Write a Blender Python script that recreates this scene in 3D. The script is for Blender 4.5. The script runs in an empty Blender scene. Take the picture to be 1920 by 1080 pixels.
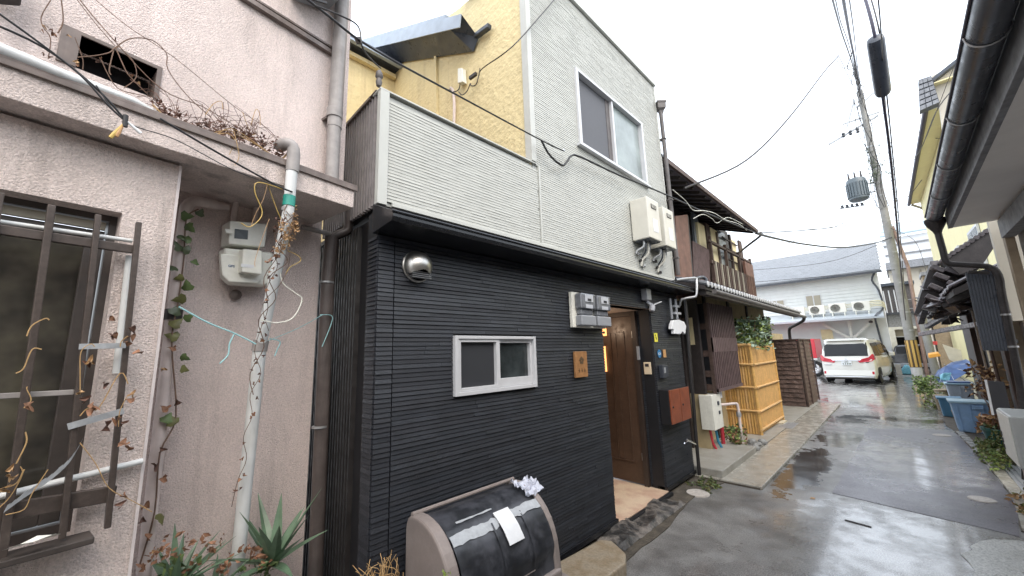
import bpy, bmesh, math, random
from mathutils import Vector as V, Matrix, Euler
random.seed(11)
S = bpy.context.scene
COL = S.collection
rnd = random.uniform

# ---------------------------------------------------------------- camera, sky, sun, exposure
cam = bpy.data.objects.new('camera', bpy.data.cameras.new('camera')); COL.objects.link(cam)
cam.data.sensor_width = 36; cam.data.lens = 13.33; cam.data.clip_start = .02; cam.data.clip_end = 2000
cam.matrix_world = Matrix.Translation((0, 0, 1.7)) @ Matrix(((0.702486,0.142833,0.697217),(0.711014,-0.097936,-0.696324),(-0.031176,0.984889,-0.170355))).to_4x4()
S.camera = cam
W = bpy.data.worlds.new("World"); S.world = W; W.use_nodes = True
wn, wl = W.node_tree.nodes, W.node_tree.links
for x in list(wn): wn.remove(x)
wo = wn.new('ShaderNodeOutputWorld')
sky = wn.new('ShaderNodeTexSky'); sky.sky_type = 'NISHITA'; sky.sun_disc = False
sky.sun_elevation = math.radians(50); sky.sun_rotation = math.radians(120); sky.dust_density = 6; sky.air_density = 1.5
bg1 = wn.new('ShaderNodeBackground'); bg1.inputs[1].default_value = .06
wl.new(sky.outputs[0], bg1.inputs[0])
bg2 = wn.new('ShaderNodeBackground'); bg2.inputs[0].default_value = (.90, .955, 1.03, 1); bg2.inputs[1].default_value = 1.05   # the closed cloud deck
tcw = wn.new('ShaderNodeTexCoord'); nzw = wn.new('ShaderNodeTexNoise'); nzw.inputs['Scale'].default_value = 2.2; nzw.inputs['Detail'].default_value = 4
wl.new(tcw.outputs['Generated'], nzw.inputs['Vector'])
mrw = wn.new('ShaderNodeMapRange'); mrw.inputs[1].default_value = .3; mrw.inputs[2].default_value = .7; mrw.inputs[3].default_value = .98; mrw.inputs[4].default_value = 1.16
wl.new(nzw.outputs[0], mrw.inputs[0]); wl.new(mrw.outputs[0], bg2.inputs[1])
addw = wn.new('ShaderNodeAddShader'); wl.new(bg1.outputs[0], addw.inputs[0]); wl.new(bg2.outputs[0], addw.inputs[1]); wl.new(addw.outputs[0], wo.inputs[0])
sun = bpy.data.objects.new('sun', bpy.data.lights.new('sun', 'SUN')); COL.objects.link(sun)
sun.data.energy = .5; sun.data.angle = math.radians(40); sun.data.color = (1, .97, .93)
sun.rotation_euler = Euler((math.radians(40), 0, math.radians(60)))
S.view_settings.view_transform = 'Standard'; S.view_settings.look = 'None'; S.view_settings.gamma = 1; S.view_settings.exposure = .98
S.view_settings.use_curve_mapping = False
S.render.engine = 'CYCLES'; S.cycles.diffuse_bounces = 6; S.cycles.max_bounces = 12

# ---------------------------------------------------------------- materials
M = {}
def mat(name, col, rough=.6, metal=0, spec=.5, n=0, ns=8, n2=0, ns2=60, bump=0, bs=40, bd=.01, alt=None, streak=None, st=.5, coat=0, emit=0, alpha=1, trans=0, rv=0, coord='P'):
    """base colour col; n/ns broad tone variation, n2/ns2 fine grain; alt = second colour mixed by noise; streak = colour of vertical rain stains"""
    m = bpy.data.materials.new(name); m.use_nodes = True; M[name] = m
    nt = m.node_tree; N = nt.nodes; L = nt.links; b = N['Principled BSDF']
    b.inputs['Roughness'].default_value = rough; b.inputs['Metallic'].default_value = metal
    b.inputs['Specular IOR Level'].default_value = spec; b.inputs['Coat Weight'].default_value = coat; b.inputs['Coat Roughness'].default_value = .05
    if trans: b.inputs['Transmission Weight'].default_value = trans
    if alpha < 1: b.inputs['Alpha'].default_value = alpha
    c4 = (*col, 1)
    b.inputs['Base Color'].default_value = c4
    if emit: b.inputs['Emission Color'].default_value = c4; b.inputs['Emission Strength'].default_value = emit
    if coord == 'P': g = N.new('ShaderNodeNewGeometry').outputs['Position']
    else: g = N.new('ShaderNodeTexCoord').outputs['Object']
    def noise(sc, det=4, vec=None, r=.6):
        x = N.new('ShaderNodeTexNoise'); x.inputs['Scale'].default_value = sc; x.inputs['Detail'].default_value = det; x.inputs['Roughness'].default_value = r
        L.new(vec or g, x.inputs['Vector']); return x.outputs[0]
    def rng(o, a, bb, c, d):
        x = N.new('ShaderNodeMapRange'); L.new(o, x.inputs[0])
        for i, v in enumerate((a, bb, c, d)): x.inputs[i+1].default_value = v
        return x.outputs[0]
    def mix(f, a, bb, mode='MIX'):
        x = N.new('ShaderNodeMix'); x.data_type = 'RGBA'; x.blend_type = mode
        if hasattr(f, 'links'): L.new(f, x.inputs[0])
        else: x.inputs[0].default_value = f
        for v, s in ((a, x.inputs[6]), (bb, x.inputs[7])):
            if hasattr(v, 'links'): L.new(v, s)
            else: s.default_value = v if hasattr(v, '__len__') else (v, v, v, 1)
        return x.outputs[2]
    cur = None
    if alt: cur = mix(rng(noise(ns), .42, .6, 0, 1), c4, (*alt, 1))
    if streak:
        mp = N.new('ShaderNodeMapping'); mp.inputs['Scale'].default_value = (1, 1, .12); L.new(g, mp.inputs[0])
        f = rng(noise(9, 5, mp.outputs[0]), .52, .75, 0, st)
        cur = mix(f, cur or c4, (*streak, 1))
    def mul(o, cur):
        x = N.new('ShaderNodeVectorMath'); x.operation = 'SCALE'; L.new(o, x.inputs['Scale'])
        if hasattr(cur, 'links'): L.new(cur, x.inputs[0])
        else: x.inputs[0].default_value = cur[:3]
        return x.outputs[0]
    if n: cur = mul(rng(noise(ns, 5), .3, .7, 1-n, 1+n), cur or c4)
    if n2: cur = mul(rng(noise(ns2, 3), .3, .7, 1-n2, 1+n2), cur or c4)
    if cur is not None: L.new(cur, b.inputs['Base Color'])
    if rv: L.new(rng(noise(ns*1.7, 4), .35, .65, max(.02, rough-rv), min(1, rough+rv)), b.inputs['Roughness'])
    if bump:
        x = N.new('ShaderNodeBump'); x.inputs['Strength'].default_value = bump; x.inputs['Distance'].default_value = bd
        L.new(noise(bs, 6, r=.55), x.inputs['Height']); L.new(x.outputs[0], b.inputs['Normal'])
    return m
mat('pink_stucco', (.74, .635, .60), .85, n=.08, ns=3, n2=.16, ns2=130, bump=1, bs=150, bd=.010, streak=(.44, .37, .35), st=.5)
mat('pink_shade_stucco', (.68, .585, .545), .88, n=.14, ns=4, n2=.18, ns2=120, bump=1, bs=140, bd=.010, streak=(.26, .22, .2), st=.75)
mat('edge_paint', (.66, .60, .59), .7, n=.1, ns=20)
mat('cap_metal', (.16, .125, .11), .45, n=.25, ns=14, streak=(.3, .27, .25), st=.5)
mat('black_void', (.006, .006, .008), .9)
mat('brown_alu', (.085, .068, .06), .42, metal=.3, n=.2, ns=15, n2=.1)
mat('window_brown', (.06, .05, .045), .45, n=.2, ns=15)
mat('old_glass', (.035, .032, .028), .12, spec=.8, n=.5, ns=2.5, alt=(.075, .068, .05))
mat('grey_pipe', (.30, .28, .27), .5, n=.18, ns=12, streak=(.14, .12, .11), st=.7)
mat('brown_pipe', (.085, .07, .066), .45, n=.3, ns=8, streak=(.2, .17, .16), st=.6)
mat('white_pvc', (.68, .70, .70), .35, n=.08, ns=10, streak=(.38, .37, .33), st=.55)
mat('beige_pipe', (.66, .57, .54), .6, n=.15, ns=10, streak=(.22, .18, .15), st=.5)
mat('meter_grey', (.78, .78, .71), .45, n=.07, ns=14, n2=.03, streak=(.36, .36, .31), st=.35)
mat('meter_box', (.46, .47, .45), .4, n=.06, ns=10)
mat('lcd', (.05, .06, .065), .2)
mat('paper', (.72, .74, .76), .6, n=.05, ns=20)
mat('ink', (.03, .03, .035), .6); mat('ink_blue', (.05, .12, .3), .6)
mat('white_siding', (.45, .46, .43), .6, n=.05, ns=5, n2=.06, ns2=120, bump=.35, bs=160, bd=.003, streak=(.42, .425, .39), st=.5)
mat('white_trim', (.48, .49, .46), .4, n=.05, ns=6)
mat('black_siding', (.019, .022, .029), .5, n=.22, ns=7, n2=.14, ns2=110, bump=.7, bs=120, bd=.004)
mat('black_siding_b', (.023, .026, .033), .45, n=.22, ns=7, n2=.14, ns2=110, bump=.7, bs=120, bd=.004)
mat('black_siding_c', (.016, .018, .024), .55, n=.22, ns=7, n2=.14, ns2=110, bump=.7, bs=120, bd=.004)
mat('black_flat', (.012, .0125, .015), .5, n=.2, ns=8)
mat('black_gloss', (.014, .015, .018), .22, n=.3, ns=30, bump=.2, bs=60, bd=.002)
mat('black_rib', (.022, .02, .02), .45, n=.35, ns=9, rv=.15)
mat('rib_light', (.22, .20, .20), .45, n=.25, ns=9)
mat('dark_tin', (.10, .09, .088), .5, n=.3, ns=8, streak=(.05, .045, .045), st=.8)
mat('yellow_render', (.70, .59, .34), .8, n=.05, ns=2.5, n2=.05, ns2=60, bump=.9, bs=14, bd=.02, streak=(.50, .40, .24), st=.6)
mat('slate_metal', (.05, .06, .078), .4, n=.3, ns=6, rv=.15)
mat('slate_light', (.30, .36, .44), .35, n=.15, ns=6)
mat('window_alu', (.57, .58, .60), .3, metal=.1, n=.04, ns=9)
mat('screen_mesh', (.085, .088, .1), .6, n=.05, ns=40)
mat('frosted', (.23, .27, .265), .25, spec=.6, n=.3, ns=2.2, bump=.15, bs=200, bd=.002)
mat('small_glass', (.035, .043, .045), .12, spec=.7, n=.5, ns=5)
mat('small_screen', (.030, .032, .037), .5)
mat('steel', (.5, .49, .46), .34, metal=1, n=.15, ns=30, bump=.08, bs=25, bd=.004)
mat('steel_dull', (.42, .42, .42), .38, metal=.85, n=.2, ns=30)
mat('clear_plastic', (.16, .17, .19), .12, spec=.7, n=.2, ns=30)
mat('light_plastic', (.46, .48, .52), .3)
mat('mid_plastic', (.27, .285, .31), .35)
mat('sign_wood', (.30, .15, .06), .5, n=.2, ns=18)
mat('door_brown', (.082, .050, .034), .38, n=.2, ns=9, n2=.1, ns2=70, rv=.1)
mat('door_frame', (.045, .032, .026), .4, n=.15)
mat('tan_tile', (.66, .52, .38), .5, n=.08, ns=4, alt=(.50, .34, .25), n2=.06)
mat('tan_ceiling', (.66, .54, .45), .7)
mat('mailbox_wood', (.24, .068, .032), .35, n=.22, ns=9, n2=.1, ns2=70)
mat('yellow_sticker', (.75, .70, .08), .5); mat('blue_sticker', (.03, .17, .36), .4); mat('orange_sticker', (.50, .28, .12), .5)
mat('cream_plastic', (.68, .58, .42), .4)
mat('warm_lamp', (1.0, .42, .14), .5, emit=1.1)
mat('heater', (.60, .585, .52), .4, n=.05, ns=8, streak=(.46, .44, .38), st=.3)
mat('bin_beige', (.235, .20, .185), .55, n=.12, ns=9, n2=.05, ns2=80, streak=(.32, .29, .27), st=.3)
mat('bin_black', (.020, .022, .027), .40, n=.5, ns=7, rv=.12, alt=(.04, .042, .05))
mat('tape', (.36, .38, .40), .3, n=.15, ns=30, bump=.5, bs=60, bd=.004)
mat('plastic_film', (.62, .65, .75), .2, n=.1, ns=20, bump=.6, bs=40, bd=.01, alpha=.85)
mat('stone_slab', (.36, .30, .22), .5, n=.3, ns=9, alt=(.22, .17, .11), n2=.2, ns2=60, bump=.6, bs=30, bd=.01)
mat('black_cable', (.012, .012, .014), .45); mat('purple_cable', (.03, .026, .05), .5)
mat('brown_timber', (.075, .047, .038), .65, n=.3, ns=8, n2=.2, ns2=50, streak=(.14, .10, .085), st=.5)
mat('dark_timber', (.030, .024, .023), .6, n=.3, ns=8, n2=.2, ns2=50)
mat('red_timber', (.155, .078, .058), .6, n=.3, ns=6, streak=(.10, .05, .04), st=.6)
mat('purple_timber', (.125, .085, .085), .6, n=.25, ns=8)
mat('soffit_timber', (.14, .13, .15), .7, n=.25, ns=6)
mat('ochre_wall', (.42, .34, .20), .8, n=.15, ns=5, streak=(.24, .19, .12), st=.6)
mat('cream_board', (.72, .62, .38), .6, n=.08, ns=5)
mat('roof_tile', (.11, .115, .125), .28, n=.35, ns=14, rv=.12)
mat('tile_light', (.55, .56, .58), .35, n=.2, ns=20)
mat('bamboo', (.62, .37, .12), .42, n=.18, ns=9, n2=.12, ns2=60, streak=(.42, .25, .09), st=.5)
mat('bamboo_light', (.68, .43, .18), .4, n=.15, ns=9)
mat('bamboo_panel', (.60, .38, .15), .5, n=.14, ns=9, n2=.2, ns2=70, streak=(.42, .27, .12), st=.6)
mat('bark', (.115, .075, .062), .6, n=.4, ns=7, n2=.3, ns2=45, bump=.8, bs=30, bd=.02)
mat('leaf_green', (.10, .15, .05), .5, n=.4, ns=9); mat('leaf_dark', (.075, .10, .05), .4, n=.3, ns=9)
mat('leaf_blue', (.36, .48, .38), .4, n=.3, ns=14); mat('leaf_lime', (.24, .32, .08), .5, n=.3, ns=9)
mat('leaf_olive', (.13, .13, .04), .5, n=.4, ns=20)
mat('leaf_dead', (.25, .125, .07), .7, n=.4, ns=20); mat('leaf_brown', (.13, .065, .045), .7, n=.4, ns=20); mat('leaf_tan', (.45, .28, .14), .7, n=.3, ns=20)
mat('twig', (.16, .10, .07), .8, n=.3, ns=20); mat('twig_tan', (.45, .29, .13), .6, n=.2, ns=20)
mat('agave', (.12, .19, .12), .42, n=.25, ns=14); mat('agave_rim', (.20, .26, .12), .5)
mat('string_blue', (.32, .58, .60), .6); mat('tape_green', (.02, .28, .22), .4); mat('wire_white', (.72, .72, .64), .4); mat('wire_yellow', (.55, .38, .10), .5)
mat('concrete', (.38, .37, .335), .5, n=.14, ns=4, n2=.1, ns2=70, alt=(.27, .255, .22), bump=.3, bs=80, bd=.004)
mat('concrete_wet', (.42, .40, .35), .24, n=.15, ns=4, n2=.1, ns2=70, alt=(.30, .28, .24), rv=.12)
mat('dirt', (.085, .072, .055), .75, n=.4, ns=9, n2=.3, ns2=70, bump=.8, bs=40, bd=.02)
mat('black_stone', (.05, .048, .046), .4, n=.5, ns=9, n2=.3, ns2=60, alt=(.15, .135, .12), bump=.9, bs=18, bd=.03)
mat('manhole', (.50, .46, .42), .5, n=.15, ns=20, n2=.15)
mat('rock', (.25, .25, .24), .55, n=.25, ns=20, n2=.2, ns2=60)
mat('car_white', (.74, .725, .68), .25, coat=1, n=.01); mat('car_glass', (.012, .013, .017), .1, spec=.35)
mat('tail_red', (.55, .01, .03), .18, coat=1); mat('tyre', (.012, .012, .012), .7); mat('chrome', (.75, .75, .78), .12, metal=1)
mat('red_paint', (.62, .03, .05), .35, coat=.4); mat('dark_paint', (.03, .032, .04), .2, coat=1)
mat('grey_boards', (.64, .66, .66), .6, n=.06, ns=2, streak=(.56, .58, .58), st=.4)
mat('slate_shingle', (.21, .225, .245), .42, n=.12, ns=2.5, n2=.1, ns2=30)
mat('tin_roof', (.42, .46, .50), .4, n=.08, ns=3)
mat('shutter_tan', (.33, .30, .24), .6); mat('beam_white', (.66, .66, .62), .5, n=.08, ns=8)
mat('ac_white', (.74, .74, .68), .4); mat('ac_grille', (.12, .12, .115), .5); mat('cream_pipe', (.68, .64, .46), .5)
mat('pole_concrete', (.28, .275, .26), .75, n=.15, ns=3, n2=.08, ns2=40, streak=(.24, .23, .21), st=.5)
mat('white_paint', (.70, .70, .70), .5, n=.1, ns=9); mat('band_yellow', (.66, .42, .12), .4); mat('band_brown', (.10, .065, .035), .5)
mat('trafo', (.10, .125, .14), .4, n=.1, ns=4); mat('galv', (.42, .43, .44), .4, metal=.5, n=.15, ns=9)
mat('rust_pipe', (.40, .27, .23), .6, n=.2, ns=3)
mat('yellow_bld', (.80, .73, .42), .7, n=.05, ns=1, streak=(.64, .57, .33), st=.4)
mat('beige_bld', (.56, .52, .44), .7, n=.06, ns=1); mat('white_bld', (.70, .72, .75), .6, n=.04, ns=1); mat('far_glass', (.16, .18, .20), .15)
mat('blue_tin', (.33, .42, .48), .5, n=.1, ns=1)
mat('gutter_dark', (.050, .057, .072), .32, n=.2, ns=6, rv=.08)
mat('soffit_grey', (.84, .83, .82), .7, n=.05, ns=3); mat('fascia_grey', (.22, .23, .25), .6, n=.3, ns=12)
mat('wall_grey', (.30, .285, .26), .8, n=.12, ns=5, bump=.4, bs=60, bd=.006); mat('pillar_beige', (.34, .27, .19), .7, n=.2, ns=7)
mat('old_dark', (.035, .030, .030), .6, n=.4, ns=9, n2=.3); mat('old_tile', (.075, .065, .07), .35, n=.5, ns=12, rv=.15)
mat('bin_blue', (.27, .44, .68), .45, n=.12, ns=9); mat('bin_blue_light', (.33, .50, .62), .4, n=.1, ns=9); mat('bin_navy', (.08, .22, .36), .4)
mat('bin_grey', (.42, .48, .56), .45, n=.1, ns=9); mat('pot_green', (.01, .10, .10), .35); mat('pot_clay', (.30, .24, .16), .7, n=.2)
mat('tarp_blue', (.03, .08, .22), .35, n=.3, ns=6); mat('bag_cyan', (.14, .38, .48), .4, n=.3, ns=20)
mat('orange_cloth', (.72, .33, .05), .6); mat('wood_board', (.62, .56, .42), .7, n=.1)
mat('red_lamp', (.7, .08, .08), .4); mat('pipe_red', (.45, .03, .05), .5); mat('pipe_blue', (.03, .22, .36), .5)
mat('copper', (.45, .18, .10), .35, metal=.7)

def asphalt(name, base, dark, rlo, rhi, puddles=(), film=()):
    """wet asphalt: grain relief, smoother where water stands. puddles/film = (x, y, rx, ry) areas with ragged outlines"""
    m = bpy.data.materials.new(name); m.use_nodes = True; M[name] = m
    nt = m.node_tree; N = nt.nodes; L = nt.links; b = N['Principled BSDF']
    g = N.new('ShaderNodeNewGeometry').outputs['Position']
    def noise(sc, det=5, r=.6):
        x = N.new('ShaderNodeTexNoise'); x.inputs['Scale'].default_value = sc; x.inputs['Detail'].default_value = det; x.inputs['Roughness'].default_value = r
        L.new(g, x.inputs['Vector']); return x.outputs[0]
    def rng(o, a, bb, c, d):
        x = N.new('ShaderNodeMapRange'); L.new(o, x.inputs[0])
        for i, v in enumerate((a, bb, c, d)): x.inputs[i+1].default_value = v
        return x.outputs[0]
    def op(k, a, bb):
        x = N.new('ShaderNodeMath'); x.operation = k
        for i, v in enumerate((a, bb)):
            if hasattr(v, 'links'): L.new(v, x.inputs[i])
            else: x.inputs[i].default_value = v
        return x.outputs[0]
    wob = op('MULTIPLY', op('SUBTRACT', noise(3.4, 8, .68), .5), 3.2)
    def mask(lst, soft):
        cur = None
        for (px, py, rx, ry) in lst:
            mp = N.new('ShaderNodeMapping'); mp.vector_type = 'POINT'
            mp.inputs['Location'].default_value = (-px/rx, -py/ry, 0); mp.inputs['Scale'].default_value = (1/rx, 1/ry, 0)
            L.new(g, mp.inputs[0]); ln = N.new('ShaderNodeVectorMath'); ln.operation = 'LENGTH'; L.new(mp.outputs[0], ln.inputs[0])
            v = rng(op('ADD', ln.outputs['Value'], wob), 1-soft, 1+soft, 1, 0)
            cur = v if cur is None else op('MAXIMUM', cur, v)
        return cur
    broad = rng(noise(1.3, 7, .65), .38, .62, 0, 1)
    fine = rng(noise(95, 2), .3, .7, .5, 1.6)
    mx = N.new('ShaderNodeMix'); mx.data_type = 'RGBA'; mx.inputs[6].default_value = (*base, 1); mx.inputs[7].default_value = (*dark, 1); L.new(broad, mx.inputs[0])
    sc = N.new('ShaderNodeVectorMath'); sc.operation = 'SCALE'; L.new(mx.outputs[2], sc.inputs[0]); L.new(fine, sc.inputs['Scale'])
    rough = rng(noise(2.7, 5), .35, .68, rlo, rhi)
    col = sc.outputs[0]; bs = .32
    pm = mask(puddles, .05) if puddles else None; fm = mask(film, .45) if film else None
    if fm is not None:
        rough = op('MULTIPLY', rough, rng(fm, 0, 1, 1, .45)); L.new(op('MULTIPLY', fm, rng(noise(3, 7, .7), .36, .56, .1, 1)), b.inputs['Coat Weight']); b.inputs['Coat Roughness'].default_value = .10; b.inputs['Coat IOR'].default_value = 1.6
    bstr = None
    if pm is not None:
        rough = op('MULTIPLY', rough, rng(pm, 0, 1, 1, .3))
        bstr = rng(pm, 0, 1, bs, .03)
        dk = N.new('ShaderNodeVectorMath'); dk.operation = 'SCALE'; L.new(col, dk.inputs[0]); L.new(rng(pm, 0, 1, 1, .32), dk.inputs['Scale']); col = dk.outputs[0]
    L.new(col, b.inputs['Base Color']); L.new(rough, b.inputs['Roughness']); b.inputs['Specular IOR Level'].default_value = .8
    bp = N.new('ShaderNodeBump'); bp.inputs['Strength'].default_value = bs; bp.inputs['Distance'].default_value = .004
    if bstr is not None: L.new(bstr, bp.inputs['Strength'])
    L.new(noise(110, 3), bp.inputs['Height']); L.new(bp.outputs[0], b.inputs['Normal'])
asphalt('asphalt', (.24, .235, .225), (.095, .090, .085), .30, .55,
        puddles=[(-1.18, 6.9, .24, 1.35), (-.98, 9.3, .34, .7), (-1.12, 11.6, .4, .6), (-.2, 12.2, 1.1, .28), (-1.7, 24.5, 1.8, 3.5), (-1.2, 15.5, .7, 1.2)],
        film=[(-.22, 4.7, .75, 1.3), (-.3, 17, 1.4, 7), (-.5, 3.2, .8, 1.0)])
asphalt('asphalt_patch', (.145, .137, .158), (.085, .080, .095), .26, .44, film=[(-.25, 8.2, .6, 1.3)])
asphalt('concrete_patch', (.44, .44, .42), (.34, .34, .32), .2, .4)

# ---------------------------------------------------------------- mesh helpers
ORG = {}
def tag(o, label=None, cat=None, group=None, kind=None):
    if label: o['label'] = label
    if cat: o['category'] = cat
    if group: o['group'] = group
    if kind: o['kind'] = kind
    return o
def thing(name, label, cat, loc, group=None, kind=None):
    o = bpy.data.objects.new(name, None); COL.objects.link(o); o.location = loc; o.empty_display_size = .1; ORG[o.name] = V(loc)
    return tag(o, label, cat, group, kind)
def basis(d):
    d = V(d).normalized(); a = V((0, 0, 1)) if abs(d.z) < .9 else V((1, 0, 0))
    x = a.cross(d).normalized(); return x, d.cross(x).normalized()
class MB:
    def __init__(s): s.v = []; s.f = []; s.mi = []; s.m = 0
    def add(s, vs, fs):
        k = len(s.v); s.v += [tuple(p) for p in vs]; s.f += [tuple(i+k for i in q) for q in fs]; s.mi += [s.m]*len(fs); return s
    def quad(s, *p): return s.add(p, [tuple(range(len(p)))])
    def box(s, a, b):
        x0, y0, z0 = a; x1, y1, z1 = b
        x0, x1 = sorted((x0, x1)); y0, y1 = sorted((y0, y1)); z0, z1 = sorted((z0, z1))
        return s.add([(x0,y0,z0),(x1,y0,z0),(x1,y1,z0),(x0,y1,z0),(x0,y0,z1),(x1,y0,z1),(x1,y1,z1),(x0,y1,z1)],
                     [(0,3,2,1),(4,5,6,7),(0,1,5,4),(1,2,6,5),(2,3,7,6),(3,0,4,7)])
    def bar(s, a, b, w, d, n):
        a, b, n = V(a), V(b), V(n); t = (b-a).normalized(); x = t.cross(n).normalized(); n = x.cross(t).normalized()
        q = [x*(-w/2)-n*(d/2), x*(w/2)-n*(d/2), x*(w/2)+n*(d/2), x*(-w/2)+n*(d/2)]
        return s.add([a+p for p in q]+[b+p for p in q], [(0,3,2,1),(4,5,6,7),(0,1,5,4),(1,2,6,5),(2,3,7,6),(3,0,4,7)])
    def prism(s, poly, vec):
        n = len(poly); vec = V(vec); p = [V(q) for q in poly]
        return s.add(p+[q+vec for q in p], [tuple(range(n))[::-1], tuple(range(n, 2*n))]+[(i, (i+1) % n, n+(i+1) % n, n+i) for i in range(n)])
    def tube(s, pts, r, n=8, cap=True):
        pts = [V(p) for p in pts]; m = len(pts); rs = r if hasattr(r, '__len__') else [r]*m
        vs = []; px = None
        for i, p in enumerate(pts):
            d = (pts[min(i+1, m-1)]-pts[max(i-1, 0)])
            if d.length < 1e-6: d = V((0, 0, 1))
            d.normalize()
            if px is None: x, y = basis(d)
            else:
                x = px-d*px.dot(d)
                if x.length < 1e-4: x, y = basis(d)
                x.normalize(); y = d.cross(x)
            px = x
            vs += [p+(x*math.cos(2*math.pi*k/n)+y*math.sin(2*math.pi*k/n))*rs[i] for k in range(n)]
        fs = [(i*n+k, i*n+(k+1) % n, (i+1)*n+(k+1) % n, (i+1)*n+k) for i in range(m-1) for k in range(n)]
        if cap: fs += [tuple(range(n))[::-1], tuple(range((m-1)*n, m*n))]
        return s.add(vs, fs)
    def lathe(s, prof, c, ax=(0, 0, 1), n=20, cap=True):
        x, y = basis(ax); ax = V(ax).normalized(); c = V(c); vs = []
        for (r, h) in prof: vs += [c+ax*h+(x*math.cos(2*math.pi*k/n)+y*math.sin(2*math.pi*k/n))*r for k in range(n)]
        m = len(prof)
        fs = [(i*n+k, i*n+(k+1) % n, (i+1)*n+(k+1) % n, (i+1)*n+k) for i in range(m-1) for k in range(n)]
        if cap and prof[0][0] > 1e-5: fs.append(tuple(range(n))[::-1])
        if cap and prof[-1][0] > 1e-5: fs.append(tuple(range((m-1)*n, m*n)))
        return s.add(vs, fs)
    def build(s, name, m, parent=None, label=None, cat=None, group=None, kind=None, smooth=False, bevel=0, seg=2, loc=None):
        if parent is not None: o0 = ORG[parent.name]
        elif loc is not None: o0 = V(loc)
        else:
            xs = [p[0] for p in s.v]; ys = [p[1] for p in s.v]; zs = [p[2] for p in s.v]
            o0 = V(((min(xs)+max(xs))/2, (min(ys)+max(ys))/2, min(zs)))
        me = bpy.data.meshes.new(name); me.from_pydata([(p[0]-o0.x, p[1]-o0.y, p[2]-o0.z) for p in s.v], [], s.f)
        ms = m if isinstance(m, (list, tuple)) else [m]
        for q in ms: me.materials.append(M[q])
        if len(ms) > 1: me.polygons.foreach_set('material_index', s.mi)
        bm = bmesh.new(); bm.from_mesh(me); bmesh.ops.recalc_face_normals(bm, faces=bm.faces)
        bm.to_mesh(me); bm.free()
        if smooth:
            me.polygons.foreach_set('use_smooth', [True]*len(me.polygons))
            try: me.set_sharp_from_angle(angle=math.radians(40))
            except Exception: pass
        o = bpy.data.objects.new(name, me); COL.objects.link(o)
        if parent is None: o.location = o0
        else: o.parent = parent
        ORG[o.name] = o0
        if bevel:
            b = o.modifiers.new('bevel', 'BEVEL'); b.width = bevel; b.segments = seg; b.limit_method = 'ANGLE'; b.angle_limit = math.radians(40)
        return tag(o, label, cat, group, kind)
def dup(root, delta, label=None, rot=None):
    def cp(o, par):
        c = o.copy(); COL.objects.link(c); c.parent = par
        ORG[c.name] = ORG[o.name]+V(delta)
        for ch in [q for q in list(o.children)]: cp(ch, c)
        return c
    r = cp(root, None); r.location = V(root.location)+V(delta)
    if rot is not None: r.rotation_euler = rot
    if label: r['label'] = label
    return r
def smoothpts(p, k=4):
    p = [V(q) for q in p]; out = []
    for i in range(len(p)-1):
        a, b, c, d = p[max(i-1, 0)], p[i], p[i+1], p[min(i+2, len(p)-1)]
        for j in range(k):
            t = j/k; out.append(.5*((2*b)+(c-a)*t+(2*a-5*b+4*c-d)*t*t+(3*b-a-3*c+d)*t**3))
    out.append(p[-1]); return out
def sag(a, b, s, n=14):
    a, b = V(a), V(b); return [a.lerp(b, i/n)-V((0, 0, s*4*(i/n)*(1-i/n))) for i in range(n+1)]
YA = V((0, 1, 0)); XA = V((1, 0, 0)); ZA = V((0, 0, 1))
PN = V((math.cos(math.radians(10)), math.sin(math.radians(10)), 0)); PU = V((-PN.y, PN.x, 0)); PO = V((-2.25, .9, 0))
def PK(k, u, z): return PO+PN*k+PU*u+ZA*z      # pink house frame: k out of the wall, u along it
def pbox(b, k0, k1, u0, u1, z0, z1):
    return b.prism([PK(k0, u0, z0), PK(k0, u1, z0), PK(k0, u1, z1), PK(k0, u0, z1)], PN*(k1-k0))
def leafmesh(kind, m):
    """one leaf about 1 unit long: grid of strips either side of the midrib, curled or withered"""
    rr = random.Random(kind+m); n = 8
    if kind == 'ivy': wd = [.0, .30, .46, .50, .26, .24, .17, .08, 0]
    elif kind == 'dead': wd = [.0, .16, .30, .22, .34, .16, .20, .07, 0]
    else: wd = [0, .1, .17, .2, .18, .15, .1, .05, 0]
    vs = []; ph = rr.uniform(0, 6)
    for i in range(n+1):
        t = i/n; y = t; zc = -.30*(t-.4)**2; cx = 0
        if kind == 'dead': y = .62*t+.12*math.sin(5*t); zc = .42*math.sin(2.6*t)-.2*t; cx = .16*math.sin(6*t+ph)
        for sg in (-1, -.5, 0, .5, 1):
            w = wd[i]*sg*(1+(.25*rr.uniform(-1, 1) if kind == 'dead' else 0)); k = .75 if kind == 'dead' else .25
            vs.append((cx+w, y-(.10*abs(sg) if kind == 'ivy' and i in (1, 3) else 0), zc+k*abs(w)*(1 if kind == 'dead' else -1)+(.10*math.sin(9*t+3*sg+ph) if kind == 'dead' else .02*math.sin(12*t+4*sg))))
    me = bpy.data.meshes.new('leaf'); me.from_pydata(vs, [], [(i*5+j, i*5+j+1, i*5+6+j, i*5+5+j) for i in range(n) for j in range(4)])
    me.polygons.foreach_set('use_smooth', [True]*len(me.polygons)); me.materials.append(M[m]); return me
LEAF = {}
def leaf(parent, p, size, kind='ivy', m='leaf_green', nrm=XA, name='leaf'):
    key = (kind, m)
    if key not in LEAF: LEAF[key] = leafmesh(kind, m)
    o = bpy.data.objects.new(name, LEAF[key]); COL.objects.link(o); o.parent = parent
    o.location = V(p)-ORG[parent.name]
    q = V(nrm).to_track_quat('Z', 'Y').to_matrix() @ Euler((rnd(-.7, .7), rnd(-.7, .7), rnd(0, 6.28))).to_matrix()
    o.rotation_euler = q.to_euler(); o.scale = (size*rnd(.8, 1.15),)*3
    return o
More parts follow.
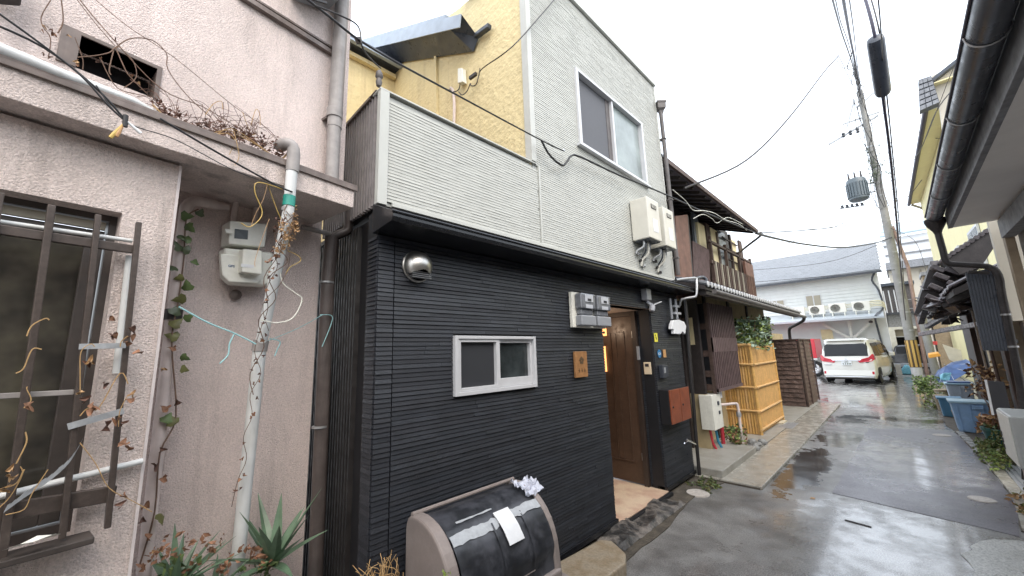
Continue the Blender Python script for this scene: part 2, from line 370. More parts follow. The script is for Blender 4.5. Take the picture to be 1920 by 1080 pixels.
def leafcloud(b, pts, size, n, spread, droop=0):
    """loose small leaves joined in one mesh"""
    for _ in range(n):
        c = V(random.choice(pts))+V((rnd(-1, 1), rnd(-1, 1), rnd(-1, 1)))*spread
        e = Euler((rnd(0, 6.28), rnd(0, 6.28), rnd(0, 6.28))).to_matrix(); s = size*rnd(.5, 1.2)
        b.add([c+e@V(q)*s for q in ((0, 0, 0), (.3, .45, .1), (0, 1, -.1), (-.3, .5, .08))], [(0, 1, 2), (0, 2, 3)])
def text(s, size, origin, right, up, m, parent, name='lettering', align='CENTER'):
    cu = bpy.data.curves.new('t', 'FONT'); cu.body = s; cu.size = size; cu.align_x = align; cu.align_y = 'CENTER'; cu.extrude = .0006
    o = bpy.data.objects.new('t', cu); me = bpy.data.meshes.new_from_object(o); bpy.data.objects.remove(o)
    r, u = V(right).normalized(), V(up).normalized(); nn = r.cross(u)
    mt = Matrix((r, u, nn)).transposed(); me.transform(Matrix.Translation(V(origin)-ORG[parent.name]) @ mt.to_4x4())
    me.materials.clear(); me.materials.append(M[m]); o = bpy.data.objects.new(name, me); COL.objects.link(o); o.parent = parent; ORG[o.name] = ORG[parent.name]; return o

# ---------------------------------------------------------------- ground
def sheet(name, poly, z, m, th=.05, label=None):
    return MB().prism([(x, y, z-th) for x, y in poly], (0, 0, th)).build(name, m, kind='structure', label=label)
g = MB(); nx = 24
g.quad((-300, -300, 0), (300, -300, 0), (300, 400, 0), (-300, 400, 0)); g.build('street', 'asphalt', kind='structure', loc=(0, 0, 0))
def ragged(poly, a=.012, step=.25):
    out = []
    for i in range(len(poly)):
        p, q = poly[i], poly[(i+1) % len(poly)]; L = math.dist(p, q); k = max(1, int(L/step))
        for j in range(k): t = j/k; out.append((p[0]+(q[0]-p[0])*t+rnd(-a, a), p[1]+(q[1]-p[1])*t+rnd(-a, a)))
    return out
sheet('asphalt_patch', ragged([(-.79, 5.9), (.5, 5.62), (.62, 6.6), (.58, 8.6), (.50, 10.9), (.2, 11.2), (-.68, 10.6)]), .004, 'asphalt_patch', .003)
sheet('concrete_patch', ragged([(.14, 4.2), (.12, 4.9), (.22, 5.25), (.45, 5.5), (.9, 5.55), (.95, 3), (.3, 3)], .03, .12), .005, 'concrete_patch', .003)
sheet('verge', ragged([(.53, 5.75), (.62, 6.9), (.6, 8.6), (.5, 10.9), (.42, 12), (.55, 18), (1.3, 18), (1.3, 5.6)], .015, .2), .012, 'dirt', .01)
kb = sheet('kerb', [(.53, 5.78), (.62, 6.9), (.60, 8.6), (.50, 11.0), (.59, 11.0), (.70, 8.6), (.73, 6.9), (.66, 5.7)], .03, 'concrete_wet', .03)
# pavement of cast concrete in front of the brown house: slab pieces
pv = MB().box((-3.1, 5.5, -.05), (-1.42, 14.2, .02)).build('pavement', 'dirt', kind='structure')
ys = [5.5, 7.25, 8.6, 10.3, 12.2, 14.2]
for i in range(5):
    for (x0, x1, mm) in ((-1.86, -1.40, 'concrete_wet'), (-3.0, -1.875, 'concrete_wet' if i == 0 else 'concrete')):
        MB().box((x0, ys[i]+.006, 0), (x1, ys[i+1]-.006, .035+rnd(-.003, .003))).build('paving_slab', mm, pv, bevel=.005)
b = MB()
for k in range(7): b.box((-2.0, 9.66+k*.09, .036), (-1.78, 9.70+k*.09, .042))
b.box((-2.02, 9.6, .034), (-1.76, 10.35, .038)); b.build('drain_grate', 'galv', label='small metal drain grate in the concrete apron beside the brown bark fence', cat='drain grate')
b = MB().box((-2.22, 7.52, .03), (-1.9, 7.95, .043)); b.build('meter_cover', 'steel_dull', label='flat square metal meter lid in the concrete right of the grey step', cat='cover', bevel=.003)
MB().box((-2.75, 5.57, 0), (-1.84, 7.22, .125)).build('concrete_step', 'concrete', label='low pale concrete doorstep in front of the brown house door', cat='step', bevel=.012)
# black stone threshold before the porch, dirt strip along the black wall
sheet('soil_strip', ragged([(-2.3, 2.2), (-2.3, 5.5), (-1.83, 5.48), (-1.92, 4.9), (-1.84, 3.9), (-1.80, 3.0), (-1.80, 2.2)], .02, .15), .01, 'dirt', .01)
b = MB(); prev = None
nu, nv = 30, 8; vs = []
for i in range(nu+1):
    for j in range(nv+1):
        y = 3.15+1.35*i/nu; x = -2.2+.30*j/nv; e = min(i, nu-i, j, nv-j)
        vs.append((x+rnd(-.006, .006), y, (.015 if e == 0 else .045+.018*math.sin(y*9+x*14)+rnd(-.008, .008))))
b.add(vs, [(i*(nv+1)+j, i*(nv+1)+j+1, (i+1)*(nv+1)+j+1, (i+1)*(nv+1)+j) for i in range(nu) for j in range(nv)])
b.build('threshold_stone', 'black_stone', label='rough black stone threshold below the tan porch floor', cat='stone', smooth=True)
b = MB().prism([(-2.12, 2.3, 0), (-2.06, 3.03, 0), (-1.97, 3.08, 0), (-1.78, 2.97, 0), (-1.71, 2.84, 0), (-1.72, 2.2, 0)], (0, 0, .10))
b.build('stone_slab', 'stone_slab', label='pale mossy stone slab with clipped corners lying behind the storage bin', cat='stone', bevel=.015)
def disc(name, c, r, m, label, z=.008, cat='manhole cover'):
    t = MB(); t.lathe([(0, z+.006), (r*.93, z+.006), (r*.93, z), (r, z), (r, 0)], (c[0], c[1], 0), n=36)
    for k in range(6):
        a = k*math.pi/3; t.box((c[0]+math.cos(a)*r*.5-.012, c[1]+math.sin(a)*r*.5-.012, z+.006), (c[0]+math.cos(a)*r*.5+.012, c[1]+math.sin(a)*r*.5+.012, z+.009))
    return t.build(name, m, label=label, cat=cat)
disc('manhole_cover', (.38, 6.62), .105, 'manhole', 'round pale manhole cover near the right edge of the dark asphalt patch')
disc('manhole_cover', (-1.93, 4.92), .13, 'manhole', 'round pale manhole cover beside the black house corner and tap pipe')
disc('manhole_cover', (.30, 10.55), .12, 'manhole', 'faint round cover at the far end of the asphalt patch near the blue bin', .006)
b = MB()
for k in range(5): b.box((.72+k*.045, 7.15, .02), (.745+k*.045, 8.5, .034))
b.box((.71, 7.13, .012), (.93, 8.52, .02)); b.build('gutter_grate', 'galv', label='long slotted metal gutter cover below the grey box on the right', cat='grate')

# ---------------------------------------------------------------- pink stucco house
ph = thing('pink_house', 'pink stucco house with a concrete canopy over a barred window', 'house', PK(-.5, -.9, 0))
def wallpanel(name, m, k, th, u0, u1, z0, z1, holes=(), parent=ph):
    us = sorted({u0, u1} | {h[0] for h in holes} | {h[1] for h in holes}); zs = sorted({z0, z1} | {h[2] for h in holes} | {h[3] for h in holes})
    b = MB()
    for i in range(len(us)-1):
        for j in range(len(zs)-1):
            cu, cz = (us[i]+us[i+1])/2, (zs[j]+zs[j+1])/2
            if any(h[0] < cu < h[1] and h[2] < cz < h[3] for h in holes): continue
            pbox(b, k-th, k, us[i], us[i+1], zs[j], zs[j+1])
    bm_ = b.build(name, m, parent); return bm_
wallpanel('upper_wall', 'pink_stucco', -.12, .15, -6, -.02, 2.70, 6.0, [(-1.205, -.938, 2.885, 3.03)])
b = MB(); pbox(b, -3, -.13, -.04, -.02, 2.765, 6); b.build('side_wall', 'pink_stucco', ph)
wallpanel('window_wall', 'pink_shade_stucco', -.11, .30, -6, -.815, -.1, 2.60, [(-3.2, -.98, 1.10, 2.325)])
b = MB(); pbox(b, -.30, -.105, -.822, -.812, -.1, 2.60); b.build('corner_bead', 'edge_paint', ph)
wallpanel('recessed_wall', 'pink_stucco', -.48, .2, -.9, .045, -.1, 2.7)
b = MB(); pbox(b, -3, -.485, .02, .045, -.1, 2.7); b.build('side_wall', 'pink_stucco', ph)
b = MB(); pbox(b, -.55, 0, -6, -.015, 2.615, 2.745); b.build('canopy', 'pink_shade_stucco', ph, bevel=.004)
b = MB(); pbox(b, -.14, .012, -6, 0, 2.748, 2.762); pbox(b, .003, .014, -6, 0, 2.725, 2.748); cm = b.build('canopy_cap', 'cap_metal', ph, bevel=.002)
# ventilation opening
b = MB()
for (u0, u1, z0, z1) in ((-1.222, -.921, 3.03, 3.045), (-.938, -.921, 2.885, 3.03), (-1.222, -1.17, 2.885, 3.03)): pbox(b, -.24, -.112, u0, u1, z0, z1)
b.build('vent_frame', 'cap_metal', ph)
b = MB(); pbox(b, -.27, -.255, -1.2, -.93, 2.86, 3.05); b.build('vent_dark', 'black_void', ph)
# slanted trim strip, below a service box
b = MB(); b.bar((-2.236,0.215,3.655), (-2.329,0.742,3.663), .028, .03, PN); b.bar((-2.241,0.213,3.691), (-2.334,0.745,3.705), .012, .02, PN); b.build('trim_strip', 'cap_metal', ph)
# window: outer frame, sashes, panes
def puz(name, m, k, th, rects, parent=ph, bevel=0):
    b = MB()
    for (u0, u1, z0, z1) in rects: pbox(b, k-th, k, u0, u1, z0, z1)
    return b.build(name, m, parent, bevel=bevel)
wf = puz('window', 'window_brown', -.19, .09, [(-3.2, -.98, 2.30, 2.325), (-3.2, -.98, 1.10, 1.135), (-1.003, -.98, 1.135, 2.30)])
puz('sash', 'window_brown', -.215, .03, [(-1.06, -1.008, 1.14, 2.26), (-3.2, -1.06, 2.225, 2.26), (-3.2, -1.06, 1.14, 1.20), (-1.7, -1.65, 1.2, 2.225)], wf, .003)
puz('head_board', 'shutter_tan', -.20, .02, [(-3.2, -1.01, 2.262, 2.295)], wf)
puz('pane', 'old_glass', -.235, .01, [(-3.2, -1.06, 1.2, 2.225)], wf)
b = MB(); b.bar((-2.070,-0.408,1.106), (-2.135,-0.037,1.100), .022, .10, PN); b.build('sill', 'window_brown', ph, bevel=.004)
# bars of the grille
gr = MB().bar((-2.047,-0.595,2.169), (-2.146,-0.037,2.167), .034, .018, PN).build('grille', 'brown_alu', ph, bevel=.003)
BARS = [((-2.131,-0.032,2.280), (-2.137,-0.001,1.117), .0175), ((-2.111,-0.145,2.279), (-2.118,-0.108,1.122), .0175), ((-2.091,-0.259,2.282), (-2.097,-0.228,1.088), .020), ((-2.072,-0.371,2.291), (-2.076,-0.348,1.087), .020)]
for a, c, w in BARS: MB().bar(a, c, w, .022, PN).build('bar', 'brown_alu', gr, bevel=.003)
MB().bar((-2.068,-0.476,1.265), (-2.154,0.008,1.229), .055, .018, PN).build('rail', 'brown_alu', gr, bevel=.003)
MB().bar((-2.060,-0.523,1.619), (-2.129,-0.135,1.612), .018, .012, PN).build('rail', 'grey_pipe', gr, bevel=.002)
MB().bar((-2.097,-0.139,1.774), (-2.118,-0.019,1.778), .02, .006, PN).build('tape_strip', 'tape', gr)
MB().bar((-2.098,-0.135,1.495), (-2.122,-0.000,1.531), .022, .006, PN).build('tape_strip', 'tape', gr)
b = MB()
tp = smoothpts([(-2.095,-0.097,1.436),(-2.091,-0.116,1.383),(-2.084,-0.154,1.336),(-2.076,-0.199,1.299),(-2.070,-0.237,1.263)], 4)
for i in range(len(tp)-1):
    w = V((0, .004, .016))*(1-.4*i/len(tp)); b.quad(tp[i]-w, tp[i+1]-w, tp[i+1]+w*(.6 if i % 3 else 1.2), tp[i]+w)
b.build('torn_tape', 'tape', label='torn strip of grey tape hanging across the window bars', cat='tape')
MB().tube([(-2.123,-0.309,1.289), (-2.190,0.073,1.324)], .0115, 12).build('pvc_rod', 'white_pvc', label='pale pvc rod pushed behind the bars low across the window', cat='pipe', smooth=True)
MB().tube([(-2.092,-0.486,2.199), (-2.170,-0.044,2.208)], .0085, 12).build('pvc_rod', 'white_pvc', label='thin white rod lying along the upper rail of the window bars', cat='pipe', smooth=True)
MB().tube([(-2.175,-0.045,2.145), (-2.176,-0.035,1.672)], .012, 12).build('pvc_tube', 'white_pvc', label='short white upright tube behind the outermost window bar', cat='pipe', smooth=True)
b = MB(); c0 = V((-2.062,-0.169,1.142))
b.add([c0+PU*x+PN*y*.5+ZA*(z+.004) for x, y, z in ((-.06, 0, 0), (-.03, .05, .012), (0, .03, .006), (.045, .045, .016), (.06, 0, .004), (.01, -.03, .014), (-.03, -.02, 0))], [(0, 1, 2, 6), (2, 3, 4, 5), (2, 5, 6)])
b.build('broken_plate', 'meter_grey', label='small broken pale plastic plate lying on the window sill', cat='debris')
# box hanging at the top edge, left
b = MB(); b.prism([(-2.083,-0.509,3.051),(-2.096,-0.432,3.170),(-2.099,-0.416,3.015),(-2.088,-0.478,2.973)], PN*.05); b.build('speaker_box', 'old_dark', label='dark rounded box on the pink wall in the top left corner', cat='box', bevel=.006)
b = MB(); b.prism([(-2.266,0.412,3.968),(-2.319,0.714,4.255),(-2.314,0.687,3.933),(-2.278,0.480,3.842)], PN*.24); t_ = b.build('ac_unit', 'mid_plastic', label='grey slatted unit on the pink wall at the top edge beside the drainpipe', cat='unit', bevel=.006)
for k in range(5):
    a0 = V((-2.018,0.417,3.611)); a1 = V((-2.051,0.605,3.704)); MB().bar(a0+ZA*(.03+k*.03), a1+ZA*(.03+k*.03), .012, .01, PN).build('slat', 'black_flat', t_)

# drainpipes of the pink house
t = thing('drainpipe', 'tall grey drainpipe down the right end of the upper pink wall', 'drainpipe', (-2.287,0.762,2.784))
MB().tube([(-2.288,0.770,4.316), (-2.287,0.762,3.122)], .042, 18).build('pipe', 'grey_pipe', t, smooth=True)
MB().tube([(-2.286,0.760,3.175), (-2.287,0.763,2.773)], .038, 18).build('pipe', 'grey_pipe', t, smooth=True)
MB().tube([(-2.286,0.759,3.245), (-2.286,0.759,3.186)], .047, 18).build('collar', 'grey_pipe', t, smooth=True)
MB().bar((-2.317,0.704,3.176), (-2.322,0.733,3.185), .012, .05, PN).build('bracket', 'cap_metal', t)
t = thing('drainpipe', 'dark brown drainpipe with metal clips beside the recessed pink wall', 'drainpipe', (-2.683,0.936,0.067))
MB().tube([(-2.679,0.914,2.538), (-2.677,0.903,2.178), (-2.681,0.925,-0.063)], .043, 18).build('pipe', 'brown_pipe', t, smooth=True)
for q in ((-2.676,0.897,2.214), (-2.677,0.901,1.279)): MB().tube([V(q)-ZA*.006, V(q)+ZA*.006], .0475, 18).build('clip', 'galv', t, smooth=True)
MB().tube(smoothpts([(-2.679,0.914,2.538), (-2.666,0.955,2.563), (-2.656,1.012,2.612), (-2.634,1.006,2.724), (-2.632,0.995,2.781)], 3), .032, 12).build('elbow', 'brown_pipe', t, smooth=True)
MB().tube(smoothpts([(-2.664,0.715,2.568), (-2.664,0.831,2.560), (-2.680,0.979,2.552)], 3), .016, 10).build('branch_pipe', 'grey_pipe', t, smooth=True)
t = thing('drainpipe', 'leaning white plastic drainpipe with taped joint in front of the gas meter', 'drainpipe', (-2.480,0.476,0.266))
MB().tube([(-2.145,0.513,2.759), (-2.145,0.510,2.472), (-2.379,0.481,1.778)], [.0275, .0265, .027], 20).build('pipe', 'white_pvc', t, smooth=True)
MB().tube([(-2.379,0.479,1.792), (-2.521,0.477,0.245)], .031, 20).build('pipe', 'white_pvc', t, smooth=True)
MB().tube([(-2.380,0.483,1.811), (-2.384,0.478,1.755)], .036, 20).build('collar', 'grey_pipe', t, smooth=True)
MB().tube(smoothpts([(-2.202,0.454,2.835), (-2.156,0.480,2.844), (-2.145,0.512,2.820), (-2.145,0.514,2.692)], 4), .0315, 18).build('elbow', 'grey_pipe', t, smooth=True)
for (p, q, mm, r) in (((-2.145,0.510,2.552), (-2.144,0.509,2.495), 'tape_green', .0295), ((-2.150,0.508,2.488), (-2.152,0.507,2.468), 'grey_pipe', .030), ((-2.240,0.501,2.217), (-2.251,0.500,2.182), 'tape_green', .0285)):
    MB().tube([p, q], r, 14).build('tape_wrap', mm, t, smooth=True)
t = thing('ivy_pipe', 'beige pipe up the inner corner of the pink wall, overgrown by ivy', 'pipe', (-2.523,0.146,0.415))
MB().tube(smoothpts([(-2.522,0.138,0.421), (-2.520,0.127,1.812), (-2.520,0.127,2.415), (-2.521,0.133,2.519), (-2.538,0.171,2.556), (-2.573,0.254,2.567)], 4), .026, 14).build('pipe', 'beige_pipe', t, smooth=True)
MB().tube([(-2.520,0.130,1.970), (-2.520,0.129,1.917)], .035, 12).build('coupling', 'old_dark', t, smooth=True)
MB().tube([(-2.585,0.209,2.562), (-2.603,0.313,2.583)], .02, 10).build('stub', 'beige_pipe', t, smooth=True)
iv = thing('ivy', 'green and brown ivy climbing the beige corner pipe', 'ivy', (-2.523,0.146,0.415))
stem = smoothpts([(-2.482,0.116,0.835),(-2.488,0.145,1.042),(-2.486,0.139,1.295),(-2.494,0.181,1.455),(-2.485,0.133,1.810),(-2.487,0.140,2.021),(-2.487,0.141,2.239),(-2.485,0.133,2.436),(-2.493,0.176,2.501)], 4)
MB().tube(stem, .0035, 5).build('stem', 'twig', iv)
IVY = list(zip([(-2.470,0.131,2.402),(-2.476,0.163,2.325),(-2.469,0.127,2.261),(-2.479,0.185,2.203),(-2.473,0.149,2.128),(-2.467,0.114,2.177),(-2.477,0.170,2.062),(-2.469,0.126,1.939),(-2.477,0.169,2.022),(-2.476,0.168,1.915),(-2.468,0.122,1.881),(-2.474,0.156,1.830),(-2.468,0.119,1.779),(-2.477,0.170,1.738),(-2.469,0.125,1.684),(-2.478,0.179,1.681),(-2.468,0.118,1.508),(-2.476,0.166,1.507),(-2.471,0.140,1.433),(-2.479,0.183,1.419),(-2.471,0.139,1.325),(-2.471,0.139,1.255),(-2.472,0.142,1.181),(-2.469,0.127,1.073),(-2.475,0.163,1.035),(-2.466,0.110,1.040),(-2.472,0.144,0.958),(-2.475,0.159,0.887),(-2.478,0.178,2.459),(-2.466,0.110,2.341),(-2.466,0.111,2.439),(-2.475,0.162,2.269)],
    'green green dark green olive dark green dark olive green olive olive dead green tan olive dead brown green olive brown brown dead dead olive brown dead tan dark dark green dark'.split()))
for p, c in IVY: leaf(iv, p, .054, 'dead' if c in ('dead', 'brown', 'tan') else 'ivy', 'leaf_'+c, PN)

# gas meter on the recessed wall
gm = thing('gas_meter', 'beige gas meter with small display on the recessed pink wall', 'gas meter', (-2.620,0.406,2.120))
b = MB(); b.prism([(-2.608,0.284,2.319),(-2.652,0.530,2.343),(-2.654,0.542,2.178),(-2.648,0.511,2.135),(-2.619,0.344,2.126),(-2.612,0.304,2.163)], PN*.10); b.build('body', 'meter_grey', gm, bevel=.018, seg=3)
b = MB(); b.prism([(-2.507,0.285,2.279),(-2.543,0.488,2.301),(-2.545,0.497,2.175),(-2.540,0.472,2.140),(-2.516,0.336,2.131),(-2.510,0.302,2.164)], PN*.012); b.build('front_cover', 'meter_grey', gm, bevel=.006)
b = MB(); b.prism([(-2.610,0.293,2.471),(-2.643,0.478,2.501),(-2.642,0.472,2.358),(-2.611,0.297,2.337)], PN*.12); b.build('counter_box', 'meter_grey', gm, bevel=.006)
b = MB(); b.prism([(-2.496,0.338,2.428),(-2.507,0.401,2.436),(-2.508,0.403,2.382),(-2.496,0.340,2.374)], PN*.002); b.build('display', 'lcd', gm)
b = MB(); b.prism([(-2.522,0.368,2.314),(-2.538,0.462,2.321),(-2.540,0.469,2.183),(-2.522,0.371,2.184)], PN*.065); b.build('valve_box', 'meter_grey', gm, bevel=.006)
b = MB(); b.prism([(-2.457,0.376,2.229),(-2.468,0.437,2.231),(-2.468,0.435,2.213),(-2.457,0.375,2.211)], PN*.002); b.build('sticker', 'paper', gm)
b = MB(); b.prism([(-2.487,0.288,2.412),(-2.493,0.322,2.415),(-2.494,0.326,2.392),(-2.489,0.295,2.390)], PN*.02); b.build('button', 'meter_grey', gm, bevel=.003)
text('GPS', .018, (-2.503,0.341,2.218), PU, ZA, 'ink_blue', gm)
for q in ((-2.599,0.345,2.486), (-2.618,0.451,2.502)): MB().tube([q, V(q)+ZA*.14], .016, 10).build('riser', 'beige_pipe', gm, smooth=True)
MB().lathe([(0, 0), (.03, .0), (.03, .01), (.018, .02), (0, .03)], (-2.637,0.390,2.081), PN, 12).build('wall_plug', 'cap_metal', label='rusty round plug in the pink wall below the gas meter', cat='plug')

# white conduit on the canopy
MB().tube([(-2.002,-0.504,2.783), (-2.040,-0.293,2.771), (-2.084,-0.097,2.777), (-2.123,0.004,2.764)], [.024, .022, .016, .011], 12).build('conduit', 'white_pvc', label='pale conduit lying along the canopy edge under the ventilation opening', cat='conduit', smooth=True)

# wires hanging on the pink canopy
def cable(pts, r, m, label, cat='cable', name='cable', k=5, group=None, n=6):
    return MB().tube(smoothpts(pts, k), r, n).build(name, m, label=label, cat=cat, smooth=True, group=group)
cable([(-1.905,-0.478,2.876),(-1.929,-0.347,2.813),(-1.949,-0.232,2.745),(-1.962,-0.158,2.670),(-1.972,-0.103,2.626)], .0035, 'black_cable', 'black cable entering from the left edge down to the spliced wire ends')
cable([(-1.926,-0.475,2.817),(-1.953,-0.325,2.805),(-1.976,-0.192,2.727),(-1.990,-0.111,2.646)], .004, 'black_cable', 'second black cable crossing the pale conduit to the splice')
cable([(-1.966,-0.192,2.733),(-1.982,-0.104,2.631),(-2.008,0.045,2.626),(-2.045,0.256,2.573),(-2.081,0.461,2.563)], .0022, 'black_cable', 'thin cable from the wire splice to the white drainpipe', n=5)
cable([(-2.018,-0.012,2.704),(-2.044,0.133,2.658),(-2.069,0.277,2.616),(-2.098,0.441,2.574),(-2.111,0.513,2.565)], .0045, 'black_cable', 'black cable drooping below the dried vine to the white drainpipe')
t = thing('wire_splice', 'bundle of spliced wire ends hanging in front of the canopy edge', 'wire splice', (-1.982,-0.101,2.605))
for q, mm in (((-1.966,-0.136,2.543), 'wire_yellow'), ((-1.968,-0.122,2.555), 'orange_sticker')): MB().tube([(-1.971,-0.108,2.615), V(q).lerp(V((-1.971,-0.108,2.615)), .25), q], [.003, .007, .006], 8).build('wire_cap', mm, t)
MB().tube([(-1.971,-0.104,2.631), (-1.979,-0.059,2.599)], [.0035, .007], 8).build('tag', 'paper', t)
MB().tube([(-1.971,-0.106,2.652), (-1.971,-0.104,2.604)], .008, 8).build('knot', 'black_cable', t)
def vine(name, label, paths, r, m, leaves, cat='dried vine', k=4):
    root = thing(name, label, cat, paths[0][0])
    for i, p in enumerate(paths): MB().tube(smoothpts(p, k), r*(1 if i % 2 else .75), 5).build('stem', m, root)
    for p, s, mm in leaves: leaf(root, p, s, 'dead', mm, PN)
    return root
vine('dried_vine', 'dried vine with withered leaves across the dark ventilation opening',
     [[(-2.120,-0.357,3.104),(-2.118,-0.370,3.022),(-2.119,-0.362,2.981),(-2.123,-0.340,2.947),(-2.123,-0.336,2.861)], [(-2.124,-0.333,3.125),(-2.126,-0.319,3.039),(-2.125,-0.326,2.981)], [(-2.103,-0.280,2.976),(-2.108,-0.252,2.901),(-2.109,-0.247,2.857)], [(-2.096,-0.264,2.893),(-2.103,-0.219,2.932),(-2.109,-0.186,2.970),(-2.111,-0.174,2.999),(-2.114,-0.160,3.015)], [(-2.106,-0.204,2.923),(-2.110,-0.184,2.880),(-2.114,-0.157,2.837),(-2.120,-0.126,2.827),(-2.134,-0.046,2.849)],
      [(-2.112,-0.173,3.005),(-2.118,-0.136,2.925),(-2.121,-0.117,2.900),(-2.131,-0.064,2.857)], [(-2.105,-0.150,2.997),(-2.111,-0.116,2.970),(-2.114,-0.101,2.904),(-2.109,-0.131,2.835)], [(-2.111,-0.176,2.985),(-2.111,-0.179,2.896),(-2.112,-0.172,2.876)], [(-2.101,-0.291,3.138),(-2.111,-0.234,3.073),(-2.121,-0.176,3.017)], [(-2.121,-0.175,3.005),(-2.128,-0.135,3.081),(-2.140,-0.072,3.121),(-2.149,-0.021,3.090),(-2.151,-0.009,3.017),(-2.164,0.064,2.932),(-2.180,0.160,2.869)],
      [(-2.129,-0.248,3.192),(-2.146,-0.149,3.143),(-2.175,0.012,3.099),(-2.217,0.251,2.988),(-2.243,0.401,2.946),(-2.253,0.456,2.903)], [(-2.122,-0.287,3.157),(-2.136,-0.205,3.073),(-2.168,-0.026,2.923),(-2.195,0.127,2.918),(-2.214,0.236,2.891)]],
     .0022, 'twig', [(p, .024, random.choice(['leaf_dead', 'leaf_tan', 'leaf_brown'])) for p in [(-2.100,-0.294,2.975),(-2.090,-0.350,2.957),(-2.090,-0.352,2.940),(-2.095,-0.326,2.951),(-2.094,-0.333,2.856),(-2.092,-0.341,2.857),(-2.115,-0.212,2.934),(-2.116,-0.206,2.914),(-2.103,-0.276,2.877),(-2.105,-0.269,2.866),(-2.137,-0.088,2.886),(-2.132,-0.113,2.908),(-2.121,-0.178,3.041),(-2.096,-0.320,2.946),(-2.093,-0.334,2.958)]])
b = MB(); cl = [(-2.119,-0.016,2.796),(-2.124,0.011,2.786),(-2.123,0.006,2.744),(-2.128,0.038,2.782),(-2.134,0.067,2.763),(-2.148,0.150,2.815),(-2.152,0.173,2.790),(-2.158,0.204,2.792),(-2.167,0.256,2.818),(-2.173,0.290,2.820),(-2.179,0.324,2.828),(-2.183,0.350,2.805),(-2.192,0.398,2.822),(-2.159,0.212,2.825),(-2.177,0.311,2.846),(-2.185,0.360,2.834),(-2.167,0.259,2.785),(-2.143,0.123,2.784),(-2.201,0.451,2.806),(-2.203,0.460,2.857)]
leafcloud(b, cl, .022, 620, .030)
for _ in range(80):
    p = V(random.choice(cl)); q = p+V((rnd(-.03, .05), rnd(-.13, .13), rnd(-.05, .14))); b.tube(smoothpts([p, p.lerp(q, .5)+V((rnd(-.02, .03), rnd(-.03, .03), rnd(0, .05))), q], 4), .0011, 4)
dv = thing('vine_heap', 'heap of dried brown vine lying along the canopy edge left of the white pipe elbow', 'dried vine', cl[0])
b.build('withered_leaves', 'leaf_brown', dv, kind='stuff')
b = MB()
for i in range(3): b.tube(smoothpts([V(q)+V((rnd(-.01, .02), rnd(-.01, .01), rnd(-.01, .01))) for q in [(-2.096,-0.034,2.794),(-2.109,0.041,2.740),(-2.127,0.144,2.739),(-2.142,0.232,2.811),(-2.163,0.347,2.794),(-2.183,0.462,2.756),(-2.191,0.510,2.840)]], 4), .002, 5)
for pts in ([(-2.115,0.135,2.838),(-2.119,0.159,2.907),(-2.124,0.188,2.938),(-2.126,0.197,2.901)], [(-2.178,0.320,2.895),(-2.181,0.336,2.995),(-2.184,0.355,2.974),(-2.186,0.361,2.916)], [(-2.117,0.145,2.716),(-2.129,0.211,2.782),(-2.136,0.255,2.769),(-2.134,0.240,2.684)], [(-2.171,0.280,2.948),(-2.179,0.323,2.851),(-2.183,0.346,2.863)], [(-2.114,0.245,2.803),(-2.120,0.276,2.691),(-2.117,0.263,2.630)]): b.tube(smoothpts(pts, 5), .0017, 5)
b.build('stem', 'twig_tan', dv)
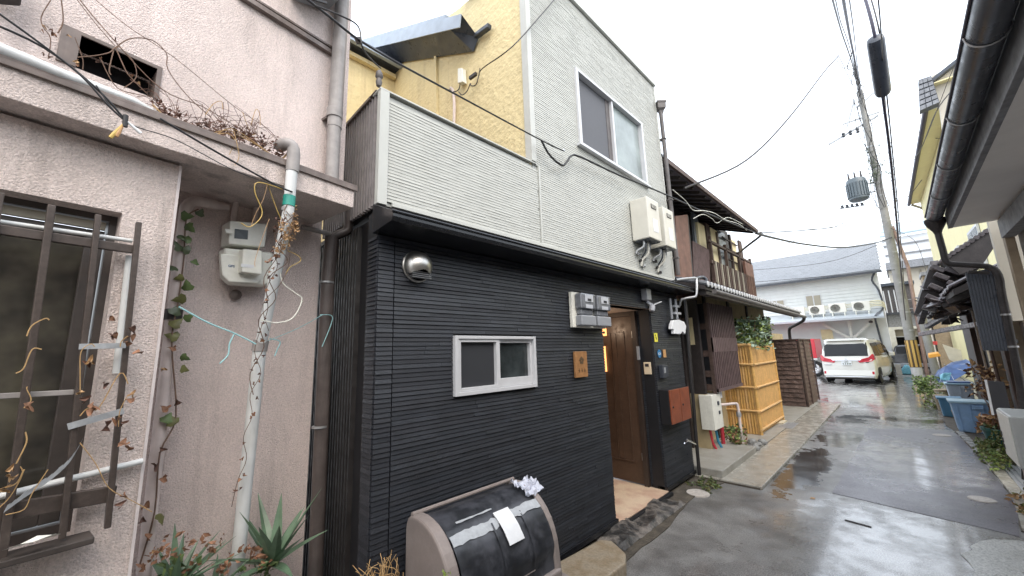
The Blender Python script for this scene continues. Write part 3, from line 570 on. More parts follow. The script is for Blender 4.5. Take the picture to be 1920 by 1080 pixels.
# vine and leaves on the window bars
vine('dried_vine', 'yellow vine tendrils with withered leaves climbing the window bars',
     [[(-2.047,-0.250,1.272),(-2.051,-0.229,1.304),(-2.054,-0.213,1.364),(-2.053,-0.220,1.390)], [(-2.045,-0.263,1.687),(-2.047,-0.249,1.703),(-2.049,-0.239,1.764),(-2.053,-0.219,1.764)], [(-2.050,-0.234,1.574),(-2.052,-0.222,1.598),(-2.050,-0.235,1.634),(-2.050,-0.234,1.642)], [(-2.046,-0.255,1.808),(-2.048,-0.248,1.844),(-2.052,-0.223,1.869),(-2.054,-0.214,1.864)], [(-2.040,-0.231,1.253),(-2.047,-0.196,1.257),(-2.048,-0.185,1.302),(-2.053,-0.160,1.368)], [(-2.041,-0.228,1.402),(-2.043,-0.215,1.464),(-2.042,-0.221,1.498)], [(-2.061,-0.115,1.605),(-2.059,-0.123,1.679),(-2.058,-0.129,1.754),(-2.062,-0.109,1.782),(-2.064,-0.098,1.772)],
      [(-2.062,-0.108,1.531),(-2.065,-0.091,1.556),(-2.070,-0.065,1.553),(-2.077,-0.024,1.673),(-2.081,0.002,1.632)], [(-2.064,-0.098,1.440),(-2.072,-0.052,1.359),(-2.079,-0.010,1.267),(-2.091,0.059,1.201),(-2.101,0.115,1.146)], [(-2.086,-0.033,1.772),(-2.086,-0.032,1.793),(-2.088,-0.017,1.813)], [(-2.090,-0.008,1.477),(-2.090,-0.010,1.535),(-2.092,0.006,1.592)], [(-2.039,-0.241,1.334),(-2.042,-0.220,1.343),(-2.044,-0.210,1.381)]],
     .0019, 'twig_tan', [(p, s, m_) for p, s, m_ in zip([(-2.072,-0.054,1.872),(-2.072,-0.053,1.822),(-2.073,-0.044,1.802),(-2.081,0.000,1.792),(-2.084,0.015,1.762),(-2.061,-0.115,1.716),(-2.062,-0.106,1.696),(-2.060,-0.122,1.605),(-2.061,-0.114,1.595),(-2.076,-0.028,1.510),(-2.074,-0.039,1.484),(-2.076,-0.030,1.464),(-2.081,0.000,1.573),(-2.082,0.006,1.592),(-2.084,0.014,1.437),(-2.081,0.001,1.496),(-2.064,-0.097,1.548),(-2.038,-0.247,1.390),(-2.040,-0.234,1.316),(-2.081,-0.003,1.823),(-2.038,-0.243,1.374),(-2.079,-0.012,1.772),(-2.085,0.021,1.231),(-2.073,-0.047,1.636),(-2.066,-0.085,1.555),(-2.085,0.021,1.407),(-2.041,-0.227,1.574),(-2.083,0.010,1.208)],
      [.045]*28, ['leaf_dead', 'leaf_brown', 'leaf_dead', 'leaf_dead', 'leaf_dead', 'leaf_tan', 'leaf_brown', 'leaf_tan', 'leaf_brown', 'leaf_dead', 'leaf_brown', 'leaf_brown', 'leaf_dead', 'leaf_tan', 'leaf_dead', 'leaf_brown', 'leaf_dead', 'leaf_tan', 'leaf_tan', 'leaf_brown', 'leaf_tan', 'leaf_dead', 'leaf_dead', 'leaf_brown', 'leaf_dead', 'leaf_dead', 'leaf_dead', 'leaf_brown'])])
vine('dried_vine', 'dark withered vine winding up the white drainpipe',
     [[(-2.396,0.419,1.009),(-2.389,0.434,1.128),(-2.386,0.462,1.222),(-2.371,0.438,1.330),(-2.362,0.466,1.429),(-2.346,0.447,1.537),(-2.342,0.485,1.640),(-2.325,0.447,1.749),(-2.297,0.457,1.856),(-2.265,0.477,1.964),(-2.224,0.457,2.068),(-2.193,0.490,2.178),(-2.161,0.461,2.251),(-2.137,0.484,2.335),(-2.115,0.462,2.408)],
      [(-2.348,0.461,1.535),(-2.334,0.437,1.643),(-2.324,0.486,1.776),(-2.277,0.443,1.909),(-2.252,0.506,2.020),(-2.206,0.461,2.121),(-2.193,0.536,2.213),(-2.155,0.475,2.280),(-2.136,0.530,2.372),(-2.119,0.483,2.443),(-2.125,0.518,2.542)],
      [(-2.304,0.497,1.857),(-2.251,0.452,1.989),(-2.226,0.521,2.103),(-2.185,0.541,2.241),(-2.146,0.480,2.308),(-2.128,0.535,2.400),(-2.120,0.492,2.460)],
      [(-2.246,0.472,2.017),(-2.202,0.437,2.117),(-2.167,0.495,2.259),(-2.132,0.455,2.327),(-2.129,0.544,2.461)]],
     .0022, 'twig', [(p, .030, random.choice(['leaf_brown', 'leaf_brown', 'leaf_dead'])) for p in [(-2.390,0.436,1.135),(-2.392,0.456,1.140),(-2.124,0.462,2.356),(-2.140,0.479,2.322),(-2.374,0.437,1.293),(-2.364,0.467,1.422),(-2.353,0.472,1.512),(-2.244,0.462,2.015),(-2.342,0.460,1.601),(-2.345,0.477,1.599),(-2.341,0.469,1.635),(-2.173,0.463,2.220),(-2.299,0.451,1.845),(-2.283,0.456,1.897),(-2.360,0.459,1.441),(-2.390,0.419,1.089),(-2.392,0.456,1.138),(-2.332,0.450,1.687),(-2.310,0.484,1.826),(-2.223,0.455,2.069),(-2.119,0.485,2.390),(-2.117,0.473,2.400),(-2.314,0.464,1.798),(-2.249,0.465,2.001),(-2.279,0.472,1.917),(-2.384,0.445,1.217),(-2.330,0.453,1.713),(-2.333,0.446,1.665),(-2.210,0.464,2.114),(-2.119,0.485,2.408),(-2.253,0.470,1.993),(-2.159,0.443,2.245),(-2.332,0.479,1.734),(-2.395,0.444,1.077),(-2.172,0.483,2.236),(-2.113,0.448,2.394),(-2.196,0.475,2.160),(-2.179,0.442,2.187),(-2.177,0.471,2.213),(-2.193,0.452,2.151),(-2.177,0.450,2.200),(-2.185,0.482,2.196),(-2.127,0.444,2.335),(-2.205,0.465,2.128),(-2.206,0.481,2.137),(-2.113,0.452,2.403),(-2.176,0.449,2.202),(-2.177,0.482,2.222),(-2.142,0.459,2.302),(-2.153,0.474,2.283)]])
b = MB(); leafcloud(b, [(-2.137,0.488,2.364),(-2.139,0.503,2.325),(-2.143,0.526,2.373),(-2.154,0.531,2.334),(-2.136,0.481,2.390),(-2.146,0.542,2.407),(-2.145,0.534,2.449),(-2.148,0.554,2.381),(-2.172,0.514,2.286),(-2.177,0.485,2.259),(-2.140,0.507,2.456),(-2.144,0.531,2.492)], .018, 330, .016)
for pts in ([(-2.167,0.432,2.416),(-2.160,0.388,2.211),(-2.160,0.387,2.158)], [(-2.174,0.353,2.583),(-2.184,0.410,2.619),(-2.183,0.404,2.529),(-2.178,0.375,2.434),(-2.175,0.358,2.359)]): b.tube(smoothpts(pts, 5), .0014, 5)
b.build('vine_tuft', 'leaf_tan', label='tangle of tan dried tendrils wrapped round the upper white drainpipe', cat='dried vine')
cable([(-2.176,0.483,2.594),(-2.157,0.371,2.591),(-2.155,0.359,2.535),(-2.162,0.399,2.435),(-2.154,0.354,2.353),(-2.147,0.313,2.361)], .0022, 'wire_yellow', 'yellow wire loop hanging from the canopy to the gas meter', 'wire', 'wire')
cable([(-2.215,0.416,2.632),(-2.226,0.477,2.488),(-2.237,0.538,2.370),(-2.237,0.536,2.310)], .002, 'wire_yellow', 'second yellow wire running down to the pipe tangle', 'wire', 'wire')
cable([(-2.232,0.510,2.188),(-2.235,0.529,2.105),(-2.248,0.598,2.056),(-2.253,0.631,2.025),(-2.247,0.593,1.926),(-2.233,0.517,1.894),(-2.220,0.444,1.904)], .003, 'wire_white', 'white wire looping out beside the drainpipe', 'wire', 'wire')
cable([(-2.236,0.530,2.285),(-2.248,0.599,2.264),(-2.250,0.609,2.236),(-2.241,0.562,2.197),(-2.237,0.539,2.150)], .0022, 'wire_yellow', 'small yellow wire loop right of the drainpipe', 'wire', 'wire')
cable([(-2.215,0.128,1.950),(-2.235,0.237,1.885),(-2.254,0.345,1.838),(-2.270,0.439,1.787)], .0035, 'string_blue', 'blue string stretched from the ivy pipe to the white drainpipe', 'string', 'string')
cable([(-2.254,0.345,1.838),(-2.251,0.328,1.787),(-2.251,0.327,1.737),(-2.245,0.297,1.696)], .003, 'string_blue', 'loose end of blue string left of the drainpipe', 'string', 'string')
cable([(-2.384,0.509,1.806),(-2.412,0.668,1.883),(-2.436,0.802,1.969)], .0018, 'string_blue', 'thin string from the white drainpipe to the brown one', 'string', 'string')
cable([(-2.605,0.841,1.986), (-2.619,0.919,1.984), (-2.618,0.915,1.921), (-2.610,0.866,1.782)], .003, 'string_blue', 'blue string tied round the brown drainpipe', 'string', 'string')
cable([(-2.365,0.516,1.819),(-2.374,0.569,1.805),(-2.373,0.559,1.762),(-2.371,0.548,1.726)], .003, 'string_blue', 'grey blue string end knotted at the drainpipe collar', 'string', 'string')

# agaves and dead leaves at the foot
def agave(loc, R, n, label, seed):
    random.seed(seed); root = thing('agave', label, 'agave', loc, 'agaves at the foot of the pink wall')
    for i in range(n):
        a = i*2.399+seed; el = rnd(.5, 1.25) if i > n*.35 else rnd(.15, .6); L = R*rnd(.7, 1.05); b = MB()
        d = V((math.cos(a)*math.cos(el), math.sin(a)*math.cos(el), math.sin(el))); sx = V((-math.sin(a), math.cos(a), 0)); up = sx.cross(d)*-1
        if up.z < 0: up = -up
        P = []
        for k in range(7):
            t_ = k/6; c = V(loc)+d*L*t_-ZA*(.10*L*t_*t_)*(1.4-el); w = R*.068*math.sin(math.pi*min(1, .28+.72*t_))**.8*(1-t_)**.25+.001
            P.append((c-sx*w+up*w*.45, c, c+sx*w+up*w*.45))
        vs = [q for r_ in P for q in r_]; b.add(vs, [(3*k+j, 3*k+j+1, 3*k+4+j, 3*k+3+j) for k in range(6) for j in range(2)])
        b.build('leaf', 'agave', root, smooth=True)
    return root
agave((-2.425,0.624,0.662), .40, 18, 'large spiky agave right of the white drainpipe by the pink wall', 3)
agave((-2.355,0.229,0.732), .27, 18, 'agave with broad dark leaves left of the white drainpipe', 5)
agave((-2.360,0.373,0.649), .20, 14, 'low agave at the bottom edge close to the drainpipe foot', 8)
random.seed(5)
b = MB(); leafcloud(b, [(-2.357,0.354,0.878),(-2.342,0.272,0.931),(-2.334,0.222,0.887),(-2.379,0.477,0.783),(-2.385,0.514,0.744),(-2.398,0.586,0.714),(-2.366,0.404,0.768),(-2.351,0.319,0.825),(-2.323,0.165,0.952),(-2.341,0.265,0.806),(-2.391,0.546,0.779),(-2.321,0.151,0.916)], .032, 150, .035)
b.build('dead_leaves', 'leaf_dead', label='withered orange brown leaves around the agaves', cat='dead leaves', kind='stuff')
b = MB(); leafcloud(b, [(-2.386,0.517,0.695),(-2.399,0.591,0.651),(-2.341,0.266,0.795),(-2.331,0.208,0.852)], .045, 60, .04); b.build('weeds', 'leaf_green', label='small green weeds among the agaves below the pink wall', cat='weeds', kind='stuff')

# ---------------------------------------------------------------- black and white house
D = -2.18
bh = thing('townhouse', 'narrow two storey house, black siding below and white siding above, yellow gable behind', 'house', (D, 3.3, 0))
# structural walls behind the siding
def xwall(name, m, x0, x1, y0, y1, z0, z1, holes=(), parent=bh):
    a = sorted({y0, y1} | {h[0] for h in holes} | {h[1] for h in holes}); c = sorted({z0, z1} | {h[2] for h in holes} | {h[3] for h in holes}); b = MB()
    for i in range(len(a)-1):
        for j in range(len(c)-1):
            my, mz = (a[i]+a[i+1])/2, (c[j]+c[j+1])/2
            if any(h[0] < my < h[1] and h[2] < mz < h[3] for h in holes): continue
            b.box((x0, a[i], c[j]), (x1, a[i+1], c[j+1]))
    return b.build(name, m, parent)
DW = (1.60, 2.38, 1.45, 1.81)
xwall('ground_floor_wall', 'black_flat', D-.15, D-.015, 1.02, 5.53, .06, 2.62, [DW, (3.52, 4.64, 0, 2.2)])
UW = (3.31, 4.89, 3.98, 4.89)
xwall('upper_wall', 'white_trim', D-.15, D-.012, 2.51, 5.5, 2.62, 5.82, [UW])
xwall('parapet', 'white_trim', D-.12, D-.012, 1.03, 2.50, 2.66, 3.44)
# dark strips of the black siding
strips = []
def course_run(y0, y1, z, h, brk, holes, mk, lo, hi):
    segs = [(y0, y1)]
    for (a, c, zl, zh) in holes:
        if z+h > zl and z < zh:
            n_ = []
            for (p, q) in segs:
                if c <= p or a >= q: n_.append((p, q)); continue
                if p < a: n_.append((p, a))
                if q > c: n_.append((c, q))
            segs = n_
    for (p, q) in segs:
        x = p
        while x < q-.02:
            L = rnd(lo, hi); e = min(q, x+L)
            if q-e < .08: e = q
            mk(x, e); x = e
H_ = .0275; cz = .09
while cz < 2.44:
    course_run(1.13, 3.50, cz, H_, 0, [(DW[0]-.02, DW[1]+.02, DW[2]-.02, DW[3]+.02)], lambda a, c: strips.append(('x', a, c, cz)), .18, .85)
    course_run(1.02, 1.125, cz, H_, 0, [], lambda a, c: strips.append(('x', a, c, cz)), .06, .12)
    if cz > 2.2: course_run(3.50, 4.65, cz, H_, 0, [], lambda a, c: strips.append(('x', a, c, cz)), .18, .85)
    course_run(4.65, 5.52, cz, H_, 0, [], lambda a, c: strips.append(('x', a, c, cz)), .15, .7)
    if cz < 2.17: course_run(D-.185, D-.004, cz, H_, 0, [], lambda a, c: strips.append(('d', a, c, cz)), .1, .2)
    course_run(D-.13, D-.004, cz, H_, 0, [], lambda a, c: strips.append(('l', a, c, cz)), .06, .13)
    cz += H_
def strip_geo(b, s, dp):
    k, a, c, z = s; g_ = .0009; z0, z1 = z+.0008, z+H_-.0026
    if k == 'x': b.add([(D-.016, a+g_, z0), (D+dp, a+g_, z0), (D+dp*.35, a+g_, z1), (D-.016, a+g_, z1), (D-.016, c-g_, z0), (D+dp, c-g_, z0), (D+dp*.35, c-g_, z1), (D-.016, c-g_, z1)], [(0,1,2,3),(4,7,6,5),(0,4,5,1),(1,5,6,2),(2,6,7,3)])
    else:
        y = 4.65 if k == 'd' else 1.02; e = D-.003
        b.add([(a+g_, y+.012, z0), (a+g_, y-dp, z0), (a+g_, y-dp*.35, z1), (a+g_, y+.012, z1), (min(c-g_, e), y+.012, z0), (min(c-g_, e), y-dp, z0), (min(c-g_, e), y-dp*.35, z1), (min(c-g_, e), y+.012, z1)], [(0,3,2,1),(4,5,6,7),(0,1,5,4),(1,2,6,5),(2,3,7,6)])
def big(s):
    k, a, c, z = s
    if k != 'x' or z < .45: return 0
    return (c-a)**.5/(4.7+((a+c)/2)**2+(z-1.7)**2)
strips.sort(key=big, reverse=True)
SM = ['black_siding', 'black_siding_b', 'black_siding_c']
sets = {m_: MB() for m_ in SM}
for i, s in enumerate(strips):
    dp = rnd(.0055, .0105)
    if i < 290 and big(s) > 0: b = MB(); strip_geo(b, s, dp); b.build('siding_strip', random.choice(SM), bh)
    else: strip_geo(sets[random.choice(SM)], s, dp)
for m_, b in sets.items(): b.build('siding', m_, bh, kind='stuff')
# white siding courses
b = MB(); z = 2.685; h = .0225
def wcourse(y0, y1, z, x=D):
    y = y0
    while y < y1-.01:
        e = min(y1, y+rnd(.05, .22)); dp = rnd(.0022, .0046)
        b.add([(x-.013, y, z), (x+dp, y, z+.001), (x+dp-.001, y, z+.006), (x+.001, y, z+h-.001), (x-.013, e, z), (x+dp, e, z+.001), (x+dp-.001, e, z+.006), (x+.001, e, z+h-.001)], [(0,4,5,1),(1,5,6,2),(2,6,7,3),(0,1,2,3),(4,7,6,5)]); y = e
while z < 5.80:
    if z < 3.40: wcourse(1.066, 2.565, z)
    if z < 3.44 or True:
        if UW[2]-.03 < z < UW[3]+.01: wcourse(2.60 if z < 3.44 else 2.545, UW[0]-.015, z); wcourse(UW[1]+.015, 5.49, z)
        else: wcourse(2.60 if z < 3.44 else 2.545, 5.49, z)
    z += h
b.build('white_siding', 'white_siding', bh, kind='stuff')
def part(m_, name, *boxes, bevel=.002, parent=bh):
    b = MB()
    for a, c in boxes: b.box(a, c)
    return b.build(name, m_, parent, bevel=bevel)
part('white_trim', 'corner_trim', ((D-.03, .998, 2.655), (D+.016, 1.062, 3.452)))
part('white_trim', 'corner_trim', ((D-.06, 2.475, 3.47), (D+.022, 2.54, 5.84)))
part('white_trim', 'joint_strip', ((D-.01, 2.572, 2.68), (D+.014, 2.592, 3.45)))
part('white_trim', 'parapet_cap', ((D-.10, .995, 3.452), (D+.016, 2.48, 3.464)), ((D+.0, 2.48, 3.452), (D+.016, 2.545, 3.464)))
part('cap_metal', 'cap_flashing', ((D-.16, .99, 3.465), (D-.04, 2.47, 3.472)))
part('white_trim', 'base_trim', ((D-.01, 1.1, 2.655), (D+.018, 5.5, 2.684)))
part('white_trim', 'roof_edge', ((D-.1, 2.47, 5.83), (D+.035, 5.53, 5.87)))
part('white_trim', 'corner_trim', ((D-.1, 5.492, 2.66), (D+.012, 5.53, 5.83)))
part('black_gloss', 'base_trim', ((D-.1, 1.0, .045), (D+.022, 3.52, .088)), ((D-.1, 4.64, .045), (D+.022, 5.54, .088)))
part('black_flat', 'plinth', ((D-.14, 1.02, 0), (D-.02, 3.52, .045)), ((D-.14, 4.64, 0), (D-.02, 5.53, .045)))
# eave over the ground floor: sloped black strip with gutter lip
ev = MB().prism([(D-.02, .985, 2.46), (D+.23, .985, 2.475), (D+.25, .985, 2.495), (D+.25, .985, 2.53), (D+.22, .985, 2.545), (D-.02, .985, 2.655)], (0, 4.60, 0)).build('eave', 'black_gloss', bh, bevel=.004)
MB().tube([(D+.254, .975, 2.527), (D+.254, 5.6, 2.522)], .009, 8).build('gutter_lip', 'black_gloss', ev, smooth=True)
b = MB()
for k in range(46): b.bar((D+.02, 1.02+k*.1, 2.640), (D+.235, 1.02+k*.1, 2.546), .008, .008, ZA)
b.build('standing_seam', 'black_gloss', ev, kind='stuff')
# big upper window
w = part('window_alu', 'window', ((D-.08, 3.29, 3.95), (D+.03, 3.335, 4.915)), ((D-.08, 4.865, 3.95), (D+.03, 4.91, 4.915)), ((D-.08, 3.335, 4.88), (D+.03, 4.865, 4.915)), ((D-.08, 3.335, 3.95), (D+.03, 4.865, 3.985)))
part('window_alu', 'mullion', ((D-.05, 4.085, 3.985), (D+.01, 4.12, 4.88)), parent=w)
part('window_alu', 'sill', ((D-.02, 3.25, 3.925), (D+.055, 4.94, 3.949)), parent=w)
part('screen_mesh', 'insect_screen', ((D-.045, 3.335, 3.985), (D-.035, 4.0, 4.88)), parent=w)
part('dark_tin', 'sash', ((D-.05, 4.0, 3.985), (D-.028, 4.085, 4.88)), parent=w)
part('frosted', 'pane', ((D-.035, 4.12, 3.985), (D-.028, 4.865, 4.88)), parent=w)
# small lower window
a0, a1, z0, z1 = 1.575, 2.405, 1.425, 1.835
w = part('window_alu', 'window', ((D-.08, a0, z0), (D+.036, a0+.03, z1)), ((D-.08, a1-.024, z0), (D+.036, a1, z1)), ((D-.08, a0+.03, z1-.022), (D+.036, a1-.024, z1)), ((D-.08, a0+.03, z0), (D+.036, a1-.024, z0+.026)))
part('window_alu', 'sash', ((D-.02, a0+.031, z0+.027), (D+.026, a0+.056, z1-.023)), ((D-.02, 1.965, z0+.027), (D+.026, 2.0, z1-.023)), ((D-.02, a0+.056, z1-.045), (D+.026, 1.965, z1-.023)), ((D-.02, a0+.056, z0+.027), (D+.026, 1.965, z0+.05)), parent=w)
part('window_alu', 'sash', ((D-.04, 2.001, z0+.027), (D+.008, 2.015, z1-.023)), ((D-.04, a1-.048, z0+.027), (D+.008, a1-.025, z1-.023)), ((D-.04, 2.015, z1-.05), (D+.008, a1-.048, z1-.023)), ((D-.04, 2.015, z0+.027), (D+.008, a1-.048, z0+.09)), parent=w)
part('small_screen', 'insect_screen', ((D-.012, a0+.056, z0+.05), (D-.005, 1.965, z1-.045)), parent=w)
part('small_glass', 'pane', ((D-.03, 2.015, z0+.09), (D-.022, a1-.048, z1-.05)), parent=w)
# porch recess
part('tan_tile', 'porch_floor', ((D-1.5, 3.5, 0), (D+.03, 4.64, .055)), bevel=.004)
part('black_flat', 'porch_kerb', ((D+.031, 3.48, 0), (D+.075, 4.66, .045)))
part('tan_ceiling', 'porch_ceiling', ((D-1.5, 3.51, 2.2), (D-.16, 4.64, 2.215)), ((D-.16, 3.521, 2.2), (D-.004, 4.639, 2.206)))
part('black_flat', 'porch_wall', ((D-1.55, 3.4, 0), (D-1.5, 4.8, 2.25)), ((D-1.5, 3.42, .05), (D-.16, 3.5, 2.2)), ((D-1.5, 4.662, .05), (D-.9, 4.75, 2.2)), ((D-.19, 4.662, .05), (D-.15, 4.75, 2.62)))
dr = part('door_frame', 'door', ((D-.25, 4.60, .056), (D-.19, 4.66, 2.199)), ((D-.92, 4.60, 2.14), (D-.25, 4.66, 2.199)), ((D-.92, 4.60, .056), (D-.87, 4.66, 2.14)))
lf = part('door_brown', 'leaf', ((D-.87, 4.615, .07), (D-.251, 4.655, 2.139)), parent=dr, bevel=.003)
part('door_brown', 'panel_moulding', *[((D-.78+.0+k*.2, 4.603, .33), (D-.78+.014+k*.2, 4.614, 1.93)) for k in range(3)], ((D-.78, 4.603, 1.931), (D-.366, 4.614, 1.945)), ((D-.78, 4.603, .315), (D-.366, 4.614, .329)), ((D-.765, 4.607, .34), (D-.69, 4.6145, 1.92)), ((D-.56, 4.607, .34), (D-.49, 4.6145, 1.92)), parent=dr)
part('steel_dull', 'hinge', *[((D-.256, 4.6, z_), (D-.244, 4.608, z_+.09)) for z_ in (.35, 1.85)], parent=dr)
part('warm_lamp', 'lit_sign', ((D-.70, 4.59, 1.90), (D-.62, 4.604, 2.0)), parent=dr)
o = part('warm_lamp', 'lamp', ((D-.685, 4.585, 1.42), (D-.655, 4.604, 1.76)), parent=dr)
t = MB().lathe([(0, 0), (.02, 0), (.02, .002), (0, .002)], (D-.655, 4.589, 1.945), (0, -1, 0), 6).build('flower_mark', 'ink', dr)

pl_ = bpy.data.lights.new('porch_lamp', 'POINT'); pl_.energy = 3.5; pl_.color = (1, .72, .5); pl_.shadow_soft_size = .08
plo = bpy.data.objects.new('porch_lamp', pl_); COL.objects.link(plo); plo.location = (D-.75, 4.05, 2.0)
# side walls facing the pink house
b = MB(); x = D-.13
b.box((D-2.5, 1.06, 0), (D-.12, 1.1, 2.62)); b.build('side_wall', 'black_flat', bh)
b = MB()
for k in range(40): b.prism([(D-.34-k*.045, 1.06, .0), (D-.345-k*.045, 1.03, .0), (D-.365-k*.045, 1.03, .0), (D-.37-k*.045, 1.06, .0)], (0, 0, 2.6))
b.build('side_battens', 'black_rib', bh, kind='stuff')
b = MB()
for k in range(22):
    x = D-.07-k*.042; MB().prism([(x, 1.03, 2.66), (x-.004, 1.002, 2.66), (x-.018, 1.002, 2.66), (x-.022, 1.03, 2.66)], (0, 0, .79)).build('side_rib', 'rib_light', bh)
b.box((D-1.0, 1.03, 2.66), (D-.062, 1.045, 3.45)); b.build('corrugated_side', 'black_flat', bh)
part('cap_metal', 'side_cap', ((D-1.0, .99, 3.452), (D-.135, 1.06, 3.475)))
part('black_flat', 'balcony_floor', ((D-2.5, 1.05, 2.64), (D-.125, 2.5, 2.68)))
b = MB().lathe([(0, 0), (.016, 0), (.022, .03), (.016, .055), (.026, .07), (.022, .10), (.012, .115), (0, .12)], (D-.02, 1.0, 3.488), (0, 0, 1), 10)
b.build('post_insulator', ['dark_tin'], bh, smooth=True)
# yellow gable wall, rear wing and their roofs
b = MB().prism([(D-.02, 2.5, 2.66), (D-3.2, 2.5, 2.66), (D-3.2, 2.5, 6.6), (D-1.15, 2.5, 6.0), (D-.02, 2.5, 5.82)], (0, .1, 0)); b.build('gable_wall', 'yellow_render', bh)
b = MB().box((D-.35, 2.496, 3.0), (D-.02, 2.499, 5.82)); b.build('patch_render', 'yellow_render', bh)
b = MB().box((-5.0, .6, 2.66), (-4.94, 2.5, 6.05)); b.build('wing_wall', 'yellow_render', bh)
MB().bar((-3.73, 2.48, 3.4), (-3.77, 2.48, 5.62), .05, .035, YA).build('render_joint', 'yellow_render', bh)
MB().bar((-3.1, 2.45, 6.0), (D, 2.45, 5.86), .05, .06, YA).build('verge_board', 'dark_tin', bh)
# lower slate roof rising backwards: thick slab, light fascia, battened soffit
RA = [V(q) for q in ((-2.895,2.240,5.429), (-2.892,2.480,5.281), (-2.991,2.480,5.166), (-3.137,2.240,5.418))]
RD = V((-3.4, 0, 1.86))
rf = MB().prism(RA, RD).build('low_roof', 'slate_metal', bh, bevel=.004)
MB().prism([RA[0]+V((.0, -.014, .0)), RA[0]+V((-.03, -.014, -.15)), RA[0]+V((-.03, -.002, -.15)), RA[0]+V((0, -.002, 0))], RD).build('fascia', 'slate_light', rf)
q0 = RA[0]+V((-.35, .03, .20)); MB().prism([q0, q0+V((0, 0, .085)), q0+V((0, .25, .085)), q0+V((0, .25, 0))], RD).build('ridge_tile', 'slate_light', rf)
MB().bar((-2.924,2.460,5.312), (-2.662,2.440,5.245), .055, .06, YA).build('gutter_stub', 'slate_metal', rf, bevel=.01)
wr = MB().prism([(-4.72, .6, 6.06), (-4.72, .6, 6.12), (-5.6, .6, 6.62), (-5.6, .6, 6.52), (-5.0, .6, 6.06)], (0, 1.92, 0)).build('wing_roof', 'slate_metal', bh)
MB().box((-4.76, .6, 6.03), (-4.70, 2.5, 6.06)).build('wing_gutter', 'slate_light', wr)
MB().box((-4.93, .6, 5.93), (-4.86, 2.48, 5.99)).build('wing_trim', 'yellow_render', wr)
# box and plugs on the yellow wall
t = thing('junction_box', 'small pale junction box with looped cables on the yellow wall', 'junction box', (-3.3, 2.44, 4.95))
b = MB(); b.prism([(-3.233,2.430,5.070),(-3.150,2.430,5.026),(-3.133,2.430,4.833),(-3.235,2.430,4.872)], (0, .06, 0)); b.build('case', 'meter_grey', t, bevel=.006)
for pts in ([(-3.210,2.450,4.875),(-3.242,2.450,4.802),(-3.348,2.450,4.833),(-3.435,2.450,4.911)], [(-3.229,2.440,4.761),(-3.168,2.440,4.685),(-3.078,2.440,4.676),(-3.008,2.440,4.745)], [(-3.008,2.440,4.745),(-2.990,2.440,4.701),(-2.905,2.440,4.672),(-2.857,2.440,4.763),(-2.836,2.440,4.831)]): MB().tube(smoothpts(pts, 4), .006, 5).build('lead', 'old_dark', t)
MB().bar((-3.017,2.440,4.812), (-2.902,2.440,4.804), .035, .03, YA).build('clip', 'old_dark', t)
MB().tube(smoothpts([(-3.416,2.460,4.927),(-3.362,2.460,4.846),(-3.342,2.460,4.635),(-3.355,2.460,4.417)], 4), .018, 8).build('cable_duct', 'beige_pipe', t)

# things on the facade --------------------------------------------------------
t = thing('vent_hood', 'round stainless steel vent hood high on the black siding', 'vent', (D, 1.28, 2.29))
b = MB(); n = 28; c = V((D+.008, 1.285, 2.285)); R_ = .10
n = 72; b.lathe([(R_+.006, 0), (R_+.006, .008)]+[(R_*math.cos(q_*math.pi/44), .012+.088*math.sin(q_*math.pi/44)) for q_ in range(23)], c, XA, n, False)
b.f = [f for f, ok in [(f, not (sum(b.v[i][0] for i in f)/len(f) > c.x+.03 and sum(b.v[i][2] for i in f)/len(f)+.35*abs(sum(b.v[i][1] for i in f)/len(f)-c.y) < c.z-.032)) for f in b.f] if ok]; b.mi = [0]*len(b.f)
b.build('hood', 'steel', t, smooth=True)
MB().lathe([(0, .02), (R_*.95, .02), (R_*.95, .018)], c, XA, n).build('opening', 'black_void', t)
b = MB()
for k in range(4): b.box((c.x+.03, c.y-.07+k*.002, c.z-.085+k*.012), (c.x+.07, c.y+.07-k*.002, c.z-.082+k*.012))
b.build('louvre', 'steel_dull', t)

em = thing('electric_meters', 'two clear cased electric meters on a pale backing board beside the doorway', 'electric meter', (D, 3.2, 1.9))
part('meter_grey', 'backing_board', ((D+.012, 2.925, 1.925), (D+.05, 3.50, 2.265)), parent=em, bevel=.006)
for k, y in enumerate((2.965, 3.245)):
    part('clear_plastic', 'meter_case', ((D+.05, y, 2.10), (D+.135, y+.235, 2.25)), parent=em, bevel=.015)
    part('light_plastic', 'dial_window', ((D+.136, y+.05, 2.165), (D+.142, y+.185, 2.235)), ((D+.136, y+.06, 2.105), (D+.140, y+.175, 2.14)), parent=em)
    part('ink', 'counter', ((D+.143, y+.09, 2.175), (D+.145, y+.15, 2.198)), parent=em)
    part('clear_plastic', 'terminal', ((D+.05, y+.02, 2.045), (D+.11, y+.215, 2.10)), parent=em, bevel=.01)
    part('mid_plastic', 'terminal_cover', ((D+.05, y, 1.94), (D+.125, y+.245, 2.04)), parent=em, bevel=.012)
ws = thing('wooden_sign', 'small orange wooden plaque with a dark emblem on the black wall', 'sign', (D+.02, 3.04, 1.45))
part('sign_wood', 'board', ((D+.012, 2.945, 1.46), (D+.034, 3.14, 1.70)), parent=ws, bevel=.003)
b = MB()
for k in range(5):
    a = k*1.2566+.3; b.lathe([(0, 0), (.016, 0), (.016, .002), (0, .002)], (D+.0345, 3.045+math.cos(a)*.022, 1.615+math.sin(a)*.022), XA, 8)
b.build('emblem', 'band_brown', ws)
b = MB()
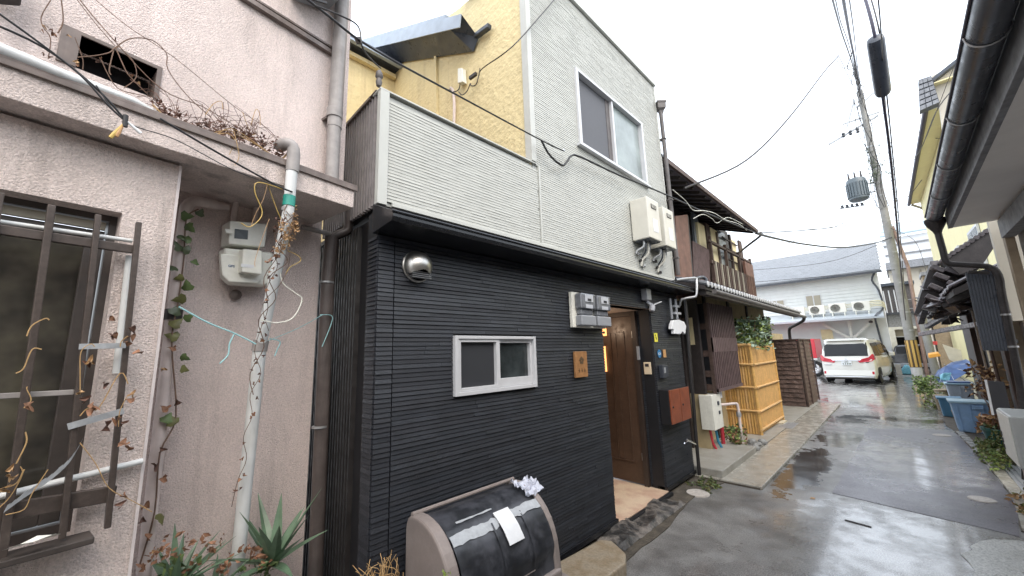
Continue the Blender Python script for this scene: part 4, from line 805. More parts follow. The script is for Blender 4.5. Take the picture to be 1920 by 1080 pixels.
for y_ in (3.0, 3.045, 3.09): b.bar((D+.0355, y_-.012, 1.525), (D+.0355, y_+.012, 1.525), .004, .002, XA); b.bar((D+.0355, y_, 1.507), (D+.0355, y_, 1.543), .004, .002, XA); b.bar((D+.0355, y_-.010, 1.510), (D+.0355, y_+.010, 1.516), .003, .002, XA)
b.build('characters', 'band_brown', ws)
# pillar objects
st = thing('sticker', 'yellow sticker with a black figure on the black pillar', 'sticker', (D+.014, 4.72, 1.80))
part('yellow_sticker', 'sheet', ((D+.012, 4.675, 1.79), (D+.016, 4.765, 1.90)), parent=st, bevel=0)
MB().lathe([(0, 0), (.012, 0), (.012, .001), (0, .001)], (D+.0165, 4.71, 1.872), XA, 8).build('figure_head', 'ink', st)
MB().bar((D+.017, 4.712, 1.855), (D+.017, 4.73, 1.82), .018, .001, XA).build('figure_body', 'ink', st)
st = thing('sticker', 'round blue sticker with white marks on the black pillar', 'sticker', (D+.014, 4.77, 1.59))
MB().lathe([(0, 0), (.052, 0), (.052, .004), (0, .004)], (D+.012, 4.775, 1.64), XA, 20).build('disc', 'blue_sticker', st)
b = MB(); b.bar((D+.0165, 4.745, 1.655), (D+.0165, 4.745, 1.625), .008, .001, XA); b.bar((D+.0165, 4.765, 1.65), (D+.0165, 4.785, 1.65), .008, .001, XA); b.bar((D+.0165, 4.765, 1.632), (D+.0165, 4.785, 1.632), .008, .001, XA); b.bar((D+.0165, 4.803, 1.652), (D+.0165, 4.803, 1.628), .008, .001, XA); b.build('mark', 'paper', st)
MB().box((D+.012, 4.885, 1.59), (D+.018, 4.965, 1.69)).build('sticker', 'orange_sticker', label='small plain tan card right of the round blue sticker', cat='sticker')
ic = thing('intercom', 'cream intercom button plate beside the brown door', 'intercom', (D-.1, 4.63, 1.4))
part('cream_plastic', 'plate', ((D-.135, 4.618, 1.39), (D-.045, 4.643, 1.54)), parent=ic, bevel=.006)
part('ink', 'lens', ((D-.115, 4.614, 1.485), (D-.065, 4.618, 1.52)), parent=ic)
MB().box((D-.20, 4.59, 1.57), (D-.165, 4.61, 1.74)).build('door_handle_cover', 'mid_plastic', label='small grey plate on the door frame above the intercom', cat='plate', bevel=.003)
kb2 = thing('key_box', 'black key boxes mounted below the blue sticker', 'key box', (D+.02, 4.78, 1.35))
part('gutter_dark', 'case', ((D+.012, 4.72, 1.34), (D+.065, 4.82, 1.50)), ((D+.012, 4.84, 1.35), (D+.05, 4.91, 1.49)), parent=kb2, bevel=.006)
part('mid_plastic', 'dial', ((D+.066, 4.745, 1.40), (D+.070, 4.795, 1.47)), parent=kb2)
mb = thing('mailbox', 'pair of reddish wooden mailbox doors in a black case on the pillar', 'mailbox', (D, 5.05, .78))
part('black_flat', 'case', ((D+.012, 4.655, .80), (D+.13, 5.26, 1.205)), parent=mb, bevel=.004)
for y0_, y1_ in ((4.665, 4.955), (4.965, 5.255)):
    dd = part('mailbox_wood', 'flap', ((D+.131, y0_, .805), (D+.146, y1_, 1.20)), parent=mb, bevel=.003)
    MB().lathe([(0, 0), (.012, 0), (.012, .01), (0, .012)], (D+.146, y0_+.05, 1.0), XA, 10).build('knob', 'ink', dd)
sb = thing('sensor_box', 'grey square sensor box under the eave above the doorway', 'sensor', (D+.02, 4.48, 2.34))
part('mid_plastic', 'case', ((D+.012, 4.42, 2.30), (D+.09, 4.54, 2.44)), parent=sb, bevel=.006)
sc_ = thing('security_camera', 'white security camera on the pillar near the porch ceiling', 'camera', (D+.02, 4.65, 2.2))
MB().lathe([(0, 0), (.035, 0), (.04, .03), (.03, .07), (0, .08)], (D+.05, 4.62, 2.24), (0, -.3, -1), 12).build('head', 'light_plastic', sc_, smooth=True)
MB().lathe([(0, 0), (.022, 0), (.018, .012), (0, .014)], (D+.05, 4.595, 2.165), (0, -.3, -1), 10).build('lens', 'ink', sc_)
MB().bar((D+.05, 4.64, 2.25), (D+.09, 4.80, 2.30), .03, .012, ZA).build('antenna', 'paper', sc_, bevel=.004)
MB().bar((D+.01, 4.56, 2.29), (D+.05, 4.62, 2.25), .03, .03, ZA).build('bracket', 'light_plastic', sc_)
gv = thing('gas_valve', 'white wrapped gas valve assembly on the right of the pillar', 'valve', (D+.03, 5.38, 2.0))
b = MB(); b.prism([(-2.140,5.089,2.022),(-2.140,5.153,2.075),(-2.140,5.351,2.090),(-2.140,5.512,2.066),(-2.140,5.572,2.007),(-2.140,5.503,1.892),(-2.140,5.419,1.928),(-2.140,5.336,1.890),(-2.140,5.126,1.894),(-2.140,5.138,1.945),(-2.140,5.056,1.957)], (.045, 0, 0)); b.build('cover', 'paper', gv, bevel=.006)
for q in ((-2.130,5.186,2.097), (-2.130,5.367,2.104)): MB().tube([q, V(q)+ZA*.28], .018, 8).build('pipe', 'mid_plastic', gv, smooth=True)
b = MB(); b.box((D+.014, 5.30, 2.17), (D+.06, 5.5, 2.20)); b.box((D+.014, 5.33, 2.27), (D+.06, 5.47, 2.30)); b.build('clamp', 'light_plastic', gv)
# tap and its post
tp_ = thing('tap', 'chrome tap on a dark standpipe at the corner of the black house', 'tap', (D+.08, 5.56, 0))
MB().tube([(-2.120,5.527,-0.063), (-2.120,5.547,0.436), (-2.120,5.711,2.416)], .022, 10).build('post', 'black_rib', tp_, smooth=True)
MB().tube(smoothpts([(-2.080,5.401,0.448),(-2.080,5.268,0.498),(-2.080,5.172,0.534),(-2.080,5.084,0.530),(-2.080,5.044,0.511)], 3), .012, 8).build('spout', 'chrome', tp_, smooth=True)
MB().bar((-2.060,5.076,0.566), (-2.060,5.254,0.509), .02, .012, ZA).build('handle', 'chrome', tp_, bevel=.003)
# pipes at the eave end
t = thing('vent_pipe', 'grey bent drain pipes wrapping the eave end between the two houses', 'pipe', (-1.95, 5.7, 2.3))
MB().tube(smoothpts([(-2.100,5.207,2.612), (-1.950,5.013,2.588), (-1.900,5.536,2.671), (-1.880,5.548,2.631), (-1.880,5.486,2.428), (-1.920,5.468,2.394), (-2.050,5.385,2.374), (-2.120,5.487,2.306)], 2), .017, 10).build('pipe', 'galv', t, smooth=True)
MB().tube(smoothpts([(-1.900,5.617,2.673), (-1.880,5.823,2.710), (-1.850,5.866,2.647), (-1.850,5.838,2.431)], 3), .024, 10).build('branch', 'gutter_dark', t, smooth=True)
# water heaters
def heater(name, y0, y1, z0, z1, lab):
    h_ = thing(name, lab, 'water heater', (D, (y0+y1)/2, z0), 'water heaters on the white siding'); x1 = D+.24
    part('heater', 'case', ((D+.012, y0, z0), (x1, y1, z1)), parent=h_, bevel=.012)
    part('ink', 'exhaust', ((x1+.001, y0+.30*(y1-y0), z1-.13), (x1+.008, y0+.72*(y1-y0), z1-.075)), parent=h_)
    for k in range(5): MB().box((x1+.008, y0+(.33+k*.075)*(y1-y0), z1-.128), (x1+.012, y0+(.345+k*.075)*(y1-y0), z1-.077)).build('fin', 'heater', h_)
    part('paper', 'label_sheet', ((x1+.001, y0+.35*(y1-y0), z0+.10), (x1+.003, y0+.75*(y1-y0), z0+.27)), parent=h_)
    part('gutter_dark', 'underside', ((D+.03, y0+.02, z0-.012), (x1-.02, y1-.02, z0-.001)), parent=h_)
    for k, (dy, L) in enumerate(((.06, .16), (.11, .24), (.17, .3), (.22, .19))):
        if y0+dy > y1-.02: continue
        pts = [(D+.13, y0+dy, z0), (D+.12, y0+dy, z0-L*.5), (D+.05, y0+dy+.05*(1 if k % 2 else -.5), z0-L*.75), (D+.03, y0+dy+.06*(1 if k % 2 else -.5), z0-L)]
        MB().tube(smoothpts(pts, 3), .011 if k % 2 else .015, 8).build('pipe', ['galv', 'gutter_dark', 'heater', 'mid_plastic'][k], h_, smooth=True)
        MB().lathe([(0, 0), (.022, 0), (.026, .02), (.018, .035), (0, .035)], (D+.025, y0+dy+.03, z0-L-.01), (.3, .2, 1), 8).build('valve', random.choice(['old_dark', 'steel_dull']), h_)
    return h_
heater('water_heater', 4.33, 4.67, 3.04, 3.57, 'larger cream water heater on the white siding, left one of the pair')
heater('water_heater', 4.80, 5.12, 3.02, 3.56, 'narrow cream water heater on the white siding, right one of the pair')
t = thing('downpipe', 'dark brown downpipe with square hopper at the right end of the white siding', 'downpipe', (D+.06, 5.52, 2.7))
MB().tube([(D+.06, 5.545, 5.36), (D+.06, 5.545, 2.75)], .03, 12).build('pipe', 'dark_tin', t, smooth=True)
b = MB(); b.lathe([(.035, 0), (.05, .05), (.085, .08), (.09, .17), (.10, .17), (.10, .2), (0, .2)], (D+.06, 5.56, 5.34), ZA, 4); b.build('hopper', 'dark_tin', t)
for z_ in (4.9, 3.9, 3.0): MB().box((D, 5.51, z_), (D+.095, 5.585, z_+.015)).build('clip', 'dark_tin', t)

# storage bin ------------------------------------------------------------------
sbn = thing('storage_bin', 'beige and black curved storage bin with taped black lid in front of the black wall', 'storage bin', (-1.86, 1.6, 0))
def prof(x0, x1, top, kx=1):   # side outline: upright back, rounded sloping front
    return [(x0, .0), (x0, top-.09), (x0+.006, top-.06), (x0+.02, top-.03), (x0+.045, top-.012), (x0+.08, top-.002), (x0+.13, top), (x0+.18, top-.006), (x0+.23, top-.02), (x0+.28, top-.042), (x0+.325, top-.075), (x0+.365, top-.115), (x0+.40, top-.165), (x0+.425, top-.22), (x0+.442, top-.28), (x1-.014, top-.35), (x1-.007, top-.42), (x1, top-.52), (x1, 0)]
bx0, bx1, btop = -2.12, -1.655, .83
P_ = prof(bx0, bx1, btop)
for (y0_, y1_) in ((1.20, 1.275), (1.965, 2.02)):
    MB().prism([(x_, y0_, z_) for x_, z_ in P_], (0, y1_-y0_, 0)).build('end_panel', 'bin_beige', sbn, bevel=.016, seg=3)
P2 = prof(bx0+.01, bx1-.012, btop-.014)
lid = MB(); Q = [(x_, z_) for x_, z_ in P2 if z_ > .30]; Q = [(q.x, q.y) for q in [V((a[0], a[1], 0)) for a in Q]]
Qs = []
for i in range(len(Q)-1):
    for j in range(3): t_ = j/3; Qs.append((Q[i][0]*(1-t_)+Q[i+1][0]*t_, Q[i][1]*(1-t_)+Q[i+1][1]*t_))
Qs.append(Q[-1])
ny = 24; vs = []
for (x_, z_) in Qs:
    for k in range(ny+1): vs.append((x_+rnd(-.0012, .0012), 1.275+.69*k/ny, z_+rnd(-.0012, .0012)))
lid.add(vs, [(i*(ny+1)+k, i*(ny+1)+k+1, (i+1)*(ny+1)+k+1, (i+1)*(ny+1)+k) for i in range(len(Qs)-1) for k in range(ny)])
ld = lid.build('lid', 'bin_black', sbn, smooth=True)
MB().box((bx0+.01, 1.275, 0), (bx1-.03, 1.965, .33)).build('tub', 'bin_black', sbn)
MB().tube([(bx0+.055, 1.21, btop-.004), (bx0+.055, 2.015, btop-.004)], .012, 8).build('back_rim', 'bin_beige', sbn, smooth=True)
MB().box((bx1-.05, 1.5, .27), (bx1+.035, 2.06, .345)).build('front_rim', 'bin_beige', sbn, bevel=.018, seg=3)
MB().box((bx1-.05, 1.80, .345), (bx1+.012, 2.0, .40)).build('latch_block', 'bin_beige', sbn, bevel=.012)
def onlid(s, y, off=.004):   # point on the lid at arc fraction s
    tot = [0]
    for i in range(len(Qs)-1): tot.append(tot[-1]+math.dist(Qs[i], Qs[i+1]))
    d_ = s*tot[-1]; i = max(j for j in range(len(tot)) if tot[j] <= d_); i = min(i, len(Qs)-2)
    t_ = (d_-tot[i])/(tot[i+1]-tot[i]); x_ = Qs[i][0]*(1-t_)+Qs[i+1][0]*t_; z_ = Qs[i][1]*(1-t_)+Qs[i+1][1]*t_
    nx_, nz_ = -(Qs[i+1][1]-Qs[i][1]), Qs[i+1][0]-Qs[i][0]; l_ = math.hypot(nx_, nz_); return (x_+nx_/l_*off, y, z_+nz_/l_*off)
def lidsheet(name, m_, s0, s1, y0_, y1_, off, wob=0, skew=0, n1=8, n2=12):
    b = MB(); vs = []
    for i in range(n1+1):
        for j in range(n2+1):
            w_ = wob*rnd(-1, 1) if i in (0, n1) else 0
            vs.append(onlid(s0+(s1-s0)*i/n1+w_, y0_+(y1_-y0_)*j/n2+skew*i/n1, off+rnd(0, .0015)))
    b.add(vs, [(i*(n2+1)+j, i*(n2+1)+j+1, (i+1)*(n2+1)+j+1, (i+1)*(n2+1)+j) for i in range(n1) for j in range(n2)]); return b.build(name, m_, sbn, smooth=True)
lidsheet('tape', 'tape', .47, .545, 1.277, 1.60, .004, .008)
lidsheet('tape', 'tape', .46, .53, 1.60, 1.96, .006, .010)
lidsheet('tape', 'tape', .39, .405, 1.36, 1.62, .004, .004, n2=8)
lidsheet('paper_label', 'paper', .44, .68, 1.60, 1.72, .011, 0, .01, 10, 5)
for y_ in (1.55, 1.78): lidsheet('lid_ridge', 'bin_black', .5, .9, y_, y_+.012, .007, 0, 0, 10, 1)
lidsheet('handle_lip', 'bin_beige', .90, .915, 1.56, 1.78, .016, 0, 0, 2, 4)
b = MB(); vs = []; n1, n2 = 9, 9; random.seed(4)
for i in range(n1+1):
    for j in range(n2+1):
        q = V(onlid(.24+.20*i/n1, 1.90+.16*j/n2, .02)); vs.append(q+V((rnd(-.010, .012), rnd(-.012, .012), rnd(-.008, .016)+(.025 if j in (0, n2) and (i+j) % 2 else 0)+.010*math.sin(i*2.1+j))))
b.add(vs, [(i*(n2+1)+j, i*(n2+1)+j+1, (i+1)*(n2+1)+j+1, (i+1)*(n2+1)+j) for i in range(n1) for j in range(n2)])
b.build('plastic_bag', 'plastic_film', label='crumpled translucent plastic bag on the right end of the storage bin', cat='plastic bag', smooth=True)
b = MB()
for _ in range(60):
    p = V((-2.1+rnd(-.04, .05), 1.02+rnd(-.09, .08), .42)); q = p+V((rnd(-.05, .05), rnd(-.07, .07), rnd(.12, .26))); b.tube(smoothpts([p, p.lerp(q, .6)+V((rnd(-.04, .04), rnd(-.04, .04), .02)), q+V((rnd(-.03, .03), rnd(-.03, .03), rnd(-.05, .02)))], 3), .0016, 4)
for _ in range(30):
    p = V((-2.1+rnd(-.05, .05), 1.02+rnd(-.05, .05), .0)); b.tube([p, p+V((rnd(-.02, .02), rnd(-.03, .03), .44))], .002, 4)
b.build('dry_grass', 'twig_tan', label='dry brown grass clump left of the storage bin', cat='grass', kind='stuff')
b = MB(); leafcloud(b, [(-1.668,1.150,0.695), (-1.642,1.150,0.685)], .025, 14, .012); b.build('weeds', 'leaf_lime', label='bright green weed tip in front of the storage bin', cat='weeds', kind='stuff')

# ---------------------------------------------------------------- brown wooden machiya
mh = thing('wooden_house', 'old brown wooden house with tiled eave, lattice bay and upper balcony', 'house', (-2.9, 9, 0))
X2 = -3.05
xwall('ground_wall', 'ochre_wall', -3.2, -2.62, 6.78, 12.8, 0, 2.82, parent=mh)
for y_ in (7.9, 9.4, 10.9): MB().box((-2.64, y_, 0), (-2.59, y_+.12, 2.8)).build('wall_post', 'dark_timber', mh)
b = MB(); b.box((-2.62, 5.62, 0), (-2.58, 6.6, .03)); b.build('doorway_floor', 'concrete', mh)
part('dark_timber', 'door_recess', ((-3.3, 5.56, 0), (-2.66, 6.78, 2.5)), parent=mh)
dd = part('dark_timber', 'lattice_door', ((-2.66, 5.62, .02), (-2.62, 6.5, 1.98)), parent=mh)
b = MB()
for k in range(20): b.box((-2.62, 5.65+k*.042, .1), (-2.605, 5.665+k*.042, 1.1))
b.build('lattice', 'black_rib', dd)
for y_ in (5.58, 6.52): MB().box((-2.65, y_, .02), (-2.54, y_+.09, 2.5)).build('post', 'dark_timber', mh, bevel=.004)
MB().box((-2.66, 6.62, .96), (-2.3, 6.70, 2.5)).build('post', 'dark_timber', mh, bevel=.004)
MB().box((-2.66, 6.62, .02), (-2.3, 6.70, .955)).build('wall_foot', 'ochre_wall', mh, bevel=.004)
MB().box((-2.45, 6.61, 1.75), (-2.38, 6.619, 2.2)).build('plaster_strip', 'cream_board', mh)
MB().box((-2.64, 5.6, 2.0), (-2.5, 6.6, 2.2)).build('lintel', 'brown_timber', mh, bevel=.004)
MB().prism([(-2.560,6.698,1.598),(-2.560,6.934,1.593),(-2.560,6.964,1.283),(-2.560,6.723,1.279)], (.004, 0, 0)).build('notice', 'paper', mh, label='white paper notice')
# lattice bay: face slats and side
by0, by1, bz0, bz1, bxf = 6.80, 8.15, .98, 2.44, -2.16
bay = MB().box((-2.6, by0+.02, bz0+.02), (bxf-.075, by1-.02, bz1)).build('bay', 'black_flat', mh)  # backing coloured black to put shade into the gaps between the slats
k = 0; y = by0
while y < by1:
    MB().box((bxf-.035, y, bz0), (bxf, y+.030, bz1)).build('slat', 'purple_timber', bay); y += .0905
for z_, z2 in ((1.62, 1.86), (bz0, bz0+.05)): MB().box((bxf-.029, by0, z_), (bxf-.004 if z_ > 1 else bxf+.004, by1, z2)).build('rail', 'purple_timber', bay)
for z_ in (1.0, 1.22, 1.55, 2.0): MB().box((-2.6, by0-.012, z_), (bxf-.03, by0+.018, z_+.1)).build('side_rail', 'brown_timber', bay)
for x_ in (-2.58, -2.42, -2.24): MB().box((x_, by0-.022, bz0-.02), (x_+.055, by0-.013, bz1)).build('side_post', 'brown_timber', bay)
# tiled lower eave with round end tiles
le = MB().prism([(-1.80, 5.62, 2.50), (-1.80, 5.62, 2.56), (-3.0, 5.62, 2.95), (-3.0, 5.62, 2.88)], (0, 7.3, 0)).build('lower_eave', 'dark_timber', mh)
y = 5.66
while y < 12.9:
    b = MB(); b.tube([(-1.775, y, 2.585), (-3.0, y, 2.985)], .033, 8); b.m = 1; b.lathe([(0, 0), (.040, 0), (.040, .012), (.026, .014), (.0, .016)], (-1.775, y, 2.578), (1, 0, -.1), 10); b.m = 0
    b.prism([(-1.765, y+.03, 2.560), (-1.765, y+.12, 2.560), (-1.765, y+.12, 2.574), (-1.765, y+.03, 2.574)], (-1.25, 0, .405)); b.build('roof_tile', ['roof_tile', 'tile_light'], le); y += .15
MB().tube([(-1.70, 5.66, 2.46), (-1.70, 12.9, 2.43)], .035, 10).build('gutter', 'dark_tin', mh, smooth=True)
MB().tube(smoothpts([(-1.72, 12.85, 2.42), (-1.76, 12.9, 2.33), (-2.0, 13.1, 2.22), (-2.15, 13.3, 2.15), (-2.18, 13.35, 1.9), (-2.18, 13.35, 1.6)], 3), .04, 8).build('gutter_pipe', 'old_dark', mh, smooth=True)
MB().box((-1.92, 5.7, 2.44), (-1.82, 12.8, 2.50)).build('eave_beam', 'dark_timber', mh)
part('old_dark', 'end_post', ((-2.66, 12.5, 0), (-2.5, 12.8, 2.5)), parent=mh)
# upper storey
uz0, uz1 = 2.9, 4.75
part('dark_timber', 'upper_wall', ((-3.6, 5.6, 2.6), (X2-.12, 12.4, 5.1)), parent=mh)
rd = MB().prism([(-2.550,6.846,4.091), (-2.550,7.450,4.270), (-2.550,7.307,2.596), (-2.550,6.561,2.537)], (-.04, 0, 0)).build('shutter_box', 'red_timber', mh, bevel=.004)
MB().prism([(-2.550,7.444,4.246), (-2.750,8.058,4.453), (-2.750,7.909,2.669), (-2.550,7.307,2.596)], (0, .03, 0)).build('shutter_side', 'dark_timber', mh)
b = MB(); bal = MB().prism([(-2.750,8.166,3.914),(-2.750,9.085,3.888),(-2.750,8.835,2.765),(-2.750,7.936,2.757)], (-.03, 0, 0)).build('corrugated_panel', 'purple_timber', mh)
A_ = [V(q) for q in ((-2.742,8.142,3.907), (-2.742,9.059,3.882), (-2.742,8.810,2.762), (-2.742,7.913,2.754))]
for k in range(14):
    t_ = k/13; MB().bar(A_[0].lerp(A_[1], t_), A_[3].lerp(A_[2], t_), .03, .016, XA).build('rib', 'purple_timber', bal)
# frames and boards of the upper storey, right of the shutter
for px_, (a, c, m_, w_) in enumerate((((-2.950,9.041,4.802), (-2.950,9.108,4.039), 'far_glass', .35), ((-2.900,9.198,4.563), (-2.900,9.167,4.038), 'cream_board', .45), ((-2.900,9.657,4.666), (-2.900,9.236,2.792), 'brown_timber', .25), ((-2.900,10.097,4.625), (-2.900,10.145,3.668), 'cream_board', .5), ((-2.900,10.689,4.679), (-2.900,10.761,3.754), 'far_glass', .6), ((-2.900,11.682,4.652), (-2.900,11.714,4.041), 'cream_board', .5), ((-2.850,12.234,4.715), (-2.850,12.338,3.340), 'brown_timber', .28), ((-2.850,11.292,4.716), (-2.850,11.012,3.493), 'brown_timber', .12), ((-2.870,10.260,4.567), (-2.870,10.162,3.127), 'brown_timber', .12))):
    a, c = V(a), V(c); c = V((a.x, a.y, min(c.z, a.z-.3)))
    MB().bar(a, V((a.x, a.y, 3.1 if m_ == 'brown_timber' else min(c.z, 3.7))), w_, .05, XA).build('board' if m_ != 'far_glass' else 'window', m_, mh, bevel=.004)
for z_ in (3.95, 4.25, 4.5): MB().box((-2.86, 10.6, z_), (-2.83, 11.9, z_+.03)).build('window_bar', 'brown_timber', mh)
# balcony rail on the right
for z_, w_ in ((4.05, .05), (3.55, .08), (3.05, .08)): MB().box((-2.74, 9.0, z_), (-2.68, 12.5, z_+w_)).build('balcony_rail', 'brown_timber', mh)
for k in range(24): MB().box((-2.70, 9.2+k*.14, 3.1), (-2.66, 9.26+k*.14, 3.62)).build('baluster', 'brown_timber' if k % 3 else 'shutter_tan', mh)
MB().box((-2.72, 11.7, 2.9), (-2.66, 12.5, 4.0)).build('balcony_panel', 'red_timber', mh)
for y_ in (9.1, 10.2, 11.3, 12.45): MB().box((-2.74, y_, 2.9), (-2.68, y_+.06, 4.2)).build('balcony_post', 'brown_timber', mh)
# upper roof: deep eave, rafters
z_e = 4.56
ur = MB().prism([(-2.18, 5.56, z_e), (-2.18, 5.56, z_e+.05), (-4.6, 5.56, z_e+.95), (-4.6, 5.56, z_e+.87)], (0, 5.55, 0)).build('upper_roof', 'soffit_timber', mh)
MB().box((-2.17, 5.56, z_e-.01), (-2.13, 11.1, z_e+.07)).build('fascia', 'brown_timber', ur)
for k in range(18): MB().bar((-2.22, 5.7+k*.31, z_e-.01), (-3.2, 5.7+k*.31, z_e+.355), .05, .05, ZA).build('rafter', 'dark_timber', ur)
MB().prism([(-2.16, 5.5, z_e+.072), (-4.6, 5.5, z_e+.98), (-4.6, 5.5, z_e+1.04), (-2.16, 5.5, z_e+.11)], (0, 5.7, 0)).build('tiles', 'roof_tile', ur)
MB().tube(smoothpts([(-2.1, 11.1, z_e+.0), (-2.1, 11.15, z_e-.08), (-2.5, 11.5, z_e-.2), (-2.9, 12.0, z_e-.28)], 3), .03, 8).build('gutter_end', 'dark_tin', ur)
# meter box, pipes, plants at the foot of the wooden house
t = thing('meter_cabinet', 'cream metal meter cabinet under the lattice bay of the wooden house', 'cabinet', (-2.35, 6.9, .3))
part('meter_grey', 'case', ((-2.40, 6.56, .42), (-2.20, 6.98, .95)), parent=t, bevel=.008)
part('gutter_dark', 'handle', ((-2.199, 6.78, .78), (-2.185, 6.84, .84)), ((-2.199, 6.80, .64), (-2.185, 6.85, .69)), parent=t)
for (px_, mm) in (((-2.30, 6.62), 'pipe_red'), ((-2.27, 6.78), 'pipe_blue')): MB().tube([(px_[0], px_[1], .42), (px_[0]+.01, px_[1]+.02, .22), (px_[0]+.05, px_[1]+.06, .10)], .02, 8).build('hose', mm, t, smooth=True)
t = thing('standpipe', 'grey bent standpipe with valve before the bamboo fence', 'pipe', (-2.1, 7.5, 0))
MB().tube(smoothpts([(-2.35, 7.05, .74), (-2.2, 7.2, .745), (-2.12, 7.42, .74), (-2.10, 7.46, .70), (-2.10, 7.47, .5), (-2.10, 7.48, .05)], 3), .022, 10).build('pipe', 'beige_pipe', t, smooth=True)
MB().lathe([(0, 0), (.035, 0), (.04, .04), (.03, .08), (0, .08)], (-2.10, 7.465, .52), ZA, 10).build('valve', 'galv', t, smooth=True)
MB().tube([(-2.28, 7.1, .1), (-2.28, 7.1, 1.1)], .03, 8).build('rear_pipe', 'pipe_red', t, smooth=True)
MB().box((-2.32, 7.05, .85), (-2.24, 7.2, .98)).build('gauge', 'paper', t, bevel=.01)
def bush(name, label, pts, size, n, spread, mats, stems=0, cat='plant', base=None):
    b0 = base or (sum(p[0] for p in pts)/len(pts), sum(p[1] for p in pts)/len(pts), 0)
    r = thing(name, label, cat, b0)
    for m_ in mats: b = MB(); leafcloud(b, pts, size, n//len(mats), spread); b.build('foliage', m_, r, kind='stuff')
    if stems:
        b = MB()
        for _ in range(stems):
            p = V(random.choice(pts)); b.tube(smoothpts([V(b0)+V((rnd(-.04, .04), rnd(-.04, .04), 0)), V(b0).lerp(p, .5)+V((rnd(-.04, .04), rnd(-.04, .04), .02)), p], 3), .004, 4)
        b.build('stem', 'twig', r)
    return r
bush('fern', 'small green and reddish plant between the step and the bamboo fence', [(-2.2+rnd(-.12, .14), 7.35+rnd(-.2, .25), .12+rnd(0, .22)) for _ in range(22)], .07, 420, .05, ['leaf_lime', 'leaf_green', 'leaf_dead'], 10)
for k in range(7):
    c = V((-2.05+rnd(-.12, .16), 7.28+k*.1, .05)); b = MB(); r_ = rnd(.05, .09)
    b.lathe([(0, -.02), (r_, 0), (r_*.9, r_*.5), (r_*.5, r_*.8), (0, r_*.85)], c, (rnd(-.3, .3), rnd(-.3, .3), 1), 7)
    b.build('rock', 'rock', label=['grey rock nearest the concrete step in the small heap', 'second grey rock from the concrete step', 'third grey rock from the concrete step', 'middle grey rock of the heap beside the standpipe', 'third last grey rock before the bamboo fence', 'second last grey rock before the bamboo fence', 'grey rock nearest the bamboo fence'][k], cat='rock', group='rocks beside the standpipe', bevel=.006)
# nandina bush behind the bamboo fence
random.seed(21)
nb = [(-2.22+rnd(-.26, .2), 9.2+rnd(-.55, .6), 1.72+abs(rnd(-.1, .50))) for _ in range(50)]
r = thing('nandina_bush', 'blue green leafy shrub rising behind the bamboo fence', 'shrub', (-2.45, 9.3, 0))
for m_ in ('leaf_blue', 'leaf_green', 'leaf_lime'):
    b = MB()
    for _ in range(46 if m_ == 'leaf_blue' else 20):      # sprays: a drooping rachis with paired leaflets
        p = V(random.choice(nb)); a = rnd(0, 6.28); d_ = V((math.cos(a), math.sin(a), rnd(.0, .7))).normalized(); L = rnd(.16, .32); s_ = V((-math.sin(a), math.cos(a), 0))
        for k in range(9):
            c = p+d_*L*k/9-ZA*.10*(k/9)**2
            for sg in (-1, 1):
                tip = c+s_*sg*.085+d_*.03-ZA*rnd(.0, .035); w_ = d_*.02
                b.add([c, c.lerp(tip, .5)+w_, tip, c.lerp(tip, .5)-w_], [(0, 1, 2, 3)])
    leafcloud(b, [(p[0]+.05, p[1], p[2]) for p in nb], .085, 330, .11)
    b.build('foliage', m_, r, kind='stuff')
b = MB()
for _ in range(9): p = V(random.choice(nb)); b.tube([(-2.45+rnd(-.1, .1), 9.3+rnd(-.2, .2), 0), p], .008, 5)
b.build('stem', 'twig', r)
# bamboo fence
bf = thing('bamboo_fence', 'pale yellow bamboo screen of split canes with cross poles', 'fence', (-2.1, 9.3, 0))
fy0, fy1, fx, fxb, fz = 8.62, 10.55, -2.08, -3.0, 1.72
x = fx-.03; i = 0
while x > fxb:
    MB().tube([(x, fy0+rnd(-.004, .004), .04), (x, fy0, fz+rnd(-.01, .01))], .023, 8).build('cane', 'bamboo' if i % 3 else 'bamboo_light', bf, smooth=True); x -= .047; i += 1
MB().box((fx-.04, fy0+.03, .05), (fx-.012, fy1, fz-.02)).build('board', 'bamboo_panel', bf)
b = MB(); y = fy0+.05
while y < fy1-.02: b.tube([(fx-.012, y, .06), (fx-.012, y, fz-.02)], .0085, 5); y += .0195
b.build('reed_sheet', 'bamboo_panel', bf, kind='stuff')
for z_ in (.12, .46, .90, 1.34):
    MB().tube([(fx+.012, fy0-.06, z_+rnd(-.01, .01)), (fx+.012, fy1+.02, z_)], .022, 8).build('cross_pole', 'bamboo_light', bf, smooth=True)
    if z_ > .3: MB().tube([(fx+.06, fy0-.036, z_+.01), (fxb, fy0-.036, z_+.015)], .021, 8).build('cross_pole', 'bamboo_light', bf, smooth=True)
for q in ((fx, fy0-.005), (fx-.005, fy1)): MB().tube([(q[0], q[1], .02), (q[0], q[1], fz+.03)], .032, 10).build('post', 'bamboo', bf, smooth=True)
MB().tube([(fx+.02, fy0-.03, fz), (fxb, fy0-.03, fz+.02)], .032, 8).build('top_pole', 'bamboo_light', bf, smooth=True)
MB().box((-2.1, 10.0, .037), (-1.98, 10.4, .065)).build('wood_offcut', 'wood_board', label='small wood offcut lying at the foot of the bamboo fence', cat='wood')
